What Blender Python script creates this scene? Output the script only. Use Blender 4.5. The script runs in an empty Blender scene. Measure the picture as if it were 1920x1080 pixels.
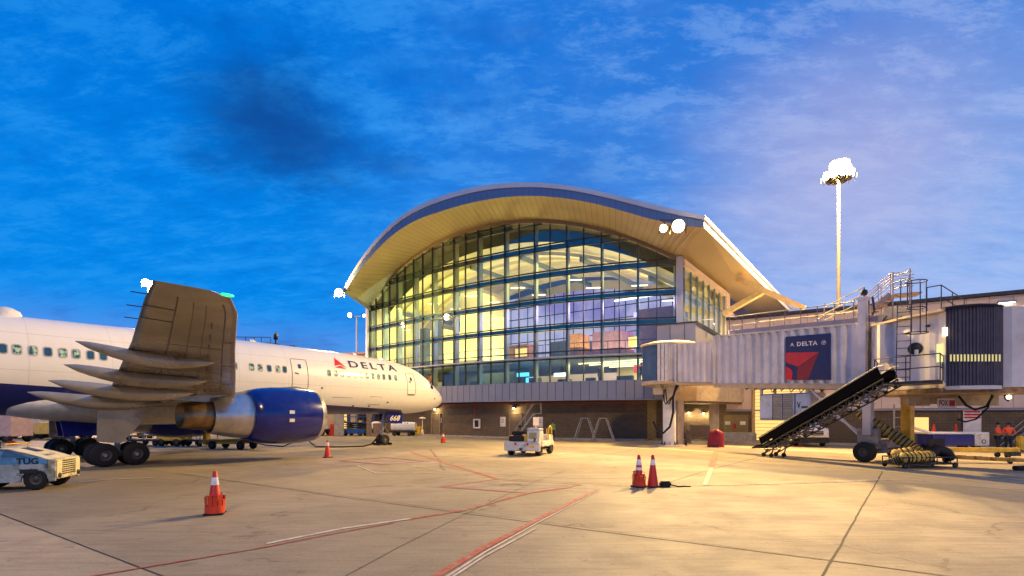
import bpy, bmesh, math, random
import numpy as np
from mathutils import Vector, Matrix
random.seed(7)
R = math.radians
scene = bpy.context.scene
col = scene.collection

# ------------------------------------------------------------------ camera
CAM_H = 2.2
cam = bpy.data.cameras.new('camera'); cam_o = bpy.data.objects.new('camera', cam); col.objects.link(cam_o)
cam_o.location = (0, 0, CAM_H); cam_o.rotation_euler = (R(90), 0, 0)
cam.sensor_width = 36; cam.lens = 18; cam.shift_y = 0.125; cam.clip_end = 4000
scene.camera = cam_o
scene.view_settings.view_transform = 'Standard'; scene.view_settings.look = 'None'
scene.view_settings.exposure = 0.0; scene.view_settings.gamma = 1.0

# ------------------------------------------------------------------ world (dusk sky with clouds)
world = bpy.data.worlds.new("World"); scene.world = world; world.use_nodes = True
wn = world.node_tree; wn.nodes.clear()
class NT:
    def __init__(s, t): s.t = t
    def n(s, ty, **k):
        o = s.t.nodes.new(ty)
        for a, b in k.items(): setattr(o, a, b)
        return o
    def l(s, a, b): s.t.links.new(a, b)
    def v(s, node, i, val):
        if hasattr(val, 'is_output') or isinstance(val, bpy.types.NodeSocket): s.l(val, node.inputs[i])
        else: node.inputs[i].default_value = val
    def m(s, op, a, b=0.0, c=None, clamp=False):
        o = s.n('ShaderNodeMath', operation=op, use_clamp=clamp); s.v(o, 0, a); s.v(o, 1, b)
        if c is not None: s.v(o, 2, c)
        return o.outputs[0]
    def mix(s, f, a, b, bt='MIX'):
        o = s.n('ShaderNodeMix', data_type='RGBA', blend_type=bt); s.v(o, 0, f)
        for i, q in ((6, a), (7, b)):
            if isinstance(q, bpy.types.NodeSocket): s.l(q, o.inputs[i])
            else: o.inputs[i].default_value = (*q[:3], 1)
        return o.outputs[2]
    def ss(s, x, lo, hi):
        o = s.n('ShaderNodeMapRange', interpolation_type='SMOOTHSTEP'); s.v(o, 0, x); o.inputs[1].default_value = lo; o.inputs[2].default_value = hi
        return o.outputs[0]
    def noise(s, vec, scale, detail=4, rough=.5, dist=0):
        o = s.n('ShaderNodeTexNoise'); s.l(vec, o.inputs['Vector']); o.inputs['Scale'].default_value = scale
        o.inputs['Detail'].default_value = detail; o.inputs['Roughness'].default_value = rough; o.inputs['Distortion'].default_value = dist
        return o.outputs['Fac']
def lin(r, g, b):
    f = lambda c: ((c/255+.055)/1.055)**2.4 if c > 10 else c/255/12.92
    return (f(r), f(g), f(b))
T = NT(wn)
tc = T.n('ShaderNodeTexCoord'); sp = T.n('ShaderNodeSeparateXYZ'); T.l(tc.outputs['Generated'], sp.inputs[0])
az = T.m('ARCTAN2', sp.outputs[0], sp.outputs[1])           # 0 = straight ahead, + = right
el = sp.outputs[2]
a01 = T.m('MULTIPLY', T.ss(az, -.45, 1.0), T.ss(sp.outputs[1], -.5, .3))
low = T.mix(a01, lin(6, 138, 236), lin(140, 184, 244))
high = T.mix(a01, lin(0, 116, 220), lin(56, 124, 216))
base = T.mix(T.ss(el, .12, .62), low, high)
base = T.mix(T.ss(el, .2, .0), base, lin(150, 166, 222))
# wisps : stretched noise on a cloud plane
inv = T.m('DIVIDE', 1.0, T.m('ADD', T.m('MAXIMUM', el, 0.0), .22))
cx = T.m('MULTIPLY', sp.outputs[0], inv); cy = T.m('MULTIPLY', sp.outputs[1], inv)
cv = T.n('ShaderNodeCombineXYZ'); T.l(cx, cv.inputs[0]); T.l(cy, cv.inputs[1])
mp = T.n('ShaderNodeMapping'); T.l(cv.outputs[0], mp.inputs[0]); mp.inputs['Rotation'].default_value = (0, 0, .35); mp.inputs['Scale'].default_value = (1.0, 2.2, 1)
n1 = T.noise(mp.outputs[0], 1.5, 8, .60, .1)
n2 = T.noise(cv.outputs[0], 11, 8, .66, .15)
n3 = T.noise(cv.outputs[0], 0.9, 5, .55, .2)
wisp = T.m('MULTIPLY', T.ss(n1, .45, .72), T.ss(n2, .32, .68))
lightc = T.mix(a01, lin(44, 156, 244), lin(170, 192, 240))
base = T.mix(T.m('MULTIPLY', wisp, .7), base, lightc)
n4 = T.noise(mp.outputs[0], 4.6, 10, .74, .2)
base = T.mix(T.m('MULTIPLY', T.ss(n4, .47, .62), .42), base, lightc)
base = T.mix(T.m('MULTIPLY', T.ss(n4, .50, .34), .24), base, T.mix(a01, lin(4, 78, 178), lin(70, 112, 200)))
dk = T.ss(n3, .52, .70)
base = T.mix(T.m('MULTIPLY', dk, T.m('SUBTRACT', .45, T.m('MULTIPLY', a01, .2))), base, T.mix(a01, lin(6, 78, 168), lin(80, 124, 204)))
# one heavier cloud left of the middle
def blob(px, py, sx, sy, wob=.9):
    A = math.atan2((px-960)/960, 1); d = math.sqrt(1+((px-960)/960)**2+((780-py)/960)**2); E_ = (780-py)/960/d
    da = T.m('DIVIDE', T.m('SUBTRACT', az, A), sx); de = T.m('DIVIDE', T.m('SUBTRACT', el, E_), sy)
    da = T.m('ADD', da, T.m('MULTIPLY', T.m('SUBTRACT', n1, .5), wob*3.4)); de = T.m('ADD', de, T.m('MULTIPLY', T.m('SUBTRACT', n2, .5), wob*1.9))
    r2 = T.m('ADD', T.m('MULTIPLY', da, da), T.m('MULTIPLY', de, de))
    return T.ss(T.m('POWER', r2, .5), 1.35, .0)
base = T.mix(T.m('MULTIPLY', blob(515, 225, .17, .09, .6), .88), base, lin(14, 72, 150))
base = T.mix(T.m('MULTIPLY', blob(570, 275, .13, .07), .45), base, lin(18, 78, 160))
base = T.mix(T.m('MULTIPLY', blob(740, 310, .08, .022), .5), base, lin(25, 85, 170))
base = T.mix(T.m('MULTIPLY', blob(380, 300, .05, .018), .4), base, lin(14, 70, 150))
base = T.mix(T.m('MULTIPLY', blob(1570, 350, .26, .20, .25), .40), base, lin(226, 206, 226))  # pale pink glow of the mast floodlights painted into the sky
base = T.mix(T.m('MULTIPLY', T.m('MULTIPLY', T.ss(el, .34, .08), T.ss(az, .2, .75)), T.m('MULTIPLY', T.ss(n1, .35, .65), .55)), base, lin(196, 204, 244))
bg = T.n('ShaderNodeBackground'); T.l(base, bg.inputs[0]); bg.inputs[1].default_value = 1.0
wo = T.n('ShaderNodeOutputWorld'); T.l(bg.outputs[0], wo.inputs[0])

# ------------------------------------------------------------------ main lamps of the place (powers; built with their masts below)
WARM = (1.0, .61, .20)
SUN = bpy.data.lights.new('sun', 'SUN'); SUN.energy = 1.05; SUN.angle = R(4); SUN.color = (1.0, .65, .20)   # broad warm glow of the apron lighting
sun_o = bpy.data.objects.new('sun', SUN); col.objects.link(sun_o); sun_o.rotation_euler = Vector((-.06, .84, -.56)).to_track_quat('-Z', 'Y').to_euler()
P_MAST, P_ROOF_R, P_ROOF_L, P_FAR = 105000, 40000, 7000, 9000
def lamp(loc, power, color=WARM, radius=.35, name='lamp_light', parent=None, spot=None, target=None, blend=.6):
    L = bpy.data.lights.new(name, 'SPOT' if spot else 'POINT'); L.energy = power; L.color = color; L.shadow_soft_size = radius
    o = bpy.data.objects.new(name, L); col.objects.link(o); o.location = loc
    if spot:
        L.spot_size = R(spot); L.spot_blend = blend
        o.rotation_euler = (Vector(target)-Vector(loc)).to_track_quat('-Z', 'Y').to_euler()
    return o
def area(loc, sx, sy, power, color, name='interior_light', rot=(0, 0, 0)):
    L = bpy.data.lights.new(name, 'AREA'); L.shape = 'RECTANGLE'; L.size = sx; L.size_y = sy; L.energy = power; L.color = color
    o = bpy.data.objects.new(name, L); col.objects.link(o); o.location = loc; o.rotation_euler = rot
    return o

# ------------------------------------------------------------------ materials
def mat(name, c, rough=.6, metal=0.0, var=.12, scale=3.0, bump=0.0, emit=None, es=1.0, spec=.5, dirt=None, dirt_amt=.0, coat=0.0, bscale=None):
    m = bpy.data.materials.new(name); m.use_nodes = True; t = NT(m.node_tree)
    b = m.node_tree.nodes['Principled BSDF']
    tc = t.n('ShaderNodeTexCoord')
    n = t.noise(tc.outputs['Object'], scale, 5, .6)
    c2 = tuple(min(1, x*(1+var)) for x in c); c1 = tuple(x*(1-var) for x in c)
    cc = t.mix(t.ss(n, .3, .7), c1, c2)
    if dirt:
        n2 = t.noise(tc.outputs['Object'], scale*.6, 8, .72)
        cc = t.mix(t.m('MULTIPLY', t.ss(n2, .5, .66), dirt_amt), cc, dirt)
    t.l(cc, b.inputs['Base Color'])
    b.inputs['Metallic'].default_value = metal
    t.l(t.m('ADD', rough-.06, t.m('MULTIPLY', n, .12)), b.inputs['Roughness'])
    b.inputs['Specular IOR Level'].default_value = spec
    b.inputs['Coat Weight'].default_value = coat; b.inputs['Coat Roughness'].default_value = .08
    if bump:
        nb = t.noise(tc.outputs['Object'], bscale or scale*8, 4, .6); bp = t.n('ShaderNodeBump'); t.l(nb, bp.inputs['Height'])
        bp.inputs['Strength'].default_value = bump; bp.inputs['Distance'].default_value = .02; t.l(bp.outputs[0], b.inputs['Normal'])
    if emit:
        b.inputs['Emission Color'].default_value = (*emit, 1); b.inputs['Emission Strength'].default_value = es
    return m
def brickmat(name, c1, c2, mortar, w, h, rough=.85, msz=.012):
    """blocks laid in rows; u runs along the wall (object xy length), v is height"""
    m = bpy.data.materials.new(name); m.use_nodes = True; t = NT(m.node_tree); b = m.node_tree.nodes['Principled BSDF']
    tc = t.n('ShaderNodeTexCoord'); s = t.n('ShaderNodeSeparateXYZ'); t.l(tc.outputs['Object'], s.inputs[0])
    u = t.m('ADD', t.m('MULTIPLY', s.outputs[0], .85), t.m('MULTIPLY', s.outputs[1], -.53))
    cb = t.n('ShaderNodeCombineXYZ'); t.l(u, cb.inputs[0]); t.l(s.outputs[2], cb.inputs[1])
    br = t.n('ShaderNodeTexBrick'); t.l(cb.outputs[0], br.inputs['Vector']); br.inputs['Scale'].default_value = 1
    br.inputs['Brick Width'].default_value = w; br.inputs['Row Height'].default_value = h; br.inputs['Mortar Size'].default_value = msz
    br.inputs['Color1'].default_value = (*c1, 1); br.inputs['Color2'].default_value = (*c2, 1); br.inputs['Mortar'].default_value = (*mortar, 1)
    n = t.noise(tc.outputs['Object'], .7, 5, .6)
    t.l(t.mix(t.m('MULTIPLY', t.ss(n, .4, .7), .35), br.outputs['Color'], tuple(x*.6 for x in c1)), b.inputs['Base Color'])
    b.inputs['Roughness'].default_value = rough
    bp = t.n('ShaderNodeBump'); t.l(br.outputs['Fac'], bp.inputs['Height']); bp.invert = True; bp.inputs['Strength'].default_value = .4; bp.inputs['Distance'].default_value = .01
    t.l(bp.outputs[0], b.inputs['Normal'])
    return m
def emis(name, c, s):
    m = bpy.data.materials.new(name); m.use_nodes = True; t = NT(m.node_tree); b = m.node_tree.nodes['Principled BSDF']
    b.inputs['Base Color'].default_value = (*[x*.5 for x in c], 1); b.inputs['Emission Color'].default_value = (*c, 1); b.inputs['Emission Strength'].default_value = s
    return m
def glassmat(name, tint, refl=.12, rough=.02, rtint=(1, 1, 1), graz=.75):
    m = bpy.data.materials.new(name); m.use_nodes = True; t = NT(m.node_tree); m.node_tree.nodes.clear()
    tr = t.n('ShaderNodeBsdfTransparent'); tr.inputs[0].default_value = (*tint, 1)
    gl = t.n('ShaderNodeBsdfGlossy'); gl.inputs['Color'].default_value = (*rtint, 1); gl.inputs['Roughness'].default_value = rough
    lw = t.n('ShaderNodeLayerWeight'); lw.inputs[0].default_value = .35
    tc = t.n('ShaderNodeTexCoord'); n = t.noise(tc.outputs['Object'], .5, 2, .5); bp = t.n('ShaderNodeBump'); t.l(n, bp.inputs['Height'])
    bp.inputs['Strength'].default_value = .12; bp.inputs['Distance'].default_value = .05; t.l(bp.outputs[0], gl.inputs['Normal'])
    f = t.m('ADD', refl, t.m('MULTIPLY', lw.outputs['Fresnel'], graz), clamp=True)
    mx = t.n('ShaderNodeMixShader'); t.l(f, mx.inputs[0]); t.l(tr.outputs[0], mx.inputs[1]); t.l(gl.outputs[0], mx.inputs[2])
    o = t.n('ShaderNodeOutputMaterial'); t.l(mx.outputs[0], o.inputs[0])
    return m
M = {}
M['white_paint'] = mat('white_paint', (.74, .73, .70), .42, dirt=(.35, .31, .26), dirt_amt=.35, scale=1.5)
M['dirty_white'] = mat('dirty_white', (.66, .63, .57), .5, dirt=(.18, .14, .10), dirt_amt=.7, scale=2.5)
M['bridge_white'] = mat('bridge_white', (.62, .58, .58), .5, dirt=(.38, .33, .28), dirt_amt=.4, scale=.8)
M['black'] = mat('black', (.006, .006, .007), .6, var=.4)
M['rubber'] = mat('rubber', (.009, .009, .010), .8, var=.3, bump=.2)
M['dark_metal'] = mat('dark_metal', (.06, .058, .06), .5, .6, var=.3)
M['steel'] = mat('steel', (.42, .42, .42), .38, .9, var=.15)
M['galv'] = mat('galv', (.30, .29, .28), .45, .7, var=.2, scale=6)
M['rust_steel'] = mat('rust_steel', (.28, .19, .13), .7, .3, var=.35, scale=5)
M['yellow'] = mat('yellow', (.72, .46, .03), .45, var=.15, dirt=(.2, .12, .03), dirt_amt=.5)
M['orange'] = mat('orange', (.55, .022, .008), .5, var=.1, dirt=(.25, .04, .02), dirt_amt=.5, scale=5)
M['cone_white'] = mat('cone_white', (.8, .78, .76), .4, dirt=(.4, .35, .3), dirt_amt=.4, scale=6)
M['red'] = mat('red', (.45, .02, .02), .6, var=.25)
M['red_tarp'] = mat('red_tarp', (.35, .02, .025), .45, var=.35, bump=.6, bscale=3)
M['delta_red'] = mat('logo_red', (.62, .01, .02), .4, var=.05)
M['delta_navy'] = mat('logo_navy', (.012, .018, .09), .4, var=.05)
M['navy'] = mat('navy_paint', (.006, .012, .17), .22, var=.15, coat=.6)
M['blue'] = mat('blue_equipment', (.02, .09, .36), .45, var=.2)
M['tug_blue'] = mat('tug_blue', (.07, .27, .50), .45, var=.25, dirt=(.12, .13, .14), dirt_amt=.75, scale=3)
M['tug_cream'] = mat('tug_cream', (.72, .66, .42), .5, dirt=(.14, .10, .06), dirt_amt=.75, scale=2.6)
M['concrete'] = mat('concrete', (.36, .33, .28), .85, var=.18, bump=.3, dirt=(.14, .12, .10), dirt_amt=.6, scale=2)
M['panel_grey'] = mat('panel_grey', (.27, .28, .33), .38, .25, var=.05, scale=.4, spec=.6)
M['panel_beige'] = mat('panel_beige', (.64, .50, .40), .55, var=.06, scale=.5)
M['fascia'] = mat('fascia', (.10, .16, .29), .35, .35, var=.04, scale=.4)
M['fascia_cap'] = mat('fascia_cap', (.50, .50, .54), .4, .35, var=.05, scale=.4)
M['roof'] = mat('roof_metal', (.42, .42, .44), .5, .3)
M['soffit'] = mat('soffit', (.35, .27, .15), .42, .25, var=.05, scale=.4)
M['gap'] = mat('joint_dark', (.05, .045, .04), .8)
M['mullion'] = mat('mullion', (.035, .045, .055), .4, .6, var=.1)
M['fin'] = mat('mullion_fin', (.26, .32, .30), .35, .6, var=.08)
M['glass'] = glassmat('curtain_glass', (.78, .92, .74), .09)
M['side_glass'] = glassmat('side_glass', (.80, .97, .62), .08, graz=.25)
M['veh_glass'] = glassmat('vehicle_glass', (.10, .14, .15), .18)
M['brick'] = brickmat('brown_block', (.115, .082, .05), (.15, .105, .062), (.07, .05, .032), .42, .21)
M['door'] = mat('door_brown', (.13, .095, .055), .5)
M['int_wall'] = mat('interior_wall', (.74, .66, .46), .7, var=.06, scale=.5)
M['int_ceiling'] = mat('interior_ceiling', (.82, .76, .60), .6, var=.04, scale=.4)
M['int_floor'] = mat('interior_floor', (.25, .22, .2), .3, var=.2)
M['int_purple'] = mat('interior_purple', (.22, .12, .26), .6, var=.2)
M['int_dark'] = mat('interior_dark', (.04, .05, .08), .5, var=.2)
M['int_red'] = mat('interior_red', (.55, .02, .06), .6)
M['wood'] = mat('wood', (.30, .14, .05), .5, var=.3)
M['lamp'] = emis('lamp_glow', (1.0, .80, .48), 25)
M['housing'] = mat('lamp_housing', (.05, .045, .04), .6)
M['lamp_small'] = emis('lamp_glow_small', (1.0, .80, .42), 14)
M['lamp_white'] = emis('lamp_glow_white', (1.0, .94, .8), 9)
M['lit_yellow'] = emis('lit_yellow', (1.0, .66, .20), 1.1)
M['lit_strip'] = emis('lit_strip', (1.0, .86, .55), 3.5)
M['lit_cyan'] = emis('lit_screen', (.10, .55, 1.0), 2.2)
M['lit_white'] = emis('lit_white', (.8, .92, 1.0), 3.0)
M['lit_purple'] = emis('lit_purple', (.45, .30, 1.0), 2.0)
M['lit_green'] = emis('lit_green', (.04, 1.0, .38), 1.3)
M['skin'] = mat('skin', (.38, .20, .13), .6)
M['hivis'] = mat('hivis_orange', (.9, .10, .03), .6, var=.15, emit=None)
M['hivis_green'] = mat('hivis_green', (.16, .38, .05), .6)
M['reflective'] = mat('reflective_tape', (.75, .75, .55), .35)
M['trousers'] = mat('trousers', (.03, .03, .045), .8)
M['hose_yellow'] = mat('hose_yellow', (.55, .38, .08), .65, var=.2, dirt=(.15, .1, .03), dirt_amt=.5)
M['bellow'] = mat('bellow_cloth', (.085, .075, .105), .75, var=.15)
M['curtain_blue'] = mat('curtain_blue', (.06, .13, .24), .6, .2)
M['engine_metal'] = mat('engine_metal', (.60, .56, .52), .30, .85, var=.12, scale=2)
M['nozzle'] = mat('nozzle_metal', (.30, .20, .10), .35, .9, var=.25, scale=2)
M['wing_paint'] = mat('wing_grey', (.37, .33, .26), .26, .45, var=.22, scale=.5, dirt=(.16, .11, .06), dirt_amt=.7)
M['sign_white'] = mat('sign_white', (.72, .66, .60), .5)
M['wall_pink'] = mat('wall_pink', (.56, .40, .34), .7, var=.1)
M['pale_blue'] = mat('unit_paleblue', (.48, .54, .64), .4, var=.08, dirt=(.3, .28, .25), dirt_amt=.4)

# ------------------------------------------------------------------ mesh helper
class MB:
    def __init__(s): s.v = []; s.f = []; s.mi = []; s.sm = []; s.mats = []; s.cur = 0; s.smooth = False
    def use(s, m):
        if m not in s.mats: s.mats.append(m)
        s.cur = s.mats.index(m); return s
    def add(s, vs, fs, sm=None):
        b = len(s.v); s.v += [tuple(v) for v in vs]
        for f in fs: s.f.append([i+b for i in f]); s.mi.append(s.cur); s.sm.append(s.smooth if sm is None else sm)
        return s
    def box(s, c, d, rz=0.0, mtx=None):
        x, y, z = (q/2 for q in d)
        vs = [Vector((i, j, k)) for i in (-x, x) for j in (-y, y) for k in (-z, z)]
        if mtx is None: mtx = Matrix.Translation(c) @ Matrix.Rotation(rz, 4, 'Z')
        else: mtx = Matrix.Translation(c) @ mtx
        return s.add([mtx @ v for v in vs], [(0, 1, 3, 2), (4, 6, 7, 5), (0, 4, 5, 1), (2, 3, 7, 6), (0, 2, 6, 4), (1, 5, 7, 3)], False)
    def bbox(s, c, d, rz=0.0, bev=.03):
        """box with chamfered vertical and top edges (bmesh bevel)"""
        bm = bmesh.new(); bmesh.ops.create_cube(bm, size=1)
        bmesh.ops.scale(bm, vec=d, verts=bm.verts)
        bmesh.ops.bevel(bm, geom=list(bm.edges), offset=bev, segments=2, affect='EDGES')
        mt = Matrix.Translation(c) @ Matrix.Rotation(rz, 4, 'Z')
        bm.verts.index_update(); s.add([mt @ v.co for v in bm.verts], [[v.index for v in f.verts] for f in bm.faces], False); bm.free(); return s
    def beam(s, p, q, w, h=None, up=(0, 0, 1)):
        p = Vector(p); q = Vector(q); h = h or w; d = (q-p); L = d.length
        if L < 1e-6: return s
        d.normalize(); u = Vector(up)
        if abs(d.dot(u)) > .98: u = Vector((1, 0, 0))
        sd = d.cross(u).normalized(); u = sd.cross(d).normalized()
        vs = [p + t*d*L + a*sd*w/2 + b*u*h/2 for t in (0, 1) for a in (-1, 1) for b in (-1, 1)]
        return s.add(vs, [(0, 1, 3, 2), (4, 6, 7, 5), (0, 4, 5, 1), (2, 3, 7, 6), (0, 2, 6, 4), (1, 5, 7, 3)], False)
    def tube(s, pts, r, n=8, caps=True):
        pts = [Vector(p) for p in pts]; rs = r if isinstance(r, (list, tuple)) else [r]*len(pts)
        rings = []; prev = None
        for i, p in enumerate(pts):
            d = (pts[min(i+1, len(pts)-1)] - pts[max(i-1, 0)]).normalized()
            u = Vector((0, 0, 1)) if abs(d.z) < .95 else Vector((1, 0, 0))
            if prev is not None: u = prev
            a = (u - d*u.dot(d)).normalized(); prev = a; b = d.cross(a)
            rings.append([p + (a*math.cos(2*math.pi*k/n) + b*math.sin(2*math.pi*k/n))*rs[i] for k in range(n)])
        vs = [v for rg in rings for v in rg]; fs = []
        for i in range(len(rings)-1):
            for k in range(n): fs.append((i*n+k, i*n+(k+1) % n, (i+1)*n+(k+1) % n, (i+1)*n+k))
        s.add(vs, fs, True)
        if caps: s.add(rings[0][::-1], [list(range(n))], False); s.add(rings[-1], [list(range(n))], False)
        return s
    def lathe(s, prof, c=(0, 0, 0), axis='Z', n=24, ang=(0, 2*math.pi), mtx=None, sm=True):
        """prof = [(radius, height)]"""
        full = abs(ang[1]-ang[0]-2*math.pi) < 1e-6; m = n if full else n+1; vs = []
        for r, h in prof:
            for k in range(m):
                a = ang[0] + (ang[1]-ang[0])*k/n; x, y = r*math.cos(a), r*math.sin(a)
                v = Vector((x, y, h)) if axis == 'Z' else Vector((h, x, y)) if axis == 'X' else Vector((x, h, y))
                if mtx: v = mtx @ v
                vs.append(v + Vector(c))
        fs = []
        for i in range(len(prof)-1):
            for k in range(n):
                k2 = (k+1) % m
                fs.append((i*m+k, i*m+k2, (i+1)*m+k2, (i+1)*m+k))
        return s.add(vs, fs, sm)
    def prism(s, poly, z0, z1):
        n = len(poly); vs = [(x, y, z0) for x, y in poly] + [(x, y, z1) for x, y in poly]
        return s.add(vs, [list(range(n))[::-1], list(range(n, 2*n))] + [(i, (i+1) % n, n+(i+1) % n, n+i) for i in range(n)], False)
    def extr(s, poly3, vec):
        """planar 3d polygon extruded by vec"""
        n = len(poly3); vec = Vector(vec); a = [Vector(p) for p in poly3]; b = [p+vec for p in a]
        return s.add(a+b, [list(range(n))[::-1], list(range(n, 2*n))] + [(i, (i+1) % n, n+(i+1) % n, n+i) for i in range(n)], False)
    def quad(s, a, b, c, d): return s.add([a, b, c, d], [(0, 1, 2, 3)])
    def loft(s, rings, closed=True, caps=False, sm=True):
        n = len(rings[0]); vs = [v for r in rings for v in r]; fs = []
        for i in range(len(rings)-1):
            for k in range(n if closed else n-1): fs.append((i*n+k, i*n+(k+1) % n, (i+1)*n+(k+1) % n, (i+1)*n+k))
        s.add(vs, fs, sm)
        if caps: s.add(rings[0][::-1], [list(range(n))], False); s.add(rings[-1], [list(range(n))], False)
        return s
    def build(s, name, m=None, parent=None, world=False, loc=None, fixn=True):
        if not s.v: return None
        me = bpy.data.meshes.new(name); off = Vector((0, 0, 0))
        if parent is not None and world: off = Vector(parent.location)
        if parent is None:
            if loc is None:
                xs = [v[0] for v in s.v]; ys = [v[1] for v in s.v]; zs = [v[2] for v in s.v]
                loc = ((min(xs)+max(xs))/2, (min(ys)+max(ys))/2, min(zs))
            off = Vector(loc)
        me.from_pydata([tuple(Vector(v)-off) for v in s.v], [], s.f)
        ms = s.mats if s.mats else [m]
        if m is not None and s.mats and m not in s.mats: ms = s.mats
        for q in ms: me.materials.append(q)
        for p, i, k in zip(me.polygons, s.mi, s.sm): p.material_index = min(i, len(ms)-1); p.use_smooth = k
        if fixn:
            bm = bmesh.new(); bm.from_mesh(me); bmesh.ops.recalc_face_normals(bm, faces=bm.faces); bm.to_mesh(me); bm.free()
        me.update()
        o = bpy.data.objects.new(name, me); col.objects.link(o)
        if parent is not None: o.parent = parent
        else: o.location = loc
        return o
def tag(o, label=None, cat=None, group=None, kind=None):
    if label: o['label'] = label
    if cat: o['category'] = cat
    if group: o['group'] = group
    if kind: o['kind'] = kind
    return o
def thing(name, loc, rz, label, cat, group=None):
    o = bpy.data.objects.new(name, None); col.objects.link(o); o.location = loc; o.rotation_euler = (0, 0, rz); o.empty_display_size = .3
    return tag(o, label, cat, group)
def dup(o, loc, rz=None, label=None, parent=None):
    c = o.copy(); col.objects.link(c)
    if parent is None:
        c.location = loc
        if rz is not None: c.rotation_euler = (0, 0, rz)
        if label: c['label'] = label
    else: c.parent = parent
    for ch in list(o.children): dup(ch, None, parent=c)
    return c
def gp(x, y):
    D = CAM_H*960/(y-780); return Vector(((x-960)/960*D, D, 0))
def at(x, y, D): return Vector(((x-960)/960*D, D, CAM_H+(780-y)/960*D))
def textmesh(s, size, bold=0.0, shear=0.0, spacing=1.0, depth=0.0):
    """returns verts, faces of the word in the xy plane, left-bottom origin, and its width"""
    cu = bpy.data.curves.new('t', 'FONT'); cu.body = s; cu.size = size; cu.offset = bold; cu.shear = shear; cu.space_character = spacing; cu.extrude = depth; cu.resolution_u = 3
    o = bpy.data.objects.new('t', cu); col.objects.link(o); dg = bpy.context.evaluated_depsgraph_get(); dg.update()
    me = bpy.data.meshes.new_from_object(o.evaluated_get(dg)); vs = [v.co.copy() for v in me.vertices]; fs = [list(p.vertices) for p in me.polygons]
    bpy.data.objects.remove(o); bpy.data.curves.remove(cu); bpy.data.meshes.remove(me)
    x0 = min(v.x for v in vs); y0 = min(v.y for v in vs)
    for v in vs: v.x -= x0; v.y -= y0
    return vs, fs, max(v.x for v in vs)
def put_text(mb, s, origin, xdir, ydir, width=None, height=1.0, bold=0.0, shear=0, spacing=1.0):
    vs, fs, w = textmesh(s, height*1.38, bold, shear, spacing)
    k = (width/w) if width else 1.0
    xd = Vector(xdir).normalized(); yd = Vector(ydir).normalized(); o = Vector(origin)
    mb.add([o + xd*v.x*k + yd*v.y for v in vs], fs, False); return mb
def spl(xs, ys, x):
    xs = np.array(xs, float); ys = np.array(ys, float); m = np.gradient(ys, xs)
    x = np.clip(x, xs[0], xs[-1]); i = int(np.clip(np.searchsorted(xs, x)-1, 0, len(xs)-2)); h = xs[i+1]-xs[i]; t = (x-xs[i])/h
    return float((2*t**3-3*t**2+1)*ys[i] + (t**3-2*t**2+t)*h*m[i] + (-2*t**3+3*t**2)*ys[i+1] + (t**3-t**2)*h*m[i+1])

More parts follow.
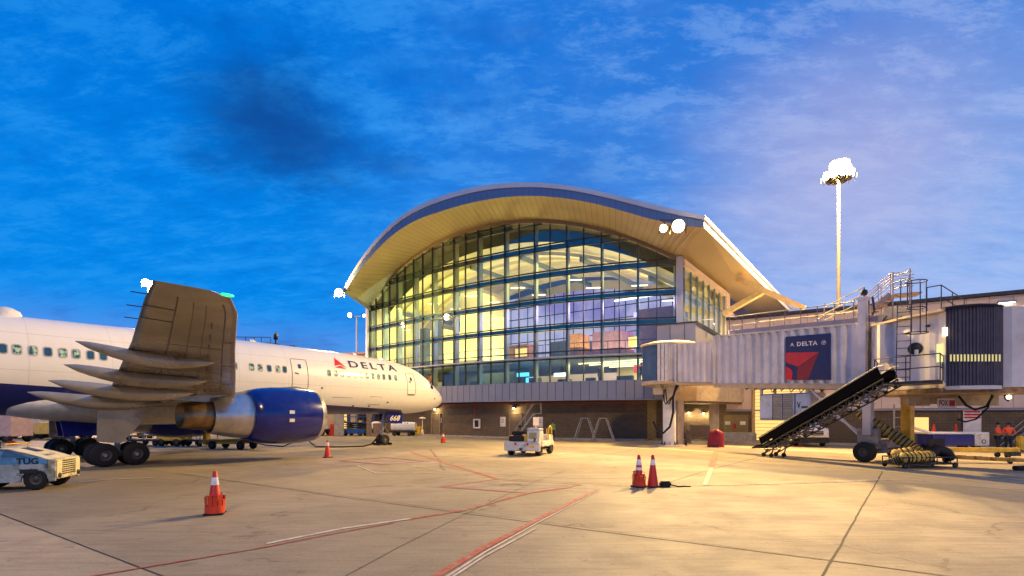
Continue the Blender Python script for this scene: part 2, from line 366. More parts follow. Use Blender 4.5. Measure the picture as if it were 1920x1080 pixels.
# ------------------------------------------------------------------ ground
def ground_mat():
    m = bpy.data.materials.new('apron_concrete'); m.use_nodes = True; t = NT(m.node_tree); b = m.node_tree.nodes['Principled BSDF']
    tc = t.n('ShaderNodeTexCoord'); O = tc.outputs['Object']
    mp = t.n('ShaderNodeMapping'); t.l(O, mp.inputs[0]); mp.inputs['Rotation'].default_value = (0, 0, .55); mp.inputs['Scale'].default_value = (.35, 3.2, 1)
    streak = t.noise(mp.outputs[0], 2.2, 7, .65, .3)
    big = t.noise(O, .09, 5, .55); mid = t.noise(O, .55, 7, .62, .4); fine = t.noise(O, 18, 5, .7); spots = t.noise(O, 2.6, 8, .7)
    c = t.mix(t.ss(big, .35, .65), (.27, .225, .14), (.43, .36, .235))
    c = t.mix(t.m('MULTIPLY', t.ss(mid, .44, .64), .58), c, (.25, .20, .135))
    c = t.mix(t.m('MULTIPLY', t.ss(streak, .42, .66), .60), c, (.20, .155, .10))
    c = t.mix(t.m('MULTIPLY', t.ss(fine, .35, .75), .30), c, (.54, .46, .34))
    c = t.mix(t.m('MULTIPLY', t.ss(spots, .57, .70), .65), c, (.15, .125, .095))
    vo = t.n('ShaderNodeTexVoronoi'); vo.feature = 'DISTANCE_TO_EDGE'; vo.inputs['Scale'].default_value = .16
    wv = t.n('ShaderNodeVectorMath'); wv.operation = 'ADD'; t.l(O, wv.inputs[0]); nz = t.n('ShaderNodeTexNoise'); t.l(O, nz.inputs['Vector']); nz.inputs['Scale'].default_value = .8; nz.inputs['Detail'].default_value = 6; sc_ = t.n('ShaderNodeVectorMath'); sc_.operation = 'SCALE'; t.l(nz.outputs['Color'], sc_.inputs[0]); sc_.inputs['Scale'].default_value = 1.6; t.l(sc_.outputs[0], wv.inputs[1]); t.l(wv.outputs[0], vo.inputs['Vector'])
    crack = t.m('MULTIPLY', t.m('LESS_THAN', vo.outputs['Distance'], .006), t.ss(mid, .48, .60))
    c = t.mix(t.m('MULTIPLY', crack, .55), c, (.10, .085, .065))
    drip = t.noise(O, 7.0, 3, .5); c = t.mix(t.m('MULTIPLY', t.ss(drip, .70, .76), t.ss(big, .40, .60)), c, (.12, .10, .075))
    mp3 = t.n('ShaderNodeMapping'); t.l(O, mp3.inputs[0]); mp3.inputs['Rotation'].default_value = (0, 0, -.9); mp3.inputs['Scale'].default_value = (.10, 2.6, 1)
    tyre = t.noise(mp3.outputs[0], 1.3, 3, .5, 1.2); c = t.mix(t.m('MULTIPLY', t.ss(tyre, .62, .70), .38), c, (.16, .13, .095))
    # slabs of slightly different tone
    mp2 = t.n('ShaderNodeMapping'); t.l(O, mp2.inputs[0]); mp2.inputs['Rotation'].default_value = (0, 0, .586); mp2.inputs['Location'].default_value = (400.34, -9.21, 0)
    br = t.n('ShaderNodeTexBrick'); t.l(mp2.outputs[0], br.inputs['Vector']); br.offset = 0; br.inputs['Scale'].default_value = 1; br.inputs['Brick Width'].default_value = 900.0; br.inputs['Row Height'].default_value = 6.0
    br.inputs['Mortar Size'].default_value = .016; br.inputs['Color1'].default_value = (.80, .79, .77, 1); br.inputs['Color2'].default_value = (1.1, 1.07, 1.02, 1); br.inputs['Mortar'].default_value = (.22, .2, .17, 1)
    c = t.mix(1.0, c, br.outputs['Color'], 'MULTIPLY')
    t.l(c, b.inputs['Base Color'])
    t.l(t.m('ADD', .50, t.m('MULTIPLY', mid, .4)), b.inputs['Roughness'])
    bp = t.n('ShaderNodeBump'); t.l(t.m('ADD', fine, t.m('MULTIPLY', streak, .6)), bp.inputs['Height']); bp.inputs['Strength'].default_value = .35; bp.inputs['Distance'].default_value = .01
    t.l(bp.outputs[0], b.inputs['Normal']); return m
g = MB(); N = 30
g.add([(-700, -60, 0), (700, -60, 0), (700, 1300, 0), (-700, 1300, 0)], [(0, 1, 2, 3)])
tag(g.build('ground', ground_mat(), loc=(0, 0, 0)), kind='structure')
def paintmat(name, c, wear):
    m = bpy.data.materials.new(name); m.use_nodes = True; t = NT(m.node_tree); b = m.node_tree.nodes['Principled BSDF']
    tc = t.n('ShaderNodeTexCoord'); n = t.noise(tc.outputs['Object'], 5, 8, .7); n2 = t.noise(tc.outputs['Object'], .8, 4, .6)
    f = t.m('MULTIPLY', t.ss(t.m('ADD', n, t.m('MULTIPLY', n2, .4)), .62, .86), wear, clamp=True)
    t.l(t.mix(f, c, (.33, .28, .21)), b.inputs['Base Color']); b.inputs['Roughness'].default_value = .7; return m
PR = paintmat('red_line_paint', (.42, .055, .03), .8); PW = paintmat('white_line_paint', (.62, .57, .47), .85); PRF = paintmat('faded_red_paint', (.36, .12, .07), 1.0); PJ = mat('joint_sealant', (.03, .027, .025), .8, var=.4)
PP = mat('patch_stain', (.22, .16, .12), .8, var=.3, scale=1.2)
zl = [.004]
def strip(name, px, w, m, wobble=0):
    pts = [gp(x, y) for x, y in px]; mb = MB(); z = zl[0]; zl[0] += .0006
    L = []; Rr = []
    dense = []
    for a, b in zip(pts, pts[1:]):
        n = max(1, int((b-a).length/.35))
        for i in range(n): dense.append(a.lerp(b, i/n))
    dense.append(pts[-1])
    for i, p in enumerate(dense):
        d = (dense[min(i+1, len(dense)-1)]-dense[max(i-1, 0)]).normalized(); nn = Vector((-d.y, d.x, 0))
        j = random.uniform(-wobble, wobble); L.append(p+nn*(w/2+j)+Vector((0, 0, z))); Rr.append(p-nn*(w/2-j)+Vector((0, 0, z)))
    mb.loft([L, Rr], closed=False, sm=False)
    return tag(mb.build(name, m), kind='structure')
strip('expansion_joint', [(-60, 940), (300, 1079), (420, 1125)], .022, PJ, .006)
strip('expansion_joint', [(330, 887), (640, 932), (1120, 996), (1560, 1052), (1800, 1084)], .028, PJ, .008)
strip('expansion_joint', [(1655, 884), (1600, 980), (1540, 1085)], .035, PJ, .008)
strip('expansion_joint', [(1060, 882), (1000, 905), (905, 948), (740, 1030), (640, 1085)], .016, PJ, .006)
strip('expansion_joint', [(1250, 906), (1320, 884), (1420, 858)], .03, PJ, .01)
strip('expansion_joint', [(640, 880), (790, 887), (920, 896), (1180, 912)], .022, PJ, .01)
strip('expansion_joint', [(806, 842), (822, 862), (832, 882)], .12, PP, .03)
strip('expansion_joint', [(560, 932), (700, 913), (830, 896)], .02, PJ, .008)
strip('red_line', [(770, 848), (935, 899)], .16, PR)
strip('red_line', [(930, 899), (828, 913), (990, 925), (1092, 909)], .10, PR)
strip('red_line', [(930, 899), (1092, 909)], .06, PRF)
strip('red_line', [(1070, 914), (990, 925), (870, 957), (760, 975)], .12, PR)
strip('white_line', [(770, 973), (640, 992), (500, 1020)], .10, PW)
strip('red_line', [(740, 981), (640, 998), (500, 1026), (180, 1080), (40, 1108)], .055, PR)
strip('red_line', [(1120, 918), (1000, 979), (900, 1032), (800, 1092)], .135, PR)
strip('white_line', [(1122, 921), (1008, 981), (910, 1036), (824, 1092)], .045, PW)
strip('white_line', [(1006, 991), (905, 1046), (850, 1082)], .05, PW)
strip('white_line', [(1255, 912), (1440, 908), (1640, 902)], .09, PW)
strip('red_line', [(1343, 846), (1334, 876)], .28, PRF)
strip('white_line', [(1334, 878), (1322, 910)], .16, paintmat('faded_white_paint', (.50, .44, .34), 1.0))
strip('red_line', [(636, 864), (720, 871), (800, 865), (722, 858), (636, 864)], .22, PRF)
strip('white_line', [(670, 873), (706, 888), (840, 886)], .06, PW)
strip('white_line', [(770, 872), (830, 884)], .05, PW)
strip('stain', [(938, 911), (946, 908.5), (968, 908), (980, 911)], .07, PP)
strip('white_line', [(148, 905), (200, 900), (290, 896)], .10, PW)
strip('white_line', [(1480, 905), (1700, 899), (1960, 925)], .05, PW)
# stained tarmac areas (soot under the aircraft, oil patches)
for cx_, cy_, rx, ry in ((700, 866, 3.2, 1.9), (930, 912, 2.2, .7)):
    c = gp(cx_, cy_); mb = MB(); vs = [(c.x+rx*math.cos(a)*(1+.12*math.sin(3*a+cx_)), c.y+ry*math.sin(a)*(1+.15*math.cos(4*a)), .0035) for a in [2*math.pi*i/40 for i in range(40)]]
    mb.add(vs, [list(range(40))]); st = mat('stain', (.27, .215, .16), .8, var=.25, scale=1.0, dirt=(.33, .28, .21), dirt_amt=.8)
    tag(mb.build('stain', st), kind='structure')

# ------------------------------------------------------------------ terminal
fx = [1269, 1195, 1126.5, 1062, 1002, 946.5, 896.5, 853, 811, 776, 745, 718, 694]
fh = [295, 288, 281, 274.5, 267.5, 259.5, 250, 241.5, 233, 224, 216.5, 210, 204]
fu = np.arange(13); fD = 13000/np.array(fh); fX = (np.array(fx)-960)/960*fD
cX = np.polyfit(fu, fX, 3); cY = np.polyfit(fu, fD, 3)
def fac(u): return Vector((np.polyval(cX, u), np.polyval(cY, u), 0))
def fnorm(u):
    d = (fac(u+.05)-fac(u-.05)).normalized(); n = Vector((d.y, -d.x, 0)); return n if n.y < 0 else -n
def arch(u): return 15.75 + 5.35*(1-abs((u-6.05)/6.0)**2.1)
B = Vector((.6, .8, 0)); E_ = Vector((.8, -.6, 0))
ZB0, ZB1, ZL = 3.65, 5.37, 7.65
term = thing('terminal_building', (0, 52, 0), 0, 'large airport terminal with a barrel-vaulted roof and a curved lit glass curtain wall', 'terminal')
def TB(mb, name, m=None, label=None):
    o = mb.build(name, m, term, world=True)
    if label: o['label'] = label
    return o
# glass
us = np.linspace(0, 12, 49)
for k in range(24):
    mb = MB(); uk = [k*.5, k*.5+.25, k*.5+.5]
    mb.loft([[fac(u)+Vector((0, 0, ZB1)) for u in uk], [fac(u)+Vector((0, 0, arch(u)+.1)) for u in uk]], closed=False, sm=False)
    TB(mb, 'window', M['glass'])
# horizontal bars
mb = MB(); hz = [(ZL-.16, .10, .16), (ZL+.52, .09, .16)]
z = ZL
for k in range(1, 6): hz += [(ZL+2.53*k-.0, .09, .18), (ZL+2.53*k+.56, .09, .18)]
for z, h, w in hz:
    mb = MB()
    for a, b in zip(np.linspace(0, 12, 49), np.linspace(0, 12, 49)[1:]):
        if arch((a+b)/2) > z+.1:
            mb.beam(fac(a)+fnorm(a)*.03+Vector((0, 0, z)), fac(b)+fnorm(b)*.03+Vector((0, 0, z)), w, h)
    TB(mb, 'transom', M['mullion'])
SPT = mat('spandrel_teal', (.05, .11, .13), .4, .4)
for k in range(1, 6):
    z = ZL+2.53*k+.28; mb = MB()
    for a, b in zip(us, us[1:]):
        if arch((a+b)/2) > z+.3: mb.beam(fac(a)-fnorm(a)*.10+Vector((0, 0, z)), fac(b)-fnorm(b)*.10+Vector((0, 0, z)), .12, .34)
    if mb.v: TB(mb, 'spandrel_beam', SPT)
mb = MB()
for a, b in zip(us, us[1:]): mb.beam(fac(a)+fnorm(a)*.22+Vector((0, 0, ZL)), fac(b)+fnorm(b)*.22+Vector((0, 0, ZL)), .40, .10)
TB(mb, 'ledge', M['fascia_cap'])
for k in range(25):
    u = k*.5; p = fac(u); n = fnorm(u); mb = MB()
    mb.beam(p+n*.05+Vector((0, 0, ZB1)), p+n*.05+Vector((0, 0, arch(u))), .075, .18, up=n)
    TB(mb, 'mullion', M['mullion'])
for k in range(13):
    u = k; p = fac(u); n = fnorm(u); mb = MB()
    mb.beam(p-n*.42+Vector((0, 0, ZB1)), p-n*.42+Vector((0, 0, arch(u)-.2)), .20, .50, up=n)
    TB(mb, 'column', M['fin'])
# arch frame
mb = MB()
for a, b in zip(us, us[1:]): mb.beam(fac(a)+fnorm(a)*.08+Vector((0, 0, arch(a)+.12)), fac(b)+fnorm(b)*.08+Vector((0, 0, arch(b)+.12)), .35, .32)
TB(mb, 'arch_frame', mat('arch_frame', (.16, .12, .07), .5))
# grey band : separate panels over a dark backing
mb = MB(); mb.use(M['gap'])
uu = np.linspace(-.15, 12.2, 51)
mb.loft([[fac(u)+fnorm(u)*.25+Vector((0, 0, z)) for u in uu] for z in (ZB0+.02, ZB1-.02)], closed=False, sm=False)
mb.use(M['panel_grey'])
for a, b in zip(uu[:-1:1], uu[1::1]):
    e = .008; n = fnorm((a+b)/2)
    p, q = fac(a+e)+fnorm(a)*.28, fac(b-e)+fnorm(b)*.28
    mb.extr([p+Vector((0, 0, ZB0)), q+Vector((0, 0, ZB0)), q+Vector((0, 0, ZB1)), p+Vector((0, 0, ZB1))], -n*.02)
mb.use(M['soffit']); 
mb.loft([[fac(u)+fnorm(u)*.3+Vector((0, 0, ZB0-.01)) for u in uu], [fac(u)-fnorm(u)*1.6+Vector((0, 0, ZB0-.01)) for u in uu]], closed=False, sm=False)
mb.loft([[fac(u)+fnorm(u)*.3+Vector((0, 0, ZB1+.005)) for u in uu], [fac(u)-fnorm(u)*.1+Vector((0, 0, ZB1+.005)) for u in uu]], closed=False, sm=False)
TB(mb, 'panel_band', label='grey metal panel band below the glass')
# lower wall
WB = 1.25
def lw(u, d=0): return fac(u)-fnorm(u)*(WB+d)
mb = MB(); uu2 = np.linspace(.75, 12.3, 40)
mb.loft([[lw(u)+Vector((0, 0, z)) for u in uu2] for z in (0, ZB0-.02)], closed=False, sm=False)
p = lw(.75); q = p + Vector((.75, .66, 0))*3.2
mb.quad(p, q, q+Vector((0, 0, ZB0)), p+Vector((0, 0, ZB0)))
TB(mb, 'block_wall', M['brick'], 'brown block wall of the ground floor')
mb = MB()
for a, b in zip(uu2, uu2[1:]): mb.beam(lw(a, -.07)+Vector((0, 0, 3.42)), lw(b, -.07)+Vector((0, 0, 3.42)), .06, .10)
TB(mb, 'red_pipe', mat('pipe_red', (.30, .03, .02), .5))
mb = MB()
for a, b in zip(uu2, uu2[1:]): mb.beam(lw(a, -.5)+Vector((0, 0, .07)), lw(b, -.5)+Vector((0, 0, .07)), .9, .14)
TB(mb, 'kerb', M['concrete'])
def u_at(px, off=WB):
    lo, hi = 0, 12.3
    for _ in range(40):
        m_ = (lo+hi)/2; p = fac(m_)-fnorm(m_)*off
        if 960+960*p.x/p.y > px: lo = m_
        else: hi = m_
    return (lo+hi)/2
def wall_frame(px):
    u = u_at(px); n = fnorm(u); return lw(u), n, Vector((-n.y, n.x, 0))
for px in (818, 967):
    p, n, tdir = wall_frame(px); mb = MB(); rz = math.atan2(tdir.y, tdir.x)
    mb.box(p+n*.03+Vector((0, 0, 1.19)), (1.25, .10, 2.38), rz); mb.use(M['door']) if False else None
    d = TB(mb, 'door', M['door']); 
    mb = MB(); mb.box(p+n*.12+tdir*.42+Vector((0, 0, 1.1)), (.16, .05, .05), rz); h = mb.build('handle', M['steel'], d); h.data.transform(Matrix.Translation(-Vector(term.location)))
    mb = MB()
    for dx in (-.68, .68): mb.box(p+n*.06+tdir*dx+Vector((0, 0, 1.25)), (.10, .12, 2.5), rz)
    mb.box(p+n*.06+Vector((0, 0, 2.46)), (1.24, .12, .10), rz); TB(mb, 'door_frame', mat('door_frame', (.22, .17, .10), .5))
# ---- roof
opx = [645, 672, 702, 730, 765, 800, 835, 880, 935, 1002, 1065, 1120, 1155, 1215, 1262, 1320]
oyb = [549, 509, 473, 446, 421, 405, 393.5, 381, 371, 367.5, 372.5, 383, 392, 409, 420, 427]
oyt = [541, 494, 454, 424, 397, 379, 366, 353.5, 345, 343, 348.5, 358.5, 366.5, 381, 392.5, 405]
oD = [54.0, 52.4, 51.0, 50.0, 49.0, 48.1, 47.3, 46.3, 45.2, 43.6, 42.2, 40.9, 40.1, 38.9, 38.1, 37.5]
NR = 66
def outer(px): return at(px, spl(opx, oyb, px), spl(opx, oD, px)), at(px, spl(opx, oyt, px), spl(opx, oD, px))
# inner pixel -> outer pixel correspondence along the seams
ipx = [694, 740, 797, 870, 952, 1042, 1155, 1225, 1269]; iox = [645, 672, 728, 828, 930, 1027, 1155, 1250, 1320]
def inner(opxv):
    ip = float(np.interp(opxv, iox, ipx)); u = u_at(ip, 0); u = min(max(u, 0), 12); return fac(u)+fnorm(u)*.12+Vector((0, 0, arch(u)+.28))
ox = np.linspace(645, 1320, NR+1)
# equal arc length spacing
dense = np.linspace(645, 1320, 700); pts = [outer(x)[0] for x in dense]; cum = [0]
for a, b in zip(pts, pts[1:]): cum.append(cum[-1]+(b-a).length)
ox = np.interp(np.linspace(0, cum[-1], NR+1), cum, dense)
OB = [outer(x)[0] for x in ox]; OT = [outer(x)[1] for x in ox]; IN = [inner(x) for x in ox]
mb = MB(); mb.use(M['gap']); mb.loft([[p+Vector((0, 0, .03)) for p in OB], [p+Vector((0, 0, .03)) for p in IN]], closed=False, sm=False)
mb.use(M['soffit'])
for i in range(NR):
    a, b, c, d = OB[i], OB[i+1], IN[i+1], IN[i]; e = .018
    mb.quad(a.lerp(b, e), b.lerp(a, e), c.lerp(d, e), d.lerp(c, e))
TB(mb, 'soffit', label='ribbed tan soffit under the roof overhang')
LB = 39
mb = MB()
fdir = Vector((-.45, -.89, 0))
SPLIT = .66
OM = [a.lerp(b, SPLIT) for a, b in zip(OB, OT)]
mb.use(M['gap']); mb.loft([[p-fdir*.03 for p in OB], [p-fdir*.03 for p in OM]], closed=False, sm=False)
mb.use(M['fascia'])
for i in range(NR):
    a, b, c, d = OB[i], OB[i+1], OM[i+1], OM[i]; e = .015
    mb.quad(a.lerp(b, e), b.lerp(a, e), c.lerp(d, e), d.lerp(c, e))
TB(mb, 'fascia', label='blue grey metal fascia along the arched roof edge')
mb = MB(); o1 = fdir*.10
mb.loft([[p+o1 for p in OM], [p+o1 for p in OT]], closed=False, sm=False)
mb.loft([[p+o1 for p in OM], [p for p in OM]], closed=False, sm=False)
mb.use(M['fascia_cap']); TB(mb, 'roof_edge_cap', M['fascia_cap'])
mb = MB(); RT = [p+o1 for p in OT]
BV = [Vector((0, 1, 0)).lerp(B, i/NR).normalized()*LB for i in range(NR+1)]
mb.loft([RT, [p+b for p, b in zip(RT, BV)]], closed=False, sm=True)
mb.loft([[p+b for p, b in zip(RT, BV)], [p+b for p, b in zip(IN, BV)]], closed=False, sm=False)
TB(mb, 'roof', M['roof'])
# right eave : side fascia and side soffit
TRb, TRt, TRm = OB[-1], OT[-1], OM[-1]; CR = fac(0)
mb = MB(); sl = Vector((0, 0, -.0))
mb.extr([TRb, TRb+B*LB, TRm+B*LB, TRm], E_*-.08)
mb.extr([TRm+E_*.1+o1, TRm+B*LB+E_*.1, TRt+B*LB+E_*.1, TRt+E_*.1+o1], E_*-.12)
TB(mb, 'side_fascia', mat('side_fascia', (.66, .64, .66), .4, .2, var=.04, scale=.4))
mb = MB(); SI = CR+Vector((0, 0, 15.75))
mb.quad(TRb, TRb+B*LB, SI+B*LB+Vector((0, 0, -.3)), IN[-1])
mb.use(M['soffit']); TB(mb, 'side_soffit', M['soffit'])
# left side : fascia + wall
TLb, TLt = OB[0], OT[0]; CL = fac(12); BL = Vector((.02, 1, 0))
mb = MB(); mb.quad(TLb, TLb+BL*LB, TLt+BL*LB, TLt); mb.quad(TLb, TLb+BL*LB, CL+BL*LB+Vector((0, 0, 15.5)), IN[0]); TB(mb, 'left_eave', M['fascia_cap'])
mb = MB(); mb.quad(CL, CL+BL*34, CL+BL*34+Vector((0, 0, 15.7)), CL+Vector((0, 0, 15.7))); TB(mb, 'left_wall', M['panel_grey'])
# corner piers
for u, w in ((0, .55), (12, .45)):
    mb = MB(); n = fnorm(u); sgn = 1 if u == 0 else -1
    c = fac(u)+E_*sgn*w*.55
    mb.box(c+Vector((0, 0, (ZB1+arch(u))/2+.1)), (w, .7, arch(u)-ZB1+.2), math.atan2(-n.x, n.y)+math.pi)
    TB(mb, 'corner_pier', M['fascia_cap'])
# side glazing and side wall
S0 = CR+E_*.55; SE = 13.2
mb = MB(); mb.quad(S0+B*.3+Vector((0, 0, ZB1)), S0+B*SE+Vector((0, 0, ZB1)), S0+B*SE+Vector((0, 0, 14.9)), S0+B*.3+Vector((0, 0, 15.1))); TB(mb, 'side_glass', M['side_glass'])
mb = MB()
for k in range(8):
    p = S0+B*(.3+k*(SE-.3)/7)+E_*.06; mb.beam(p+Vector((0, 0, ZB1)), p+Vector((0, 0, 15.0)), .09, .16, up=E_)
for z in (8.2, 10.7, 13.2): mb.beam(S0+E_*.04+Vector((0, 0, z)), S0+B*SE+E_*.04+Vector((0, 0, z)), .08, .08)
TB(mb, 'side_mullion', M['fin'])
mb = MB(); mb.beam(S0+Vector((0, 0, 15.35)), S0+B*(SE+.7)+Vector((0, 0, 15.2)), .5, .55)
mb.box(S0+B*(SE+.7)+Vector((0, 0, 11.6)), (1.4, .6, 7.6), math.atan2(B.y, B.x))
for a, b, zz in ((SE+1.3, SE+4.5, 13.8), (SE+4.5, SE+9, 12.7), (SE+9, SE+17, 12.0)):
    mb.quad(S0+B*a+Vector((0, 0, 5)), S0+B*b+Vector((0, 0, 5)), S0+B*b+Vector((0, 0, zz)), S0+B*a+Vector((0, 0, zz)))
TB(mb, 'side_wall', M['panel_beige'], 'beige stepped wall beyond the side windows')
# raking struts carrying the right eave
mb = MB()
p0 = at(1383, 523, 50.0); p1 = at(1508, 578, 46); p2 = at(1358, 588, 52.5)
pm = p0.lerp(p1, .42)
mb.beam(p0, p1, .45, .5); mb.beam(pm, p2, .42, .5)
TB(mb, 'strut', mat('strut_tan', (.62, .44, .2), .5), 'tan raking beams under the right eave')
# ---- interior
INT = 18.0
def bk(u, d, z): return fac(u)+B*d+Vector((0, 0, z))
mb = MB(); ui = np.linspace(.12, 11.88, 31)
mb.loft([[bk(u, .5, 5.2) for u in ui], [bk(u, INT, 5.2) for u in ui]], closed=False, sm=False)
mb.loft([[bk(u, 2.2, ZL+.4) for u in ui], [bk(u, INT, ZL+.4) for u in ui]], closed=False, sm=False)
TB(mb, 'floor_slab', M['int_floor'])
mb = MB(); mb.loft([[bk(u, 2.2, ZL-.1) for u in ui], [bk(u, INT, ZL-.1) for u in ui]], closed=False, sm=False)
mb.loft([[bk(u, 2.2, ZL-.1) for u in ui], [bk(u, 2.2, ZL+.4) for u in ui]], closed=False, sm=False); TB(mb, 'lower_ceiling', mat('lower_ceiling', (.30, .34, .30), .6))
# vault ceiling in gently folded leaves
mb = MB(); ds = np.linspace(2.4, INT, 9)
mb.loft([[bk(u, d, arch(u)-1.25+.05*d-(.8 if k % 2 else 0)-.35*math.sin(k*1.3)) for u in ui] for k, d in enumerate(ds)], closed=False, sm=False)
TB(mb, 'vault_ceiling', M['int_ceiling'])
mb = MB(); mb.loft([[bk(u, 2.38, arch(u)-1.1) for u in ui], [bk(u, 2.38, arch(u)+.1) for u in ui]], closed=False, sm=False); TB(mb, 'ceiling_upstand', mat('upstand_teal', (.03, .07, .08), .6))  # dark teal colour stands for the dim gap and sky reflection in the top glass
for k in range(1, 12, 2):
    mb = MB(); mb.beam(bk(k, 2.6, arch(k)-2.5), bk(k, INT-.3, arch(k)-2.3), .22, .5); TB(mb, 'ceiling_beam', M['fin'])
    for d in (4.5, 8.5, 12.5): mb = MB(); mb.box(bk(k+.5, d, min(arch(k+.5)-3.4, 15.9)), (1.5, .16, .08), math.atan2(E_.y, E_.x)+.5); TB(mb, 'ceiling_light', M['lit_strip'])
for d in (3.4, 6.0, 8.6, 11.2, 13.8, 16.4):
    mb = MB()
    for a, b in zip(ui, ui[1:]): mb.beam(bk(a, d, arch(a)-2.2+.05*d), bk(b, d, arch(b)-2.2+.05*d), .14, .35)
    TB(mb, 'ceiling_rib', M['int_wall'])
mb = MB()
for k in range(24): mb.beam(bk(k*.5+.1, 2.0, ZL+.4), bk(k*.5+.1, 2.0, ZL+1.5), .05)
mb.loft([[bk(u, 2.0, ZL+1.5) for u in ui], [bk(u, 2.05, ZL+1.58) for u in ui]], closed=False, sm=False); TB(mb, 'balcony_rail', M['dark_metal'])
# plenum behind the top of the glass
mb = MB(); mb.use(M['gap']); mb.loft([[bk(u, .6, arch(u)+.15) for u in ui], [bk(u, 2.5, arch(u)+.05) for u in ui]], closed=False, sm=False); TB(mb, 'plenum', M['int_dark'])
# end walls
mb = MB(); mb.quad(bk(11.9, .5, 5.2), bk(11.9, INT, 5.2), bk(11.9, INT, 16), bk(11.9, .5, 16)); TB(mb, 'end_wall', M['int_wall'])
mb = MB(); mb.quad(bk(.05, INT*.75, 5.2), bk(.05, INT, 5.2), bk(.05, INT, 16), bk(.05, INT*.75, 16)); TB(mb, 'end_wall', M['int_wall'])
# back wall with the big arched window of the opposite facade
Q = CR+B*INT
def bw(t, z, d=0): return Q - E_*t + B*d + Vector((0, 0, z))
W0, W1 = 6.6, 36.0
def warch(t): return 16.6+2.9*(1-((t-(W0+W1)/2)/((W1-W0)/2))**2)
mb = MB(); tt = np.linspace(W0, W1, 25)
mb.loft([[bw(t, warch(t)) for t in tt], [bw(t, warch(t)+1.2) for t in tt]], closed=False, sm=False)
mb.quad(bw(.3, 5), bw(W0, 5), bw(W0, 19), bw(.3, 15.4)); mb.quad(bw(W1, 5), bw(42, 5), bw(42, 15), bw(W1, 18))
mb.quad(bw(W0, 5), bw(W1, 5), bw(W1, 9.2), bw(W0, 9.2))
TB(mb, 'back_wall', M['int_wall'])
mb = MB()
for k in range(20):
    t = W0+(W1-W0)*k/19; mb.beam(bw(t, 9.2, -.05), bw(t, warch(t), -.05), .12, .12)
for z in (11.2, 13.1, 15.0, 16.6, 18.2):
    for a, b in zip(tt, tt[1:]):
        if warch((a+b)/2) > z: mb.beam(bw(a, z, -.05), bw(b, z, -.05), .1, .12)
TB(mb, 'back_window_grid', M['mullion'])
mb = MB(); mb.quad(bw(W0-1, 5, 2.5), bw(W1+1, 5, 2.5), bw(W1+1, 20.5, 2.5), bw(W0-1, 20.5, 2.5))  # added glowing lavender sheet, brightens the view through the back window
hm = bpy.data.materials.new('window_glow'); hm.use_nodes = True; ht = NT(hm.node_tree); hb_ = hm.node_tree.nodes['Principled BSDF']; htc = ht.n('ShaderNodeTexCoord')
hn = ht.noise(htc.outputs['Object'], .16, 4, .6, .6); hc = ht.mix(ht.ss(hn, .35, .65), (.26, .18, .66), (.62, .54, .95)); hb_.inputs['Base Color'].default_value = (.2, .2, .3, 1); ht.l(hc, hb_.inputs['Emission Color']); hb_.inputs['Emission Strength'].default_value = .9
TB(mb, 'window_glow_sheet', hm)
# rooms and blocks on the mezzanine
def ibox(u, d, su, sd, z0, z1, m, nm='interior_wall'):
    mb = MB(); c = fac(u)+B*d; mb.box(c+Vector((0, 0, (z0+z1)/2)), (su, sd, z1-z0), math.atan2(E_.y, E_.x)); return TB(mb, nm, m)
ibox(8.35, 10, 2.6, 6, ZL+.4, 17.6, M['int_wall'])
ibox(10.2, 9, 3.2, 5, ZL+.4, 13.2, M['int_wall'])
ibox(9.3, 4.6, 1.1, .8, ZL+.4, 13.6, M['int_dark'], 'dark_screen'); ibox(10.3, 5.2, 1.0, .8, ZL+.4, 13.2, M['int_dark'], 'dark_screen')
ibox(2.9, 9, 3.4, 3, ZL+.4, 11.0, M['int_purple']); ibox(1.0, 6, 3.6, 4, ZL+.4, 12.4, M['int_purple']); ibox(4.8, 12, 4.5, 3, ZL+.4, 10.8, M['int_dark'])
ibox(3.6, 6.2, 1.3, 2, ZL+.4, 10.6, M['wood']); ibox(6.3, 9, 3.0, 2, ZL+.4, 10.4, M['wood'])
ibox(2.2, 9.0, 2.4, 1.0, 9.5, 10.4, M['lit_yellow'], 'lit_sign')
ibox(2.0, 7.5, .25, .25, 12.3, 12.7, M['lit_purple'], 'spotlight'); ibox(6.1, 7.9, 1.6, .1, 9.0, 9.9, M['lit_yellow'], 'shop_window')
ibox(1.6, 5.0, 5.0, .12, 13.6, 13.75, M['lit_white'], 'light_strip')
# lower level
ibox(7.9, 7, 15, .4, 5.2, 7.5, mat('lower_wall', (.12, .13, .10), .6)); ibox(1.6, 10, 9, .4, 5.2, 7.5, M['int_wall']); ibox(11.0, 5, 5, .4, 5.2, 7.5, M['int_wall'])
ibox(1.25, 4.2, 2.6, .1, 6.35, 7.1, M['int_red'], 'red_banner')
ibox(5.2, 4.0, 1.5, .15, 6.35, 6.75, M['lit_cyan'], 'lit_shop_sign'); ibox(4.9, 4.4, 1.2, 1.0, 5.2, 6.2, M['lit_cyan'], 'shop_counter'); ibox(3.9, 4.0, 1.3, .15, 6.2, 6.55, M['lit_white'], 'lit_shop_sign')
for k in range(4): ibox(2.2-.1*k, 3.8+1.6*k, 7.5, .12, 7.40-.0, 7.47, M['lit_strip'], 'ceiling_light_strip')
for u, d, h in ((9.7, 1.8, .9), (9.0, 2.2, 1.1), (8.4, 1.9, .8), (7.4, 2.0, .9), (6.6, 2.1, .7), (4.4, 2.2, .8), (3.4, 2.0, .55), (2.6, 2.0, .6), (1.6, 2.0, .7), (.8, 2, .6)):
    ibox(u, d, random.uniform(.8, 1.7), .5, 5.2, 5.2+h, M['int_dark'] if u < 8 else M['dirty_white'], 'seating')
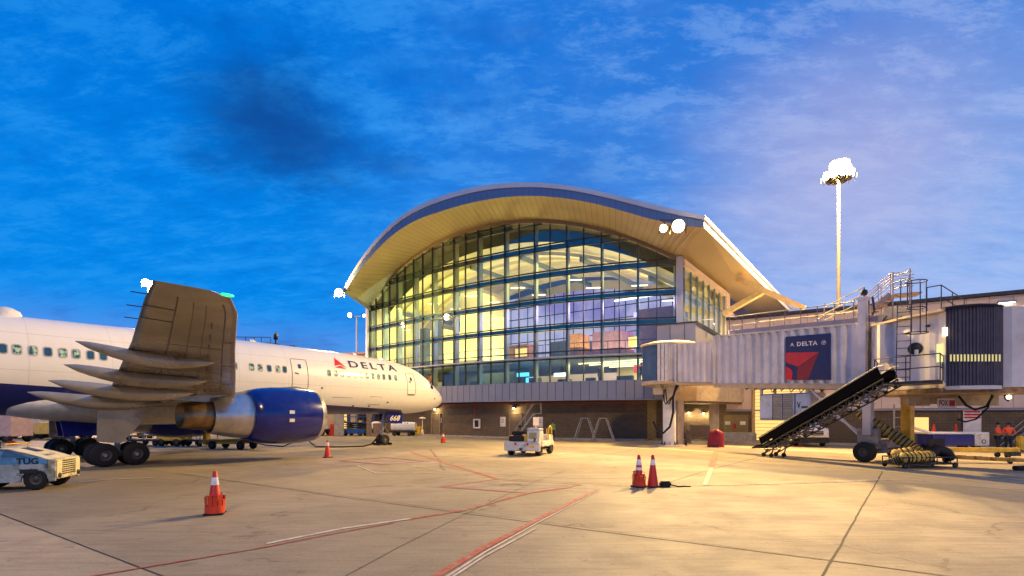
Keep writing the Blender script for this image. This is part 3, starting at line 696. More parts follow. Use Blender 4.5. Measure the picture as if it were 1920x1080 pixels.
# interior lights
area(bk(3.0, 7, 16.8), 14, 8, 1700, (1.0, .74, .30)); area(bk(9.0, 7, 14.8), 14, 8, 1900, (1.0, .82, .30)); area(bk(6, 10, 17.2), 18, 8, 1700, (1.0, .76, .30))
area(bk(3, 12, 14.5), 10, 6, 3200, (.60, .36, 1.0)); area(bk(3, 6, 9.2), 16, 6, 2300, (1.0, .70, .28), rot=(R(180), 0, 0)); area(bk(9, 6, 9.0), 16, 6, 2700, (1.0, .82, .28), rot=(R(180), 0, 0))
area(bk(2, 6, 7.2), 10, 5, 1100, (1.0, .74, .28)); area(bk(8, 4, 7.2), 16, 3, 420, (.9, .9, .40))

# lamps on door heads
def wall_lamp(pos, n, label, power=60):
    t = thing('wall_lamp', (pos.x, pos.y, pos.z), math.atan2(n.y, n.x), label, 'lamp', 'wall lamps over the ground floor doors')
    mb = MB(); mb.lathe([(.02, .16), (.10, .14), (.24, .0), (.25, -.02)], c=(.38, 0, .05), n=16); mb.build('shade', M['black'], t)
    mb = MB(); mb.tube([(0, 0, .05), (.2, 0, .24), (.38, 0, .2)], .02); mb.build('arm', M['black'], t)
    mb = MB(); mb.lathe([(.0, -.10), (.07, -.08), (.09, 0), (.05, .06)], c=(.38, 0, .0), n=12); mb.build('bulb', M['lamp_small'], t)
    lamp((pos.x+n.x*.42, pos.y+n.y*.42, pos.z-.12), power, (1, .72, .34), .08)
    return t
for px, lab in ((820, 'black wall lamp lit above the door just right of the aircraft nose'), (967, 'black wall lamp lit above the brown door behind the steps')):
    p, n, td = wall_frame(px); wall_lamp(p+n*.02+Vector((0, 0, 2.98)), n, lab, 130)
# signs and boxes on the wall
def wall_board(px, zc, w, h, label, name='wall_sign', m=None, cat='sign', lines=2):
    p, n, td = wall_frame(px); t = thing(name, (p.x+n.x*.02, p.y+n.y*.02, zc-h/2), math.atan2(n.y, n.x)+math.pi/2, label, cat)
    mb = MB(); mb.box((0, 0, h/2), (w, .04, h)); mb.build('board', m or M['sign_white'], t)
    mb = MB()
    for i in range(lines): mb.box((0, -.025, h*(.7-.22*i)), (w*.6, .006, h*.07))
    mb.build('markings', M['red'], t); return t
wall_board(943, 1.62, .62, .98, 'white sign with red print on the block wall left of the lamp-lit door')
wall_board(1012.5, 1.62, .62, .98, 'white sign with red print on the block wall right of the steps')
wall_board(826.5, 1.7, .35, .5, 'small pale sign beside the door near the aircraft nose')
p, n, td = wall_frame(895); t = thing('extinguisher_cabinet', (p.x+n.x*.02, p.y+n.y*.02, .9), math.atan2(n.y, n.x)+math.pi/2, 'white framed fire cabinet on the block wall below a red riser', 'cabinet')
mb = MB()
for dx in (-.36, .36): mb.box((dx, -.06, .5), (.14, .16, .98))
for dz in (.07, .93): mb.box((0, -.06, dz), (.58, .16, .14))
mb.build('frame', M['sign_white'], t); mb = MB(); mb.box((0, -.03, .5), (.56, .05, .7)); mb.build('glass', M['black'], t)
mb = MB(); mb.tube([(p+n*.1)+Vector((-.2, 0, 1.9)), (p+n*.1)+Vector((-.2, 0, 3.4))], .06); tag(mb.build('riser_pipe', mat('riser_red', (.3, .03, .02), .5)), 'red riser pipe above the white fire cabinet', 'pipe')

# ------------------------------------------------------------------ airliner (local frame : +x forward, +y left, z up, origin under the nose tip)
TH = R(52.5)
NX, NY = -6.2, 43.7
PLN = thing('airliner', (NX, NY, 0), TH, 'white twin engine airliner with a navy belly and DELTA titles, parked nose to the terminal', 'airliner')
def pw(s, l, z):   # station aft of nose, metres to the right, height -> world
    a = Vector((math.cos(TH), math.sin(TH), 0)); r = Vector((a.y, -a.x, 0)); return Vector((NX, NY, 0)) - a*s + r*l + Vector((0, 0, z))
def L(s, l, z): return Vector((-s, -l, z))
FS = [0, .12, .4, .9, 1.6, 2.4, 3.4, 4.6, 6.2, 8, 30, 34, 38, 42, 45.5, 47]
FT = [3.62, 3.92, 4.22, 4.58, 5.02, 5.52, 5.98, 6.26, 6.48, 6.56, 6.62, 6.60, 6.32, 6.2, 5.95, 5.7]
FB = [3.50, 3.20, 2.98, 2.78, 2.62, 2.50, 2.41, 2.36, 2.34, 2.33, 2.33, 2.55, 3.2, 4.1, 4.9, 5.25]
FW = [.03, .36, .66, .98, 1.27, 1.50, 1.68, 1.80, 1.87, 1.88, 1.88, 1.84, 1.62, 1.1, .55, .15]
def fus(s):
    t, b, w = (np.interp(s, FS, q) if s > 30 else spl(FS, q, s) for q in (FT, FB, FW)); return t, b, w
def fpt(s, ang, off=0.0):
    """ang measured from the top, positive to the right (starboard)"""
    t, b, w = fus(s); zc = (t+b)/2 + .0; return L(s, (w+off)*math.sin(ang), zc+((t-b)/2+off)*math.cos(ang))
def fside(s, z, off=.012, side=1):
    t, b, w = fus(s); zc = (t+b)/2; h = (t-b)/2; c = max(-.999, min(.999, (z-zc)/h)); a = math.acos(c); p = fpt(s, a*side, off); return p
def fuse_mat():
    m = bpy.data.materials.new('fuselage_paint'); m.use_nodes = True; t = NT(m.node_tree); b = m.node_tree.nodes['Principled BSDF']
    tc = t.n('ShaderNodeTexCoord'); s = t.n('ShaderNodeSeparateXYZ'); t.l(tc.outputs['Object'], s.inputs[0])
    sx = t.m('MULTIPLY', s.outputs[0], -1.0)
    bound = t.m('ADD', 2.62, t.m('MULTIPLY', t.m('MAXIMUM', t.m('SUBTRACT', sx, 4.0), 0.0), .041))
    bound = t.m('ADD', bound, t.m('MULTIPLY', t.m('MAXIMUM', t.m('SUBTRACT', 5.0, sx), 0.0), -.5))
    f = t.m('GREATER_THAN', bound, s.outputs[2])
    n = t.noise(tc.outputs['Object'], 1.3, 6, .6)
    mp = t.n('ShaderNodeMapping'); t.l(tc.outputs['Object'], mp.inputs[0]); mp.inputs['Scale'].default_value = (5, .4, .4); n2 = t.noise(mp.outputs[0], 1, 5, .6)
    w = t.mix(t.m('MULTIPLY', t.ss(n, .45, .75), .25), (.78, .76, .70), (.66, .62, .54)); w = t.mix(t.m('MULTIPLY', t.ss(n2, .5, .75), .12), w, (.5, .46, .4))
    # skin joints
    fr = t.m('FRACT', t.m('DIVIDE', sx, 2.9)); j = t.m('MAXIMUM', t.m('LESS_THAN', fr, .004), t.m('LESS_THAN', t.m('ABSOLUTE', t.m('SUBTRACT', s.outputs[2], 4.15)), .009)); j = t.m('MAXIMUM', j, t.m('LESS_THAN', t.m('ABSOLUTE', t.m('SUBTRACT', s.outputs[2], 5.75)), .009)); w = t.mix(t.m('MULTIPLY', j, .5), w, (.3, .28, .26))
    t.l(t.mix(f, w, (.010, .014, .12)), b.inputs['Base Color']); b.inputs['Roughness'].default_value = .30; b.inputs['Coat Weight'].default_value = .35; b.inputs['Coat Roughness'].default_value = .12
    bp = t.n('ShaderNodeBump'); t.l(n, bp.inputs['Height']); bp.inputs['Strength'].default_value = .06; bp.inputs['Distance'].default_value = .05; t.l(bp.outputs[0], b.inputs['Normal'])
    return m
FM = fuse_mat()
ss = [0, .04, .12, .25, .4, .65, .9, 1.2, 1.6, 2, 2.4, 2.9, 3.4, 4, 4.6, 5.4, 6.2, 7, 8] + list(np.linspace(9.5, 30, 14)) + [32, 34, 36, 38, 40, 42, 44, 45.5, 47]
mb = MB(); mb.loft([[fpt(s, 2*math.pi*k/56) for k in range(56)] for s in ss], caps=True); mb.build('fuselage', FM, PLN)
# wing to body fairing
mb = MB(); rings = []
for s in np.linspace(14.2, 27.5, 16):
    q = (s-14.2)/13.3; w = math.sin(math.pi*min(1, max(0, q)))**.45; rings.append([L(s, (2.12*w+.02)*math.cos(a), 2.95-.25+ (0.95*w)*math.sin(a)*(1 if math.sin(a) < 0 else .9)) for a in [2*math.pi*k/32 for k in range(32)]])
mb.loft(rings, caps=True); mb.build('wing_fairing', mat('fairing_paint', (.60, .57, .51), .35, coat=.3), PLN)
def solve_s(px, z, lat=None):
    lo, hi = .3, 30
    for _ in range(50):
        m_ = (lo+hi)/2; p = fside(m_, z); q = pw(-p.x, -p.y, p.z); x = 960+960*q.x/q.y
        if x > px: lo = m_
        else: hi = m_
    return (lo+hi)/2
def spatch(mb, s, z, ws, hs, off, rad=.35, n=5, side=1):
    """rounded patch lying on the fuselage skin"""
    pts = []
    r = min(ws, hs)*rad
    for cx_, cz_, a0 in ((ws/2-r, hs/2-r, 0), (-ws/2+r, hs/2-r, 90), (-ws/2+r, -hs/2+r, 180), (ws/2-r, -hs/2+r, 270)):
        for k in range(n+1): a = R(a0+90*k/n); pts.append((cx_+r*math.cos(a), cz_+r*math.sin(a)))
    c = fside(s, z, off, side); vs = [c]+[fside(s+x, z+y, off, side) for x, y in pts]
    mb.add(vs, [(0, i+1, (i+1) % len(pts)+1) for i in range(len(pts))], True)
win_lit = bpy.data.materials.new('cabin_window_lit'); win_lit.use_nodes = True; _t = NT(win_lit.node_tree); _b = win_lit.node_tree.nodes['Principled BSDF']
_c = _t.n('ShaderNodeTexCoord'); _n = _t.noise(_c.outputs['Object'], 5.5, 3, .6); _t.l(_t.mix(_t.ss(_n, .42, .58), (.02, .09, .10), (.80, .88, .50)), _b.inputs['Emission Color']); _b.inputs['Emission Strength'].default_value = .6; _b.inputs['Base Color'].default_value = (.02, .03, .03, 1); _b.inputs['Roughness'].default_value = .1; win_dark = mat('cabin_window_dark', (.03, .09, .16), .12); win_frame = mat('window_surround', (.42, .40, .37), .4)
wpx = [5, 32, 62, 90, 118, 143, 170, 194, 440, 472, 488, 505, 521, 534, 617, 630, 642, 654, 666, 678, 689, 700, 710, 720, 731, 742]
litset = {1, 2, 4, 5, 8, 9, 10, 12, 18, 19, 21, 22, 25}
sw = []
for i, px in enumerate(wpx):
    s = solve_s(px, 5.0); mb = MB(); mb.use(win_frame); spatch(mb, s, 5.0, .33, .47, .008); mb.use(win_lit if i in litset else win_dark); spatch(mb, s, 5.0, .24, .36, .016)
    mb.build('window', None, PLN)
for s in np.arange(6.4, 30, .86):
    mb = MB(); mb.use(win_frame); spatch(mb, s, 5.0, .33, .47, .008, side=-1); mb.use(win_dark); spatch(mb, s, 5.0, .24, .36, .016, side=-1); mb.build('window', None, PLN)
sk = mat('door_outline', (.10, .09, .08), .6)
def fdoor(s, z0, z1, w, name='door'):
    mb = MB(); mb.use(FM); spatch(mb, s, (z0+z1)/2, w, z1-z0, .006, .12)
    d = mb.build(name, None, PLN); mb = MB()
    r = .10; pts = []
    ws, hs = w, z1-z0
    for cx_, cz_, a0 in ((ws/2-r, hs/2-r, 0), (-ws/2+r, hs/2-r, 90), (-ws/2+r, -hs/2+r, 180), (ws/2-r, -hs/2+r, 270)):
        for k in range(6): a = R(a0+90*k/5); pts.append((cx_+r*math.cos(a), cz_+r*math.sin(a)))
    pts.append(pts[0]); out = []
    dense = []
    for a, b in zip(pts, pts[1:]):
        n = max(1, int(math.hypot(b[0]-a[0], b[1]-a[1])/.12))
        for i in range(n): dense.append((a[0]+(b[0]-a[0])*i/n, a[1]+(b[1]-a[1])*i/n))
    dense.append(pts[0])
    mb.tube([fside(s+x, (z0+z1)/2+y, .008) for x, y in dense], .017, 4, False); mb.build('seal', sk, d)
    mb = MB(); mb.tube([fside(s-w*.4, z0-.03, .02), fside(s+w*.4, z0-.03, .02)], .035, 5); mb.build('sill', sk, d)
    mb = MB(); mb.use(win_dark); spatch(mb, s, z1-.45, .2, .28, .02); mb.build('window', None, d)
    mb = MB(); mb.tube([fside(s+w*.12, z0+.9, .03), fside(s+w*.32, z0+.95, .03)], .03, 5); mb.build('handle', sk, d)
s_d2 = solve_s(563, 4.9); s_d1 = solve_s(771.5, 4.7)
fdoor(s_d2, 3.9, 5.72, 1.05); fdoor(s_d1, 3.85, 5.45, .85)
# hatch outlines and probes
for px, z, w, h in ((703, 3.3, .95, .55), (640, 3.15, 1.5, .6)):
    s = solve_s(px, z); mb = MB(); P_ = [(-w/2, -h/2), (w/2, -h/2), (w/2, h/2), (-w/2, h/2), (-w/2, -h/2)]
    mb.tube([fside(s+x, z+y, .006) for x, y in P_], .010, 4, False); mb.build('hatch', sk, PLN)
for px, z in ((815, 3.6), (662, 2.9), (692, 2.9), (727, 3.2), (604, 4.0)):
    s = solve_s(px, z); mb = MB(); spatch(mb, s, z, .16, .12, .01, .5); mb.build('sensor', sk, PLN)
# cockpit windows
ckm = mat('cockpit_glass', (.03, .02, .05), .1)
for side in (1, -1):
    for k, (a0, a1, s0, s1) in enumerate(((.06, .62, 1.55, 2.25), (.66, .98, 1.75, 2.6), (1.02, 1.28, 2.2, 3.0))):
        mb = MB(); grid = []
        for i in range(5):
            a = a0+(a1-a0)*i/4; sb = 1.32 + .75*(a/1.3)**1.4; row = []
            for j in range(4): row.append(fpt(sb+(.62-.12*k)*j/3*(.9), a*side, .012))
            grid.append(row)
        mb.loft(grid, closed=False); mb.build('cockpit_window', ckm, PLN)
# titles wrapped on the skin
def skin_text(txt, px0, px1, z0, h, m, name, bold=.0, shear=0, spacing=1.08):
    vs, fs, w = textmesh(txt, h*1.38, bold, shear, spacing); s0, s1 = solve_s(px0, z0), solve_s(px1, z0)
    bm = bmesh.new(); bv = [bm.verts.new((v.x*(s1-s0)/w, v.y, 0)) for v in vs]
    for f in fs:
        try: bm.faces.new([bv[i] for i in f])
        except ValueError: pass
    bmesh.ops.triangulate(bm, faces=bm.faces)
    for _ in range(4):
        e = [q for q in bm.edges if q.calc_length() > .14]
        if not e: break
        bmesh.ops.subdivide_edges(bm, edges=e, cuts=1); bmesh.ops.triangulate(bm, faces=bm.faces)
    bm.verts.index_update(); mb = MB(); mb.add([fside(s0+v.co.x, z0+v.co.y, .016) for v in bm.verts], [[v.index for v in f.verts] for f in bm.faces], True); bm.free()
    return mb.build(name, m, PLN, fixn=False)
skin_text('DELTA', 656, 745, 5.50, .47, M['delta_navy'], 'title_lettering', .012, 0, 1.35)
def skin_tri(tri, m, name):
    mb = MB(); n = 8; a, b, c = tri; vs = []; idx = {}
    for i in range(n+1):
        for j in range(n+1-i):
            u, v = i/n, j/n; s = a[0]*(1-u-v)+b[0]*u+c[0]*v; z = a[1]*(1-u-v)+b[1]*u+c[1]*v; idx[i, j] = len(vs); vs.append(fside(s, z, .017))
    fs = []
    for i in range(n):
        for j in range(n-i):
            fs.append((idx[i, j], idx[i+1, j], idx[i, j+1]))
            if i+j < n-1: fs.append((idx[i+1, j], idx[i+1, j+1], idx[i, j+1]))
    mb.add(vs, fs, True); return mb.build(name, m, PLN, fixn=False)
s0, s1 = solve_s(628, 5.4), solve_s(651, 5.4); sm_ = s0+(s1-s0)*.22
skin_tri(((s0, 5.50), (sm_, 6.08), (s0+(s1-s0)*.55, 5.62)), mat('logo_red_light', (.72, .015, .02), .4, var=.03), 'emblem')
skin_tri(((sm_, 6.08), (s1, 5.40), (s0+(s1-s0)*.55, 5.60)), M['delta_red'], 'emblem')
skin_tri(((s0, 5.40), (s0+(s1-s0)*.5, 5.56), (s1*.92+s0*.08, 5.33)), mat('logo_red_dark', (.42, .01, .02), .4, var=.03), 'emblem')
# wings
def wing(side):
    st = [(1.2, 15.9, 25.2, 2.75, 1.15), (1.9, 17.3, 25.1, 2.80, 1.1), (4.2, 18.65, 24.75, 2.98, .92), (6.5, 19.7, 24.5, 3.22, .72), (10, 21.25, 25.15, 3.76, .50), (14, 23.06, 25.9, 4.36, .36), (17.8, 24.7, 26.75, 4.86, .24), (18.9, 25.35, 26.95, 4.98, .16), (19.15, 25.9, 27.0, 5.02, .06)]
    rings = []
    for l, le, te, z, th in st:
        c = te-le; rg = []
        for x in [0, .01, .04, .1, .2, .35, .5, .65, .8, .92, 1.0]:
            yt = th*(2.9*(.2969*math.sqrt(x)-.126*x-.3516*x*x+.2843*x**3-.1015*x**4))*.62; rg.append(L(le+c*x, l*side, z+yt*1.0-.0*x))
        for x in [.92, .8, .65, .5, .35, .2, .1, .04, .01]:
            yt = th*(2.9*(.2969*math.sqrt(x)-.126*x-.3516*x*x+.2843*x**3-.1015*x**4))*.62; rg.append(L(le+c*x, l*side, z-yt))
        rings.append(rg)
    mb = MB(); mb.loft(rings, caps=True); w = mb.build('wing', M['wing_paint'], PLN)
    sp_ = lambda l: [float(np.interp(l, [q[0] for q in st], [q[k] for q in st])) for k in (1, 2, 3, 4)]
    # panel lines of aileron, flaps and slats on the underside
    mb = MB()
    def under(l, x): le, te, z, th = sp_(l); yt = th*(2.9*(.2969*math.sqrt(x)-.126*x-.3516*x*x+.2843*x**3-.1015*x**4))*.62; return L(le+(te-le)*x, l*side, z-yt-.004)
    for x in (.14, .68): mb.tube([under(l, x) for l in np.linspace(3 if x > .5 else 7, 18.4, 30)], .016, 4, False)
    for l in (12.6, 16.4, 17.4): mb.tube([under(l, x) for x in np.linspace(.68, .99, 8)], .016, 4, False)
    for l in (9, 12, 15): mb.tube([under(l, x) for x in np.linspace(.02, .14, 5)], .013, 4, False)
    for k in range(9): mb.tube([under(7.5+k*1.1, .28), under(7.5+k*1.1+.5, .285)], .02, 4, False)
    for x in (.36, .50): mb.tube([under(l, x) for l in np.linspace(4, 18.2, 30)], .008, 4, False)
    for l in (5, 7.6, 10.9, 14.2): mb.tube([under(l, x) for x in np.linspace(.14, .68, 10)], .008, 4, False)
    mb.build('panel_seam', sk, w)
    # static wicks
    for l in (16.2, 17.2, 18.2):
        mb = MB(); le, te, z, th = sp_(l); mb.tube([L(te, l*side, z), L(te+.30, l*side, z+.0)], .012, 4); mb.build('static_wick', M['black'], w)
    # flap track fairings
    for l, ln, r, se in ((13.0, 3.7, .25, 26.95), (10.0, 4.3, .30, 26.6), (7.4, 4.7, .33, 26.5), (4.6, 4.6, .34, 26.6)):
        le, te, z, th = sp_(l); rg = []
        for q in np.linspace(0, 1, 14):
            s = se-ln+ln*q; rr = r*.88*max(.02, math.sin(math.pi*min(1, q**.95))**.55 if q < .99 else .04); zc = z-.20-.14*math.sin(math.pi*q)+.30*q*q
            rg.append([L(s, (l+rr*.72*math.cos(a))*side, zc+rr*1.0*math.sin(a)) for a in [2*math.pi*k/14 for k in range(14)]])
        mb = MB(); mb.loft(rg, caps=True); mb.build('flap_fairing', M['wing_paint'], w)
    # leading edge dark strip / bare metal
    mb = MB(); rg = []
    for l, le, te, z, th in st[2:8]:
        c = te-le; yt = lambda x: th*(2.9*(.2969*math.sqrt(x)-.126*x-.3516*x*x+.2843*x**3-.1015*x**4))*.62+.006
        rg.append([L(le+c*x, l*side, z+yt(x)) for x in (.05, .02, .008)]+[L(le-.006, l*side, z)]+[L(le+c*x, l*side, z-yt(x)) for x in (.008, .02, .05)])
    mb.loft(rg, closed=False); mb.build('slat_edge', mat('slat_metal', (.30, .25, .20), .4, .6), w)
    # nav light
    mb = MB(); mb.lathe([(.0, -.16), (.035, -.12), (.042, 0), (.03, .12), (0, .16)], c=L(25.5, 19.08*side, 5.0), axis='X', n=10); mb.build('navigation_light', M['lit_green'] if side > 0 else emis('lit_red', (1, .03, .02), 6), w)
    return w
wing(1); wing(-1)
# engines
def engine(side):
    l = 6.48; zc = 2.22; c = L(0, l*side, zc)
    c = L(.62, l*side, zc)
    e = MB(); prof = [(1.12, -15.35), (1.14, -15.12), (1.20, -15.02), (1.27, -15.06), (1.35, -15.3), (1.42, -15.9), (1.44, -16.8), (1.41, -17.5), (1.33, -18.1), (1.18, -18.65), (1.12, -18.65), (1.05, -18.0)]
    e.lathe([(r, h) for r, h in prof[4:]], c=c, axis='X', n=48); root = e.build('engine_cowl', M['navy'], PLN)
    mb = MB(); mb.lathe([(1.02, -15.9), (1.08, -15.5), (1.12, -15.3), (1.17, -15.08), (1.22, -15.0), (1.28, -15.06), (1.35, -15.3)], c=c, axis='X', n=48); mb.build('intake_lip', M['engine_metal'], root)
    mb = MB(); mb.lathe([(1.02, -15.9), (1.0, -16.3), (.0, -16.35)], c=c, axis='X', n=36); mb.build('fan', M['black'], root)
    mb = MB(); mb.lathe([(1.10, -18.3), (1.05, -19.05), (.96, -19.6), (.82, -20.25), (.79, -20.26), (.77, -20.1)], c=c, axis='X', n=40); mb.build('exhaust_sleeve', M['engine_metal'], root)
    mb = MB(); mb.lathe([(.70, -19.9), (.66, -20.3), (.60, -21.0), (.55, -21.4), (.52, -21.4), (.50, -21.0), (.0, -20.9)], c=c, axis='X', n=36); mb.build('exhaust_nozzle', M['nozzle'], root)
    mb = MB()   # pylon
    rg = []
    for s, zt, zb, w in ((15.9, 3.62, 3.45, .05), (16.8, 3.72, 3.3, .22), (18.4, 3.55, 3.0, .28), (20.0, 3.25, 2.75, .28), (21.6, 3.1, 2.85, .2), (23.2, 3.0, 2.95, .05)):
        rg.append([L(s, l*side-w, zt), L(s, l*side+w, zt), L(s, l*side+w, zb), L(s, l*side-w, zb)])
    mb.loft(rg, caps=True, sm=False); mb.build('pylon', M['wing_paint'], PLN)
    for dz in (.17, -.23):
        mb = MB(); a = -.05; rr = 1.46
        for dy in (.0,):
            y = math.sqrt(rr**2-dz**2); p = c+Vector((-17.05, -y, dz)); mb.box(p, (.26, .02, .16)); mb.build('placard', M['sign_white'], root)
engine(1); engine(-1)
# landing gear
RIM = mat('rim_grey', (.07, .065, .06), .5, .4)
def wheel_at(p, r, w, parent, nm='wheel', hub=.5, axis='Y', m=None):
    mb = MB(); mb.lathe([(r*hub, -w/2), (r*.86, -w/2), (r*.97, -w*.38), (r, -w*.2), (r, w*.2), (r*.97, w*.38), (r*.86, w/2), (r*hub, w/2)], c=p, axis=axis, n=28)
    o = mb.build(nm, m or M['rubber'], parent)
    mb = MB(); mb.lathe([(0, -w*.40), (r*.16, -w*.42), (r*.18, -w*.3), (r*.42, -w*.28), (r*hub, -w*.46), (r*hub, w*.46), (r*.42, w*.28), (r*.18, w*.3), (r*.16, w*.42), (0, w*.40)], c=p, axis=axis, n=20); mb.build('rim', RIM, o)
    return o
def main_gear(side):
    s, l = 23.5, 3.66*side
    mb = MB(); mb.tube([L(s, l, .55), L(s, l, 1.6)], .11, 14); mb.tube([L(s, l, 1.4), L(s, l-.1*side, 3.0)], .17, 14); mb.tube([L(s, l, 1.9), L(s-1.3, l-.4*side, 2.9)], .07); mb.tube([L(s, l, 1.7), L(s, l-1.5*side, 2.8)], .08)
    mb.box(L(s, l, .55), (1.6, .22, .24)); mb.tube([L(s-.57, l-.6, .5), L(s-.57, l+.6, .5)], .08); mb.tube([L(s+.57, l-.6, .5), L(s+.57, l+.6, .5)], .08)
    g = mb.build('main_gear_leg', M['galv'], PLN)
    for ds in (-.57, .57):
        for dl in (-.44, .44): wheel_at(L(s+ds, l+dl, .51), .51, .37, g)
    mb = MB(); mb.extr([L(s-.9, l+.62*side, 3.05), L(s+.85, l+.62*side, 3.05), L(s+.85, l+.55*side, 1.1), L(s+.0, l+.55*side, 1.0), L(s-.75, l+.58*side, 1.9)], (0, .05*side, 0)); mb.build('gear_door', M['wing_paint'], PLN)
    mb = MB(); mb.extr([L(s-1.5, .4*side, 2.45), L(s+1.4, .4*side, 2.45), L(s+1.2, .55*side, 1.25), L(s-1.2, .55*side, 1.25)], (0, .05, 0)); mb.build('gear_door', M['navy'], PLN)
main_gear(1); main_gear(-1)
s = 6.0
mb = MB(); mb.tube([L(s, 0, .4), L(s, 0, 1.3)], .07, 12); mb.tube([L(s, 0, 1.1), L(s-.15, 0, 2.5)], .12, 12); mb.tube([L(s, 0, 1.25), L(s-1.1, 0, 2.4)], .05); mb.tube([L(s-.05, -.3, 1.5), L(s-.05, .3, 1.5)], .05); mb.tube([L(s, -.38, .4), L(s, .38, .4)], .055)
mb.tube([L(s, 0, .6), L(s+.25, 0, .95), L(s, 0, 1.2)], .04); mb.tube([L(s-.1, .2, 1.3), L(s-.4, .25, .9), L(s-.2, .2, .6)], .025)
ng = mb.build('nose_gear_leg', M['galv'], PLN)
for dl in (-.27, .27): wheel_at(L(s, dl, .40), .40, .24, ng)
for sd in (-.16, .16):
    mb = MB(); mb.lathe([(.0, 0), (.08, 0), (.09, .05), (.05, .12)], c=L(s-.12, sd, 1.62), axis='X', n=12); mb.build('taxi_light', M['steel'], ng)
mb = MB(); mb.extr([L(s-1.6, .42, 2.42), L(s-.05, .42, 2.42), L(s-.15, .50, 1.72), L(s-.35, .52, 1.62), L(s-1.45, .52, 1.62)], (0, -.04, 0)); nd = mb.build('nose_gear_door', M['navy'], PLN)
mb = MB(); put_text(mb, '668', L(s-.28, .545, 1.84), (1, 0, 0), (0, -.08, .6), .95, .40, .01, .25); mb.build('door_number', M['sign_white'], nd, fixn=False)
mb = MB(); mb.extr([L(s-1.6, -.42, 2.42), L(s-.05, -.42, 2.42), L(s-.15, -.50, 1.72), L(s-1.45, -.52, 1.62)], (0, .04, 0)); mb.build('nose_gear_door', M['navy'], PLN)
# tail
def surf(name, pts, th, m):
    mb = MB(); rg = []
    for (p, c, ax) in pts:
        rg.append([p+Vector((-c*x, 0, 0))+Vector(ax)*th*c*y for x, y in ((0, 0), (.1, .5), (.4, .6), (1, 0), (.4, -.6), (.1, -.5))])
    mb.loft(rg, caps=True); return mb.build(name, m, PLN)
surf('tail_fin', [(L(37, 0, 6.0), 8.5, (0, 1, 0)), (L(43.4, 0, 13.6), 3.4, (0, 1, 0))], .09, M['navy'])
for sd in (1, -1): surf('tailplane', [(L(41.0, .6*sd, 5.6), 5.0, (0, 0, 1)), (L(45.5, 7.6*sd, 6.3), 1.7, (0, 0, 1))], .08, M['white_paint'])
mb = MB(); mb.extr([L(7.9, 0, 6.33), L(8.5, 0, 6.33), L(8.62, 0, 6.75), L(8.45, 0, 6.75)], (0, .03, 0)); mb.build('antenna', M['white_paint'], PLN)
mb = MB(); mb.extr([L(14.9, 0, 6.33), L(15.7, 0, 6.33), L(15.95, 0, 6.85), L(15.7, 0, 6.85)], (0, .03, 0)); mb.build('antenna', M['white_paint'], PLN)
mb = MB(); mb.lathe([(0, .55), (.25, .50), (.5, .35), (.62, 0)], c=L(26.6, 0, 6.48), n=24); mb.build('antenna_dome', M['white_paint'], PLN)
mb = MB(); mb.lathe([(0, .16), (.08, .12), (.11, 0)], c=L(11.6, 0, 6.35), n=12); mb.build('beacon', emis('beacon_red', (1, .1, .03), 1.5), PLN)

# ------------------------------------------------------------------ high masts and floodlights
def flood_head(t, loc, aim, n=1, w=.55, m=None):
    """a floodlight: housing with a glowing front glass"""
    d = Vector(aim).normalized(); q = d.to_track_quat('Y', 'Z').to_matrix().to_4x4()
    mb = MB(); mb.lathe([(0, -.34), (w*.2, -.32), (w*.26, -.2), (w*.46, -.05), (w*.52, .12), (w*.52, .16), (w*.46, .16)], c=loc, axis='Y', n=20, mtx=q); mb.beam(Vector(loc)+Vector((-w*.6, 0, 0)), Vector(loc)+Vector((w*.6, 0, 0)), .05); mb.beam(Vector(loc)+Vector((-w*.6, 0, 0)), Vector(loc)+Vector((-w*.6, 0, -w*.6)), .05); mb.beam(Vector(loc)+Vector((w*.6, 0, 0)), Vector(loc)+Vector((w*.6, 0, -w*.6)), .05); h = mb.build('floodlight', M['housing'], t)
    mb = MB(); mb.lathe([(0, .19), (w*.3, .18), (w*.46, .14)], c=loc, axis='Y', n=20, mtx=q); mb.build('lens', m or M['lamp'], h); return h
def mast(x, y, h, label, heads, r0=.3, r1=.13, m=None):
    t = thing('light_mast', (x, y, 0), 0, label, 'light mast')
    mb = MB(); mb.tube([(0, 0, 0), (0, 0, h*.5), (0, 0, h)], [r0, (r0+r1)/2, r1], 14); mb.build('pole', m or M['galv'], t)
    mb = MB(); mb.lathe([(r0*1.8, 0), (r0*1.8, .12), (r0*1.1, .16)], n=16); mb.build('base_plate', M['galv'], t)
    return t
MX, MY, MH = 31.0, 48.6, 25.0
t = mast(MX, MY, MH, 'tall high mast on the right carrying the brightest cluster of warm floodlights', 8, .22, .12, mat('mast_tan', (.13, .11, .10), .6))
mb = MB(); mb.lathe([(.9, -.05), (.95, 0), (.9, .05), (.85, 0), (.9, -.05)], c=(0, 0, MH-.1), n=24)
for k in range(4): a = k*math.pi/2; mb.beam((0, 0, MH-.1), (.9*math.cos(a), .9*math.sin(a), MH-.1), .07)
mb.build('ring', M['galv'], t)
for k in range(10):
    a = 2*math.pi*k/10; d = Vector((math.cos(a), math.sin(a), -.30)); flood_head(t, (1.05*math.cos(a), 1.05*math.sin(a), MH+.0), d, w=.78)
for k in range(4):
    a = R(-150+k*30); flood_head(t, (.7*math.cos(a), .7*math.sin(a), MH+.85), (math.cos(a), math.sin(a), -.25), w=.78)
lamp((MX-1.6, MY-2.9, MH+.2), P_MAST, WARM, .6)
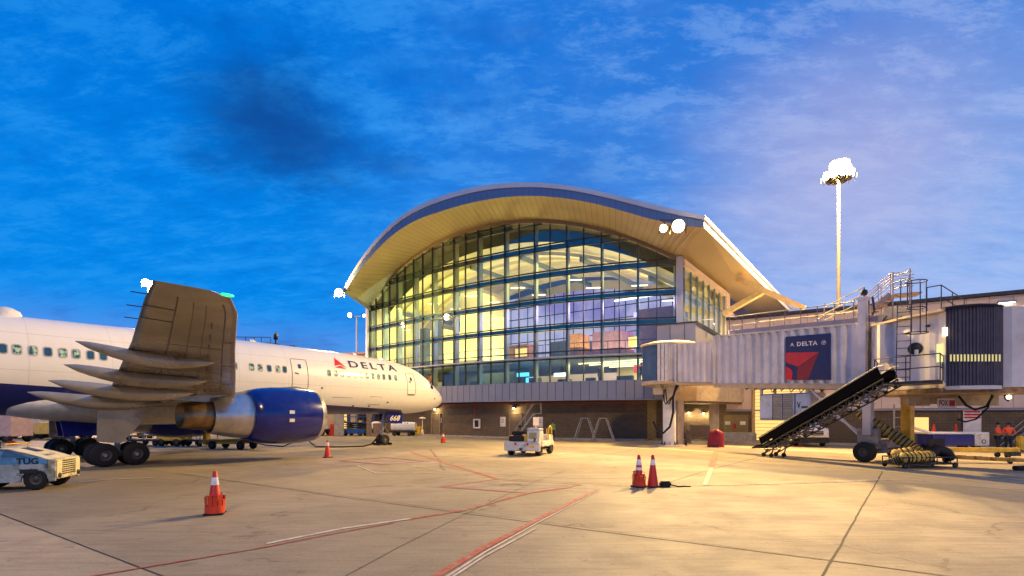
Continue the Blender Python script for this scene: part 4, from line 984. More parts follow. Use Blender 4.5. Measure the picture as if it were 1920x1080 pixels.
# mast left of the terminal with two heads
c = at(669, 660, 74); t = mast(c.x, c.y, 16.6, 'slim light mast with two heads between the aircraft and the terminal', 2, .2, .12, M['white_paint'])
mb = MB(); mb.beam((-1.1, 0, 16.6), (1.1, 0, 16.6), .1); mb.build('cross_arm', M['white_paint'], t)
flood_head(t, (-.9, -.1, 16.75), (-.3, -1, -.2), w=.7); flood_head(t, (1.0, -.1, 16.75), (.6, -.6, -.5), w=.5, m=M['lamp_white'])
# far mast behind the wing
c = at(279, 560, 62); t = mast(c.x, c.y, 18.3, 'far light mast whose lamp shows over the trailing corner of the wing tip', 2, .25, .14)
flood_head(t, (-.2, -.2, 18.3), (.3, -1, -.2), w=.9); flood_head(t, (.55, -.2, 18.2), (.3, -1, -.2), w=.5); flood_head(t, (-.3, .3, 18.3), (0, 1, -.3), w=.6)
lamp((c.x, c.y-.9, 18.2), P_FAR, WARM, .4)
# floodlights fixed to the roof edge
rp = at(1268, 425, 36.6)
t = thing('roof_floodlight', (rp.x, rp.y, rp.z), 0, 'pair of bright floodlights below the right end of the arched roof edge', 'floodlight')
flood_head(t, (.08, -.1, .0), (-.05, -1, -.35), w=.95); flood_head(t, (-.85, 0, -.12), (-.9, -.7, -.3), w=.6)
mb = MB(); mb.beam((-1.1, .25, .55), (.6, .25, .55), .09); mb.beam((0, .2, .55), (.1, 1.4, .95), .09); mb.beam((0, .12, 0), (0, .25, .55), .07); mb.beam((-.8, .12, -.1), (-.8, .25, .55), .07); mb.build('bracket', M['dark_metal'], t)
lamp((rp.x-.1, rp.y-.6, rp.z-.2), P_ROOF_R, (1, .65, .21), .45, spot=152, target=(0, 18, 0), blend=.5)
rp = at(637, 549, 53.6)
t = thing('roof_floodlight', (rp.x, rp.y, rp.z), 0, 'single floodlight at the left tip of the arched roof', 'floodlight')
flood_head(t, (0, -.1, 0), (-.1, -1, -.3), w=.85); mb = MB(); mb.beam((0, .1, 0), (.9, .4, .45), .1); mb.build('bracket', M['dark_metal'], t)
lamp((rp.x-.05, rp.y-.7, rp.z-.2), P_ROOF_L, WARM, .35)
# ------------------------------------------------------------------ concourse wing on the right
WD = Vector((.853, -.522, 0)); WN = Vector((-.522, -.853, 0)); W_0 = Vector((24.3, 40.2, 0))
def wt(px):   # parameter along the wall for a pixel column
    k = (px-960)/960; return (k*W_0.y-W_0.x)/(WD.x-k*WD.y)
def wp(px, z, off=0.0): return W_0+WD*wt(px)+WN*off+Vector((0, 0, z))
WRZ = math.atan2(WD.y, WD.x)
con = thing('concourse_building', tuple(W_0), 0, 'long low concourse wing with beige panels above brown blocks behind the boarding bridge', 'building')
def CB(mb, n, m=None, label=None):
    o = mb.build(n, m, con, world=True)
    if label: o['label'] = label
    return o
TL_, TR_ = wt(1362), 24.0
def wl(t, z, off=0.0): return W_0+WD*t+WN*off+Vector((0, 0, z))
mb = MB(); mb.use(M['gap']); mb.quad(wl(TL_, 2.7), wl(TR_, 2.7), wl(TR_, 10.4), wl(TL_, 10.4)); mb.use(M['panel_beige'])
t = TL_
while t < TR_-.1:
    for z0, z1 in ((2.75, 4.6), (4.63, 10.35)): mb.extr([wl(t+.012, z0, .04), wl(t+1.19, z0, .04), wl(t+1.19, z1, .04), wl(t+.012, z1, .04)], -WN*.03)
    t += 1.2
CB(mb, 'panel_wall', label='beige metal panel wall with upright seams')
mb = MB(); mb.quad(wl(TL_-6.2, 0), wl(TR_, 0), wl(TR_, 2.72), wl(TL_-6.2, 2.72)); mb.quad(wl(TL_-6.2, 2.72), wl(TL_, 2.72), wl(TL_, 4.4), wl(TL_-6.2, 4.4)); CB(mb, 'block_wall', M['brick'])
mb = MB(); mb.beam(wl(TL_, 10.5, .1), wl(TR_, 10.5, .1), .4, .22); CB(mb, 'coping', M['dark_metal'])
mb = MB(); mb.beam(wl(TL_, 4.7, .10), wl(TR_, 4.7, .10), .16, .08); mb.beam(wl(TL_, 2.66, .10), wl(TR_, 2.66, .10), .16, .12); CB(mb, 'trim', M['panel_grey'])
mb = MB(); mb.quad(wl(TL_, 10.42), wl(TR_, 10.42), wl(TR_, 10.42, -22), wl(TL_, 10.42, -22)); mb.quad(wl(TR_, 0), wl(TR_, 0, -22), wl(TR_, 10.4, -22), wl(TR_, 10.4)); CB(mb, 'roof', M['roof'])
# lit dock opening behind the air unit, lit window, doors
mb = MB(); mb.quad(wp(1414, .2, .06), wp(1513, .2, .06), wp(1513, 4.35, .08), wp(1414, 4.35, .08)); CB(mb, 'roller_door', M['lit_yellow'], 'roller door glowing yellow behind the air unit')
mb = MB()
for k in range(14): mb.beam(wp(1414, .4+k*.29, .10), wp(1513, .4+k*.29, .10), .03, .035)
for px in (1413, 1514): mb.beam(wp(px, 0, .12), wp(px, 4.4, .12), .2, .2)
CB(mb, 'roller_slat', mat('slat_tan', (.5, .34, .14), .6))
mb = MB(); mb.quad(wp(1711, 1.05, .05), wp(1741, 1.05, .05), wp(1741, 2.1, .05), wp(1711, 2.1, .05)); w = CB(mb, 'window', M['lit_yellow'], 'small window glowing yellow')
for px, w_ in ((1380, 1.9),):
    mb = MB(); mb.box(wp(px, 1.15, .05), (w_, .08, 2.3), WRZ); CB(mb, 'door', mat('door_olive', (.22, .16, .06), .5))
for px in (1365, 1393): mb = MB(); mb.box(wp(px, 1.6, .12), (.42, .03, .3), WRZ); CB(mb, 'door_sign', M['sign_white'])
mb = MB(); mb.box(wp(1378.5, 1.35, .13), (.2, .1, .42), WRZ); CB(mb, 'extinguisher', M['red'])
mb = MB(); mb.beam(wl(TL_-6, .07, .55), wl(TR_, .07, .55), .9, .14); CB(mb, 'kerb', M['concrete'])
p = wp(1886, 9.9, .2); t_ = thing('wall_floodlight', tuple(p), WRZ, 'slim box light fitting under the coping of the beige wall at the far right', 'lamp')
mb = MB(); mb.box((0, 0, 0), (.9, .3, .14)); mb.build('housing', M['galv'], t_); mb = MB(); mb.box((0, 0, -.08), (.8, .2, .02)); mb.build('lens', M['lamp_white'], t_)
p = wp(1822, 1.2, .1); t_ = thing('wall_sign', (p.x, p.y, 1.0), WRZ, 'red and white notice board on the wall left of the two workers', 'sign')
mb = MB(); mb.box((0, -.02, .8), (.95, .04, 1.7)); mb.build('board', M['sign_white'], t_); mb = MB()
for k in range(3): mb.box((0, -.045, 1.5-.2*k), (.86, .01, .13))
mb.build('red_bars', M['red'], t_)
mb = MB(); mb.box(tuple(wp(1872, 1.9, .08)), (.7, .06, .4), WRZ)
# roof top fan boxes / white letters are lit signage
for px, w_ in ((1371, .42), (1383, .42)):
    pass
mb = MB(); q = at(1368, 628, 41)
put_text(mb, 'nr', at(1366, 631, 41), (.853, -.522, 0), (0, 0, 1), .85, .7, .03); tag(mb.build('lit_letters', emis('lit_letters', (1, .95, .7), 1.6), fixn=False), 'white lit letters standing on the vestibule roof behind the bridge rail', 'sign')
# vestibule linking terminal and rotunda
v = thing('gate_vestibule', (14, 42, 0), 0, 'grey panel box vestibule joining the round bridge end to the terminal corner', 'vestibule')
def VB(mb, n, m=None): return mb.build(n, m, v, world=True)
mb = MB(); mb.prism([(11.6, 41.0), (14.2, 39.6), (18.2, 45.5), (15.6, 47)], 4.3, 9.45); VB(mb, 'panel_box', M['panel_grey'])
mb = MB()
for k in (.35, .72): a = Vector((11.6, 41.0, 0)).lerp(Vector((14.2, 39.6, 0)), k)+Vector((-.01, -.02, 0)); mb.beam(a+Vector((0, 0, 4.4)), a+Vector((0, 0, 9.4)), .03)
mb.beam((11.5, 40.95, 9.48), (14.25, 39.5, 9.48), .1, .1); mb.beam((14.25, 39.5, 9.48), (18.3, 45.45, 9.48), .1, .1); VB(mb, 'panel_joint', M['dark_metal'])
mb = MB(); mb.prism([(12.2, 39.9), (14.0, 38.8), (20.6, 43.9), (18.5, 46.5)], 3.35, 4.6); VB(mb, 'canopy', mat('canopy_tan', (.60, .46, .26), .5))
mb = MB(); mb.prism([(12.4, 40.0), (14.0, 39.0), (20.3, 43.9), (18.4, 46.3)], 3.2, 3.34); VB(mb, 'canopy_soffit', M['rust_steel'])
for px, y, w_ in ((1271, 836, .58), (1339, 829, .55), (1288, 826, .4)):
    c = gp(px, y); mb = MB(); mb.box(c+Vector((0, 0, 1.66)), (w_, w_, 3.3), .5); mb.box(c+Vector((0, 0, .15)), (w_+.1, w_+.1, .3), .5); VB(mb, 'column', mat('column_tan', (.46, .38, .26), .7, bump=.2))
mb = MB(); cpos = at(1337, 610, 42.5); mb.tube([cpos+Vector((-.9, 0, .45)), cpos+Vector((0, 0, .5)), cpos+Vector((0, 0, .2))], .03); mb.lathe([(0, -.2), (.13, -.1), (.15, .1), (.05, .2)], c=cpos, n=12); VB(mb, 'camera_arm', M['sign_white'])
for px, zz, lab in ((1222, 2.95, 'black wall lamp lit at the block wall corner left of the bridge column'), (1293, 2.5, 'black wall lamp lit under the canopy beside the left tan pillar'), (1321, 2.45, 'black wall lamp lit under the canopy beside the right tan pillar')):
    p = wp(px, zz, .03); wall_lamp(p, WN, lab, 150)
mb = MB(); mb.box(wp(1209, 1.15, .06), (.55, .05, 2.2), WRZ); mb.use(M['gap']); tag(mb.build('glazed_door', M['lit_yellow']), 'narrow glazed door lit from within at the corner of the block wall', 'door')
p = wp(1221, 1.5, .1); mb = MB(); mb.box(p, (.5, .06, .9), WRZ); tag(mb.build('notice_board', mat('notice_tan', (.3, .24, .16), .6)), 'brown notice board between the glazed door and the white bridge column', 'sign')

# ------------------------------------------------------------------ boarding bridge
DJ = Vector((.503, -.864, 0)); LJ = Vector((.864, .503, 0)); RB = Vector((11.5, 37.4, 0)); BRZ = math.atan2(DJ.y, DJ.x)
br = thing('boarding_bridge', tuple(RB), BRZ, 'white ribbed passenger boarding bridge with a navy DELTA panel, parked clear of any aircraft', 'boarding bridge')
def WLc(p): d = Vector(p)-RB; return Vector((d.dot(DJ), d.dot(LJ), d.z))
def BB(mb, n, m=None, parent=None, w=False, label=None, fixn=True):
    if w: mb.v = [tuple(WLc(q)) for q in mb.v]
    o = mb.build(n, m, parent or br, fixn=fixn)
    if label: o['label'] = label
    return o
def bx(px, y=-1.5): k = (px-960)/960; return (k*(37.4+.503*y)-11.5-.864*y)/(.503+.864*k)
zf = lambda x: 4.56-.0575*x
zt = lambda x: 7.47-.0575*x
def ribs(x0, x1, y, sgn, za, zb, m, name, pitch=.52, dep=.11, out=0):
    mb = MB(); xs = []; x = x0
    while x < x1-pitch*.5:
        for q, o in ((0, 0), (.44, 0), (.56, 1), (.88, 1)): xs.append((x+q*pitch, y+sgn*dep*o))
        x += pitch
    xs.append((x1, y))
    mb.loft([[Vector((x, yy, za(x))) for x, yy in xs], [Vector((x, yy, zb(x))) for x, yy in xs]], closed=False, sm=False); return BB(mb, name, m)
xi0, xi1, xo1 = 1.75, bx(1340), bx(1612)
ribs(xi0, xi1, -1.28, -1, lambda x: zf(x)+.08, lambda x: zt(x)-.28, M['bridge_white'], 'inner_tunnel_wall', .50)
ribs(xi0, xi1, 1.28, 1, lambda x: zf(x)+.08, lambda x: zt(x)-.28, M['bridge_white'], 'inner_tunnel_wall', .50)
ribs(xi1, xo1, -1.5, -1, lambda x: zf(x)+.0, lambda x: zt(x), M['bridge_white'], 'outer_tunnel_wall')
ribs(xi1, xo1, 1.5, 1, lambda x: zf(x)+.0, lambda x: zt(x), M['bridge_white'], 'outer_tunnel_wall')
def xz(mb, x0, x1, y0, y1, a, b):   # box between two sloping planes
    vs = [(x, y, f(x)) for x in (x0, x1) for y in (y0, y1) for f in (a, b)]
    mb.add(vs, [(0, 1, 3, 2), (4, 6, 7, 5), (0, 4, 5, 1), (2, 3, 7, 6), (0, 2, 6, 4), (1, 5, 7, 3)], False)
mb = MB(); xz(mb, xi0, xi1, -1.32, 1.32, lambda x: zt(x)-.3, lambda x: zt(x)-.2); xz(mb, xi1-.02, xo1, -1.62, 1.62, lambda x: zt(x)-.02, lambda x: zt(x)+.07); BB(mb, 'tunnel_roof', mat('tunnel_roof', (.62, .55, .45), .5))
mb = MB(); xz(mb, xi0-.8, xi1+2.0, -1.30, 1.30, lambda x: zf(x)-.10, lambda x: zf(x)+.07); xz(mb, xi1, xo1+.6, -1.62, 1.62, lambda x: zf(x)-.06, lambda x: zf(x)-.0)
for y in (-1.6, 1.45): xz(mb, xi1, xo1+.5, y, y+.16, lambda x: zf(x)-.28, lambda x: zf(x)-.062)
BB(mb, 'floor_beam', mat('beam_tan', (.50, .38, .24), .5))
for x in (xi0,): 
    for y in (-1.42, 1.34): mb = MB(); xz(mb, x, x+.14, y, y+.08, lambda x: zf(x)+.05, lambda x: zt(x)-.22); BB(mb, 'tunnel_frame', M['bridge_white'])
for x in (xi1-.02, xo1-.14):
    for y in (-1.64, 1.56): mb = MB(); xz(mb, x, x+.16, y, y+.09, lambda x: zf(x)-.02, lambda x: zt(x)+.05); BB(mb, 'tunnel_frame', M['bridge_white'])
mb = MB(); xz(mb, xi1, xi1+.03, -1.5, 1.5, lambda x: zt(x)-.3, lambda x: zt(x)); BB(mb, 'tunnel_end', M['bridge_white'])
# logo panel
x0, x1 = bx(1473, -1.66), bx(1557, -1.66)
def pp(u, v, off=0): x = x0+(x1-x0)*u; a, b = zf(x)+.18, zt(x)-.36; return Vector((x, -1.66-off, b+(a-b)*v))
mb = MB(); mb.extr([pp(0, 0), pp(1, 0), pp(1, 1), pp(0, 1)], (0, .06, 0)); sg = BB(mb, 'sign_panel', M['delta_navy'], label='navy panel with white DELTA lettering and a red arrow emblem')
for pl, m, nm in (([(0, .37), (.76, .39), (.29, .70), (.03, .60), (0, .58)], mat('sign_red', (.55, .02, .03), .45, var=.03), 'emblem'), ([(.762, .395), (.52, 1), (.27, 1), (.27, .79), (.295, .705)], mat('sign_red_dark', (.24, .012, .02), .45, var=.03), 'emblem'), ([(0, .68), (.13, .755), (.165, .83), (.15, 1), (0, 1)], M['delta_red'], 'emblem')):
    mb = MB(); mb.add([pp(u, v, .008) for u, v in pl], [list(range(len(pl)))], False); BB(mb, nm, m, sg, fixn=False)
mb = MB(); put_text(mb, 'DELTA', pp(.27, .235, .01), pp(1, .2)-pp(0, .2), pp(0, 0)-pp(0, 1), (x1-x0)*.46, .22, .01, 0, 1.15)
BB(mb, 'lettering', M['sign_white'], sg, fixn=False); mb = MB()
a = pp(.10, .245, .01); h = .24; xd = (pp(1, .2)-pp(0, .2)).normalized(); up = Vector((0, 0, 1))
mb.add([a, a+xd*.26, a+xd*.13+up*h, a+xd*.13+up*h*.45], [(0, 3, 2), (1, 2, 3)], False)
BB(mb, 'emblem', M['sign_white'], sg, fixn=False); mb = MB()
cc = pp(.86, .19, .01); n = 20
ring = [cc+(xd*math.cos(2*math.pi*k/n)+up*math.sin(2*math.pi*k/n))*.115 for k in range(n)]; ring2 = [cc+(xd*math.cos(2*math.pi*k/n)+up*math.sin(2*math.pi*k/n))*.095 for k in range(n)]
mb.loft([ring, ring2], sm=False); mb.add([cc+xd*-.06-up*.02, cc+xd*.02+up*.06, cc+xd*.07+up*.02, cc-up*.05], [(0, 1, 2, 3)], False)
BB(mb, 'emblem', M['sign_white'], sg, fixn=False)
# rotunda
ro = MB(); ro.lathe([(1.95, 4.45), (2.0, 4.62), (2.0, 4.7)], n=40); ro.lathe([(0, 4.45), (1.95, 4.45)], n=40); BBr = BB(ro, 'rotunda_floor', mat('rotunda_rim', (.52, .42, .28), .5))
ro = MB(); ro.lathe([(1.98, 7.22), (2.05, 7.28), (2.05, 7.38), (1.5, 7.52), (0, 7.6)], n=40); BB(ro, 'rotunda_roof', mat('rotunda_rim2', (.56, .48, .36), .5))
def arcwall(a0, a1, r, m, name, nr=10, dep=.05):
    mb = MB(); pts = []
    for k in range(nr*4+1):
        a = R(a0+(a1-a0)*k/(nr*4)); rr = r+(dep if k % 4 in (1, 2) else 0); pts.append((rr*math.cos(a), rr*math.sin(a)))
    mb.loft([[Vector((x, y, 4.7)) for x, y in pts], [Vector((x, y, 7.25)) for x, y in pts]], closed=False, sm=False); return BB(mb, name, m)
# direction towards the camera in local angle
camdir = WLc(Vector((0, 0, 0))); ca = math.degrees(math.atan2(camdir.y, camdir.x))
arcwall(ca-88, ca-22, 1.88, M['curtain_blue'], 'rotunda_curtain', 16, .035); arcwall(ca-5, ca+75, 1.88, M['bridge_white'], 'rotunda_wall', 7, .06); arcwall(ca+75, ca+272, 1.86, M['bridge_white'], 'rotunda_wall', 14, .06)
mb = MB()
for a in (-21, -13, -6): aa = R(ca+a); mb.box((1.92*math.cos(aa), 1.92*math.sin(aa), 5.95), (.16, .2, 2.6), aa)
mb.lathe([(1.85, 4.7), (1.85, 7.25)], n=4, ang=(R(ca-22), R(ca-4)), sm=False); BB(mb, 'rotunda_frame', M['sign_white'])
mb = MB(); mb.lathe([(.62, 0), (.62, .05), (.55, .06)], n=28); mb.lathe([(.46, .05), (.46, 3.5), (.40, 3.55), (.40, 4.45)], n=28)
mb.box((0, 0, 4.25), (2.2, .35, .35)); mb.box((0, 0, 4.25), (.35, 2.2, .35)); co = BB(mb, 'support_column', M['white_paint'], label='thick white steel column under the round bridge end')
mb = MB()
for k in range(8): a = 2*math.pi*k/8; mb.extr([(.46*math.cos(a), .46*math.sin(a), .05), (.72*math.cos(a), .72*math.sin(a), .05), (.46*math.cos(a), .46*math.sin(a), .38)], (.03*-math.sin(a), .03*math.cos(a), 0))
BB(mb, 'gusset', M['dark_metal'], co); mb = MB(); mb.lathe([(0, .12), (1.05, .12), (1.15, 0)], n=32); BB(mb, 'footing', M['concrete'], co)
mb = MB()
for k, (r_, dz) in enumerate(((.05, 0), (.04, .1))):
    pts = [WLc(at(1245+k*3, 730, 35.5)), WLc(at(1245+k*5, 752, 35.4)), WLc(at(1248+k*6, 758, 35.3)), WLc(at(1262, 742, 35.4)), WLc(at(1275, 716, 35.6))]; mb.tube([(p.x, p.y, p.z) for p in pts], r_)
pts = [WLc(at(x, y, D)) for x, y, D in ((1269, 720, 35.4), (1262, 745, 35.3), (1262, 775, 35.2), (1256, 800, 35.2), (1244, 812, 35.3), (1232, 806, 35.6), (1225, 790, 35.8))]
mb.tube([(p.x, p.y, p.z) for p in pts], .075, 10); BB(mb, 'power_cable', M['rubber'])
mb = MB(); mb.extr([(.5, -1.0, 4.4), (1.7, -1.0, 4.4), (1.0, -1.0, 3.5), (.5, -1.0, 3.3)], (0, .1, 0)); mb.box((.1, -1.1, 4.0), (.8, .5, .5)); BB(mb, 'slewing_bracket', mat('bracket_tan', (.5, .42, .3), .6))
# roof rail and cable tray
def rail(mb, pts, h=1.0, r=.022, posts=None, mid=True):
    pts = [Vector(p) for p in pts]
    for f in ((1.0, .5) if mid else (1.0,)): mb.tube([p+Vector((0, 0, h*f)) for p in pts], r, 6)
    for p in (posts or pts): mb.tube([Vector(p), Vector(p)+Vector((0, 0, h))], r, 6)
xr0, xr1 = bx(1368), bx(1600)
mb = MB(); ps = [(x, -1.5, zt(x)+.07) for x in np.linspace(xr0, xr1, 9)]; rail(mb, ps, 1.05, .025); BB(mb, 'roof_rail', mat('rail_grey', (.16, .14, .17), .5, .4))
mb = MB(); ps = [(x, 1.45, zt(x)+.07) for x in np.linspace(xr0, xr1, 9)]; rail(mb, ps, 1.05, .025); BB(mb, 'roof_rail', mat('rail_grey2', (.30, .25, .22), .5, .4))
mb = MB(); xz(mb, xr0, xr1+1.2, -1.55, -1.35, lambda x: zt(x)+.08, lambda x: zt(x)+.30); BB(mb, 'cable_tray', mat('tray_grey', (.28, .24, .28), .5))
mb = MB()   # rear stair and walkway frame on the bridge roof
for x in np.linspace(xr1-2.2, xr1-.2, 5): mb.tube([(x, 0, zt(x)), (x, 0, zt(x)+1.5)], .03, 6)
for k in range(3): mb.tube([(xr1-2.2, 0, zt(xr1)+.7+.35*k), (xr1-.2, 0, zt(xr1)+1.4+.35*k)], .03, 6)
mb.tube([(xr1-2.2, -.8, zt(xr1)+.6), (xr1-2.2, .2, zt(xr1)+1.1)], .03, 6); BB(mb, 'roof_walkway_rail', M['galv'])
# lift column at the tunnel end
mb = MB(); X = bx(1622); mb.box((X, -1.62, 5.55), (.34, .42, 4.5)); mb.box((X, -1.62, 7.85), (.42, .5, .14)); mb.box((X, 1.62, 5.55), (.34, .42, 4.5)); BB(mb, 'lift_post', M['bridge_white'])
mb = MB(); mb.tube([(X+.3, -1.8, 7.7), (X+.34, -1.85, 6.5), (X+.3, -1.85, 5), (X+.34, -1.85, 3.9)], .028, 6); mb.tube([(X+.32, -1.5, 7.9), (X+.5, -1.7, 7.2), (X+.45, -1.8, 7.0)], .05, 6); BB(mb, 'cable', M['dark_metal'])
mb = MB(); mb.lathe([(0, -.14), (.14, -.1), (.15, .1), (0, .2)], c=(X, -1.6, 8.15), n=12); mb.tube([(X, -1.6, 7.9), (X, -1.6, 8.4)], .03); BB(mb, 'beacon', M['black'])
# cab
def cw(px, D): return ((px-960)/960*D, D)
cabp = [cw(1634, 24.4), cw(1662, 23.6), cw(1700, 22.4), cw(1738, 21.5), cw(1766, 20.9)]
backp = [(20.9, 24.6), (19.3, 26.0)]
ZC0, ZC1 = 3.36, 6.42
def ribwall(path, z0, z1, m, name, pitch, dep, sgn=1, zt_=None):
    """upright folds along a plan path"""
    P = [Vector((x, y, 0)) for x, y in path]; cum = [0]
    for a, b in zip(P, P[1:]): cum.append(cum[-1]+(b-a).length)
    n = max(2, int(cum[-1]/pitch*4)); pts = []
    for k in range(n+1):
        s = cum[-1]*k/n; i = max(0, min(len(P)-2, int(np.searchsorted(cum, s)-1))); q = P[i].lerp(P[i+1], (s-cum[i])/(cum[i+1]-cum[i])); d = (P[i+1]-P[i]).normalized(); nn = Vector((d.y, -d.x, 0))*sgn
        if nn.y > 0 and False: nn = -nn
        pts.append(q+nn*(dep if k % 4 in (1, 2) else 0))
    mb = MB(); mb.loft([[p+Vector((0, 0, z0)) for p in pts], [p+Vector((0, 0, z1)) for p in pts]], closed=False, sm=False); return BB(mb, name, m, w=True)
ribwall(cabp, ZC0, ZC1, M['bridge_white'], 'cab_wall', .9, .03)
bel = [cw(1773, 20.75), cw(1800, 20.35), cw(1835, 20.1), cw(1865, 20.1), cw(1879, 20.3)]
mb = MB(); 
ribwall(bel, ZC0+.05, ZC1+.10, M['bellow'], 'bellows', .105, .05)
arcp = bel[::-1]
mb = MB(); mb.prism([cw(1766, 20.8)]+[(x*.993, y*.993) for x, y in bel]+[cw(1884, 20.4), (21, 22), (18, 22)], ZC1+.10, ZC1+.17); BB(mb, 'bellows_hood', M['black'], w=True)
mb = MB(); mb.prism([(x*.996, y*.996) for x, y in bel]+[(20, 21.5), (18.5, 21.5)], ZC0-.10, ZC0+.04); BB(mb, 'bellows_sill', M['bridge_white'], w=True)
slot = emis('slot_light', (1, .85, .35), .55); mb = MB()
for k in range(15):
    px = 1783+k*6.55; D = np.interp(px, [1773, 1800, 1835, 1865, 1879], [20.75, 20.35, 20.1, 20.1, 20.3])-.10; p = at(px, 671, D); mb.box(p, (.05, .02, .27))
BB(mb, 'bellows_window_slit', slot, w=True)
mb = MB(); c0 = cw(1769, 20.85); mb.box((c0[0], c0[1], (ZC0+ZC1)/2), (.10, .3, ZC1-ZC0+.1), .2); BB(mb, 'bellows_frame', M['sign_white'], w=True)
endp = [cw(1881, 20.3), cw(1898, 20.15), cw(1921, 20.1), cw(2010, 20.1)]
ribwall(endp, ZC0-.02, ZC1+.05, M['bridge_white'], 'cab_end_wall', 1.0, .04)
mb = MB(); mb.prism([cw(1881, 20.3), cw(2010, 20.1), (22.6, 23.2), (20.4, 23.0)], ZC1+.05, ZC1+.13); mb.box((21.0, 20.8, ZC1+.2), (.6, .5, .12)); mb.quad((cw(2010, 20.1)[0], cw(2010, 20.1)[1], ZC0), (22.6, 23.2, ZC0), (22.6, 23.2, ZC1), (cw(2010, 20.1)[0], cw(2010, 20.1)[1], ZC1)); BB(mb, 'cab_end_roof', M['bridge_white'], w=True)
mb = MB(); rim = [(x*.985, y*.985) for x, y in cabp]; mb.prism(rim+[cw(1770, 20.6), (20.4, 22.6), (20.9, 24.6), (19.3, 26.0)], ZC1, ZC1+.10); BB(mb, 'cab_roof', mat('cab_roof_tan', (.60, .46, .30), .5), w=True)
mb = MB(); mb.prism([(x*.995, y*.995) for x, y in cabp]+[cw(1884, 20.3), cw(2010, 20.3), (22.6, 23.2), (20.9, 24.8), (19.3, 26.2)], ZC0-.22, ZC0-.03); BB(mb, 'cab_floor', M['rust_steel'], w=True)
mb = MB(); mb.quad((20.9, 24.6, ZC0), (22.6, 23.2, ZC0), (22.6, 23.2, ZC1), (20.9, 24.6, ZC1)); mb.quad((19.3, 26, ZC0), (20.9, 24.6, ZC0), (20.9, 24.6, ZC1), (19.3, 26, ZC1)); BB(mb, 'cab_back_wall', M['bridge_white'], w=True)
# cab door with lit window, box, fan, lights
mb = MB(); q = at(1761, 655, 20.85); mb.box(q+Vector((0, -.03, -.15)), (.20, .04, .75), -.9); BB(mb, 'lit_window', emis('cab_window', (.95, .9, .35), .9), w=True)
mb = MB(); q = at(1658, 645, 23.55); mb.box(q+Vector((-.05, -.15, 0)), (.55, .35, 1.75), -.3); BB(mb, 'equipment_box', M['bridge_white'], w=True)
q = at(1716, 654, 21.7); mb = MB(); mt = Matrix.Rotation(R(-35), 4, 'Z'); mb.lathe([(0, -.05), (.22, -.06), (.26, 0), (.0, .02)], c=q, axis='Y', n=24, mtx=mt); BB(mb, 'fan_disc', M['black'], w=True)
mb = MB(); mb.lathe([(.26, -.03), (.29, -.03), (.29, .03), (.26, .03)], c=q, axis='Y', n=24, mtx=mt); mb.box(q+Vector((-.02, -.10, -.22)), (.12, .08, .34), .2); BB(mb, 'fan_ring', M['pale_blue'], w=True)
q = at(1736, 612, 21.4); mb = MB(); mb.box(q+Vector((0, -.1, 0)), (.16, .12, .1), -.6); BB(mb, 'lamp_fitting', M['dark_metal'], w=True)
q = at(1772, 622, 20.6); mb = MB(); mb.box(q, (.12, .12, .34)); BB(mb, 'lamp_tube', emis('cab_lamp', (1, .8, .45), 3), w=True)
# service platform, rails and caged ladder
pl0, pl1, pl2, pl3 = at(1640, 716, 22.0), at(1763, 716, 19.9), at(1768, 716, 20.8), at(1645, 716, 23.4)
for q in (pl0, pl1, pl2, pl3): q.z = 3.62
mb = MB(); mb.extr([pl0, pl1, pl2, pl3], (0, 0, -.12)); BB(mb, 'service_platform', M['dark_metal'], w=True)
DKR = mat('rail_dark', (.045, .035, .045), .5, .3)
mb = MB(); rail(mb, [pl3, pl0, pl0.lerp(pl1, .5), pl1, pl2], 1.02, .022); BB(mb, 'platform_rail', DKR, w=True)
def ladder(mb, a, b, w, n, r=.02, side=None):
    a, b = Vector(a), Vector(b); sd = (Vector(side) if side else (b-a).cross(Vector((0, 1, 0)))).normalized()*w/2
    mb.tube([a-sd, b-sd], r, 6); mb.tube([a+sd, b+sd], r, 6)
    for k in range(n): q = a.lerp(b, (k+.5)/n); mb.tube([q-sd, q+sd], r*.8, 6)
la = at(1693, 714, 20.9); lb = at(1699, 590, 21.0); mb = MB(); ladder(mb, la, Vector((la.x+.1, la.y+.05, 6.9)), .46, 11, side=(.9, -.43, 0)); BB(mb, 'access_ladder', DKR, w=True)
lx, ly = la.x+.08, la.y
mb = MB()
for z, r_ in ((5.55, .42), (6.55, .34), (7.62, .38)):
    mb.tube([(lx+.25+r_*math.cos(a), ly-.28+r_*.8*math.sin(a), z) for a in np.linspace(0, 2*math.pi, 17)], .022, 6, False)
for a in np.linspace(-2.6, .6, 5): mb.tube([(lx+.25+.36*math.cos(a), ly-.28+.3*math.sin(a), 5.55), (lx+.25+.36*math.cos(a), ly-.28+.3*math.sin(a), 7.62)], .018, 6)
for dx in (-.18, .10): mb.tube([(lx+dx, ly, 6.8), (lx+dx+.02, ly, 7.75)], .025, 6)
BB(mb, 'ladder_cage', DKR, w=True)
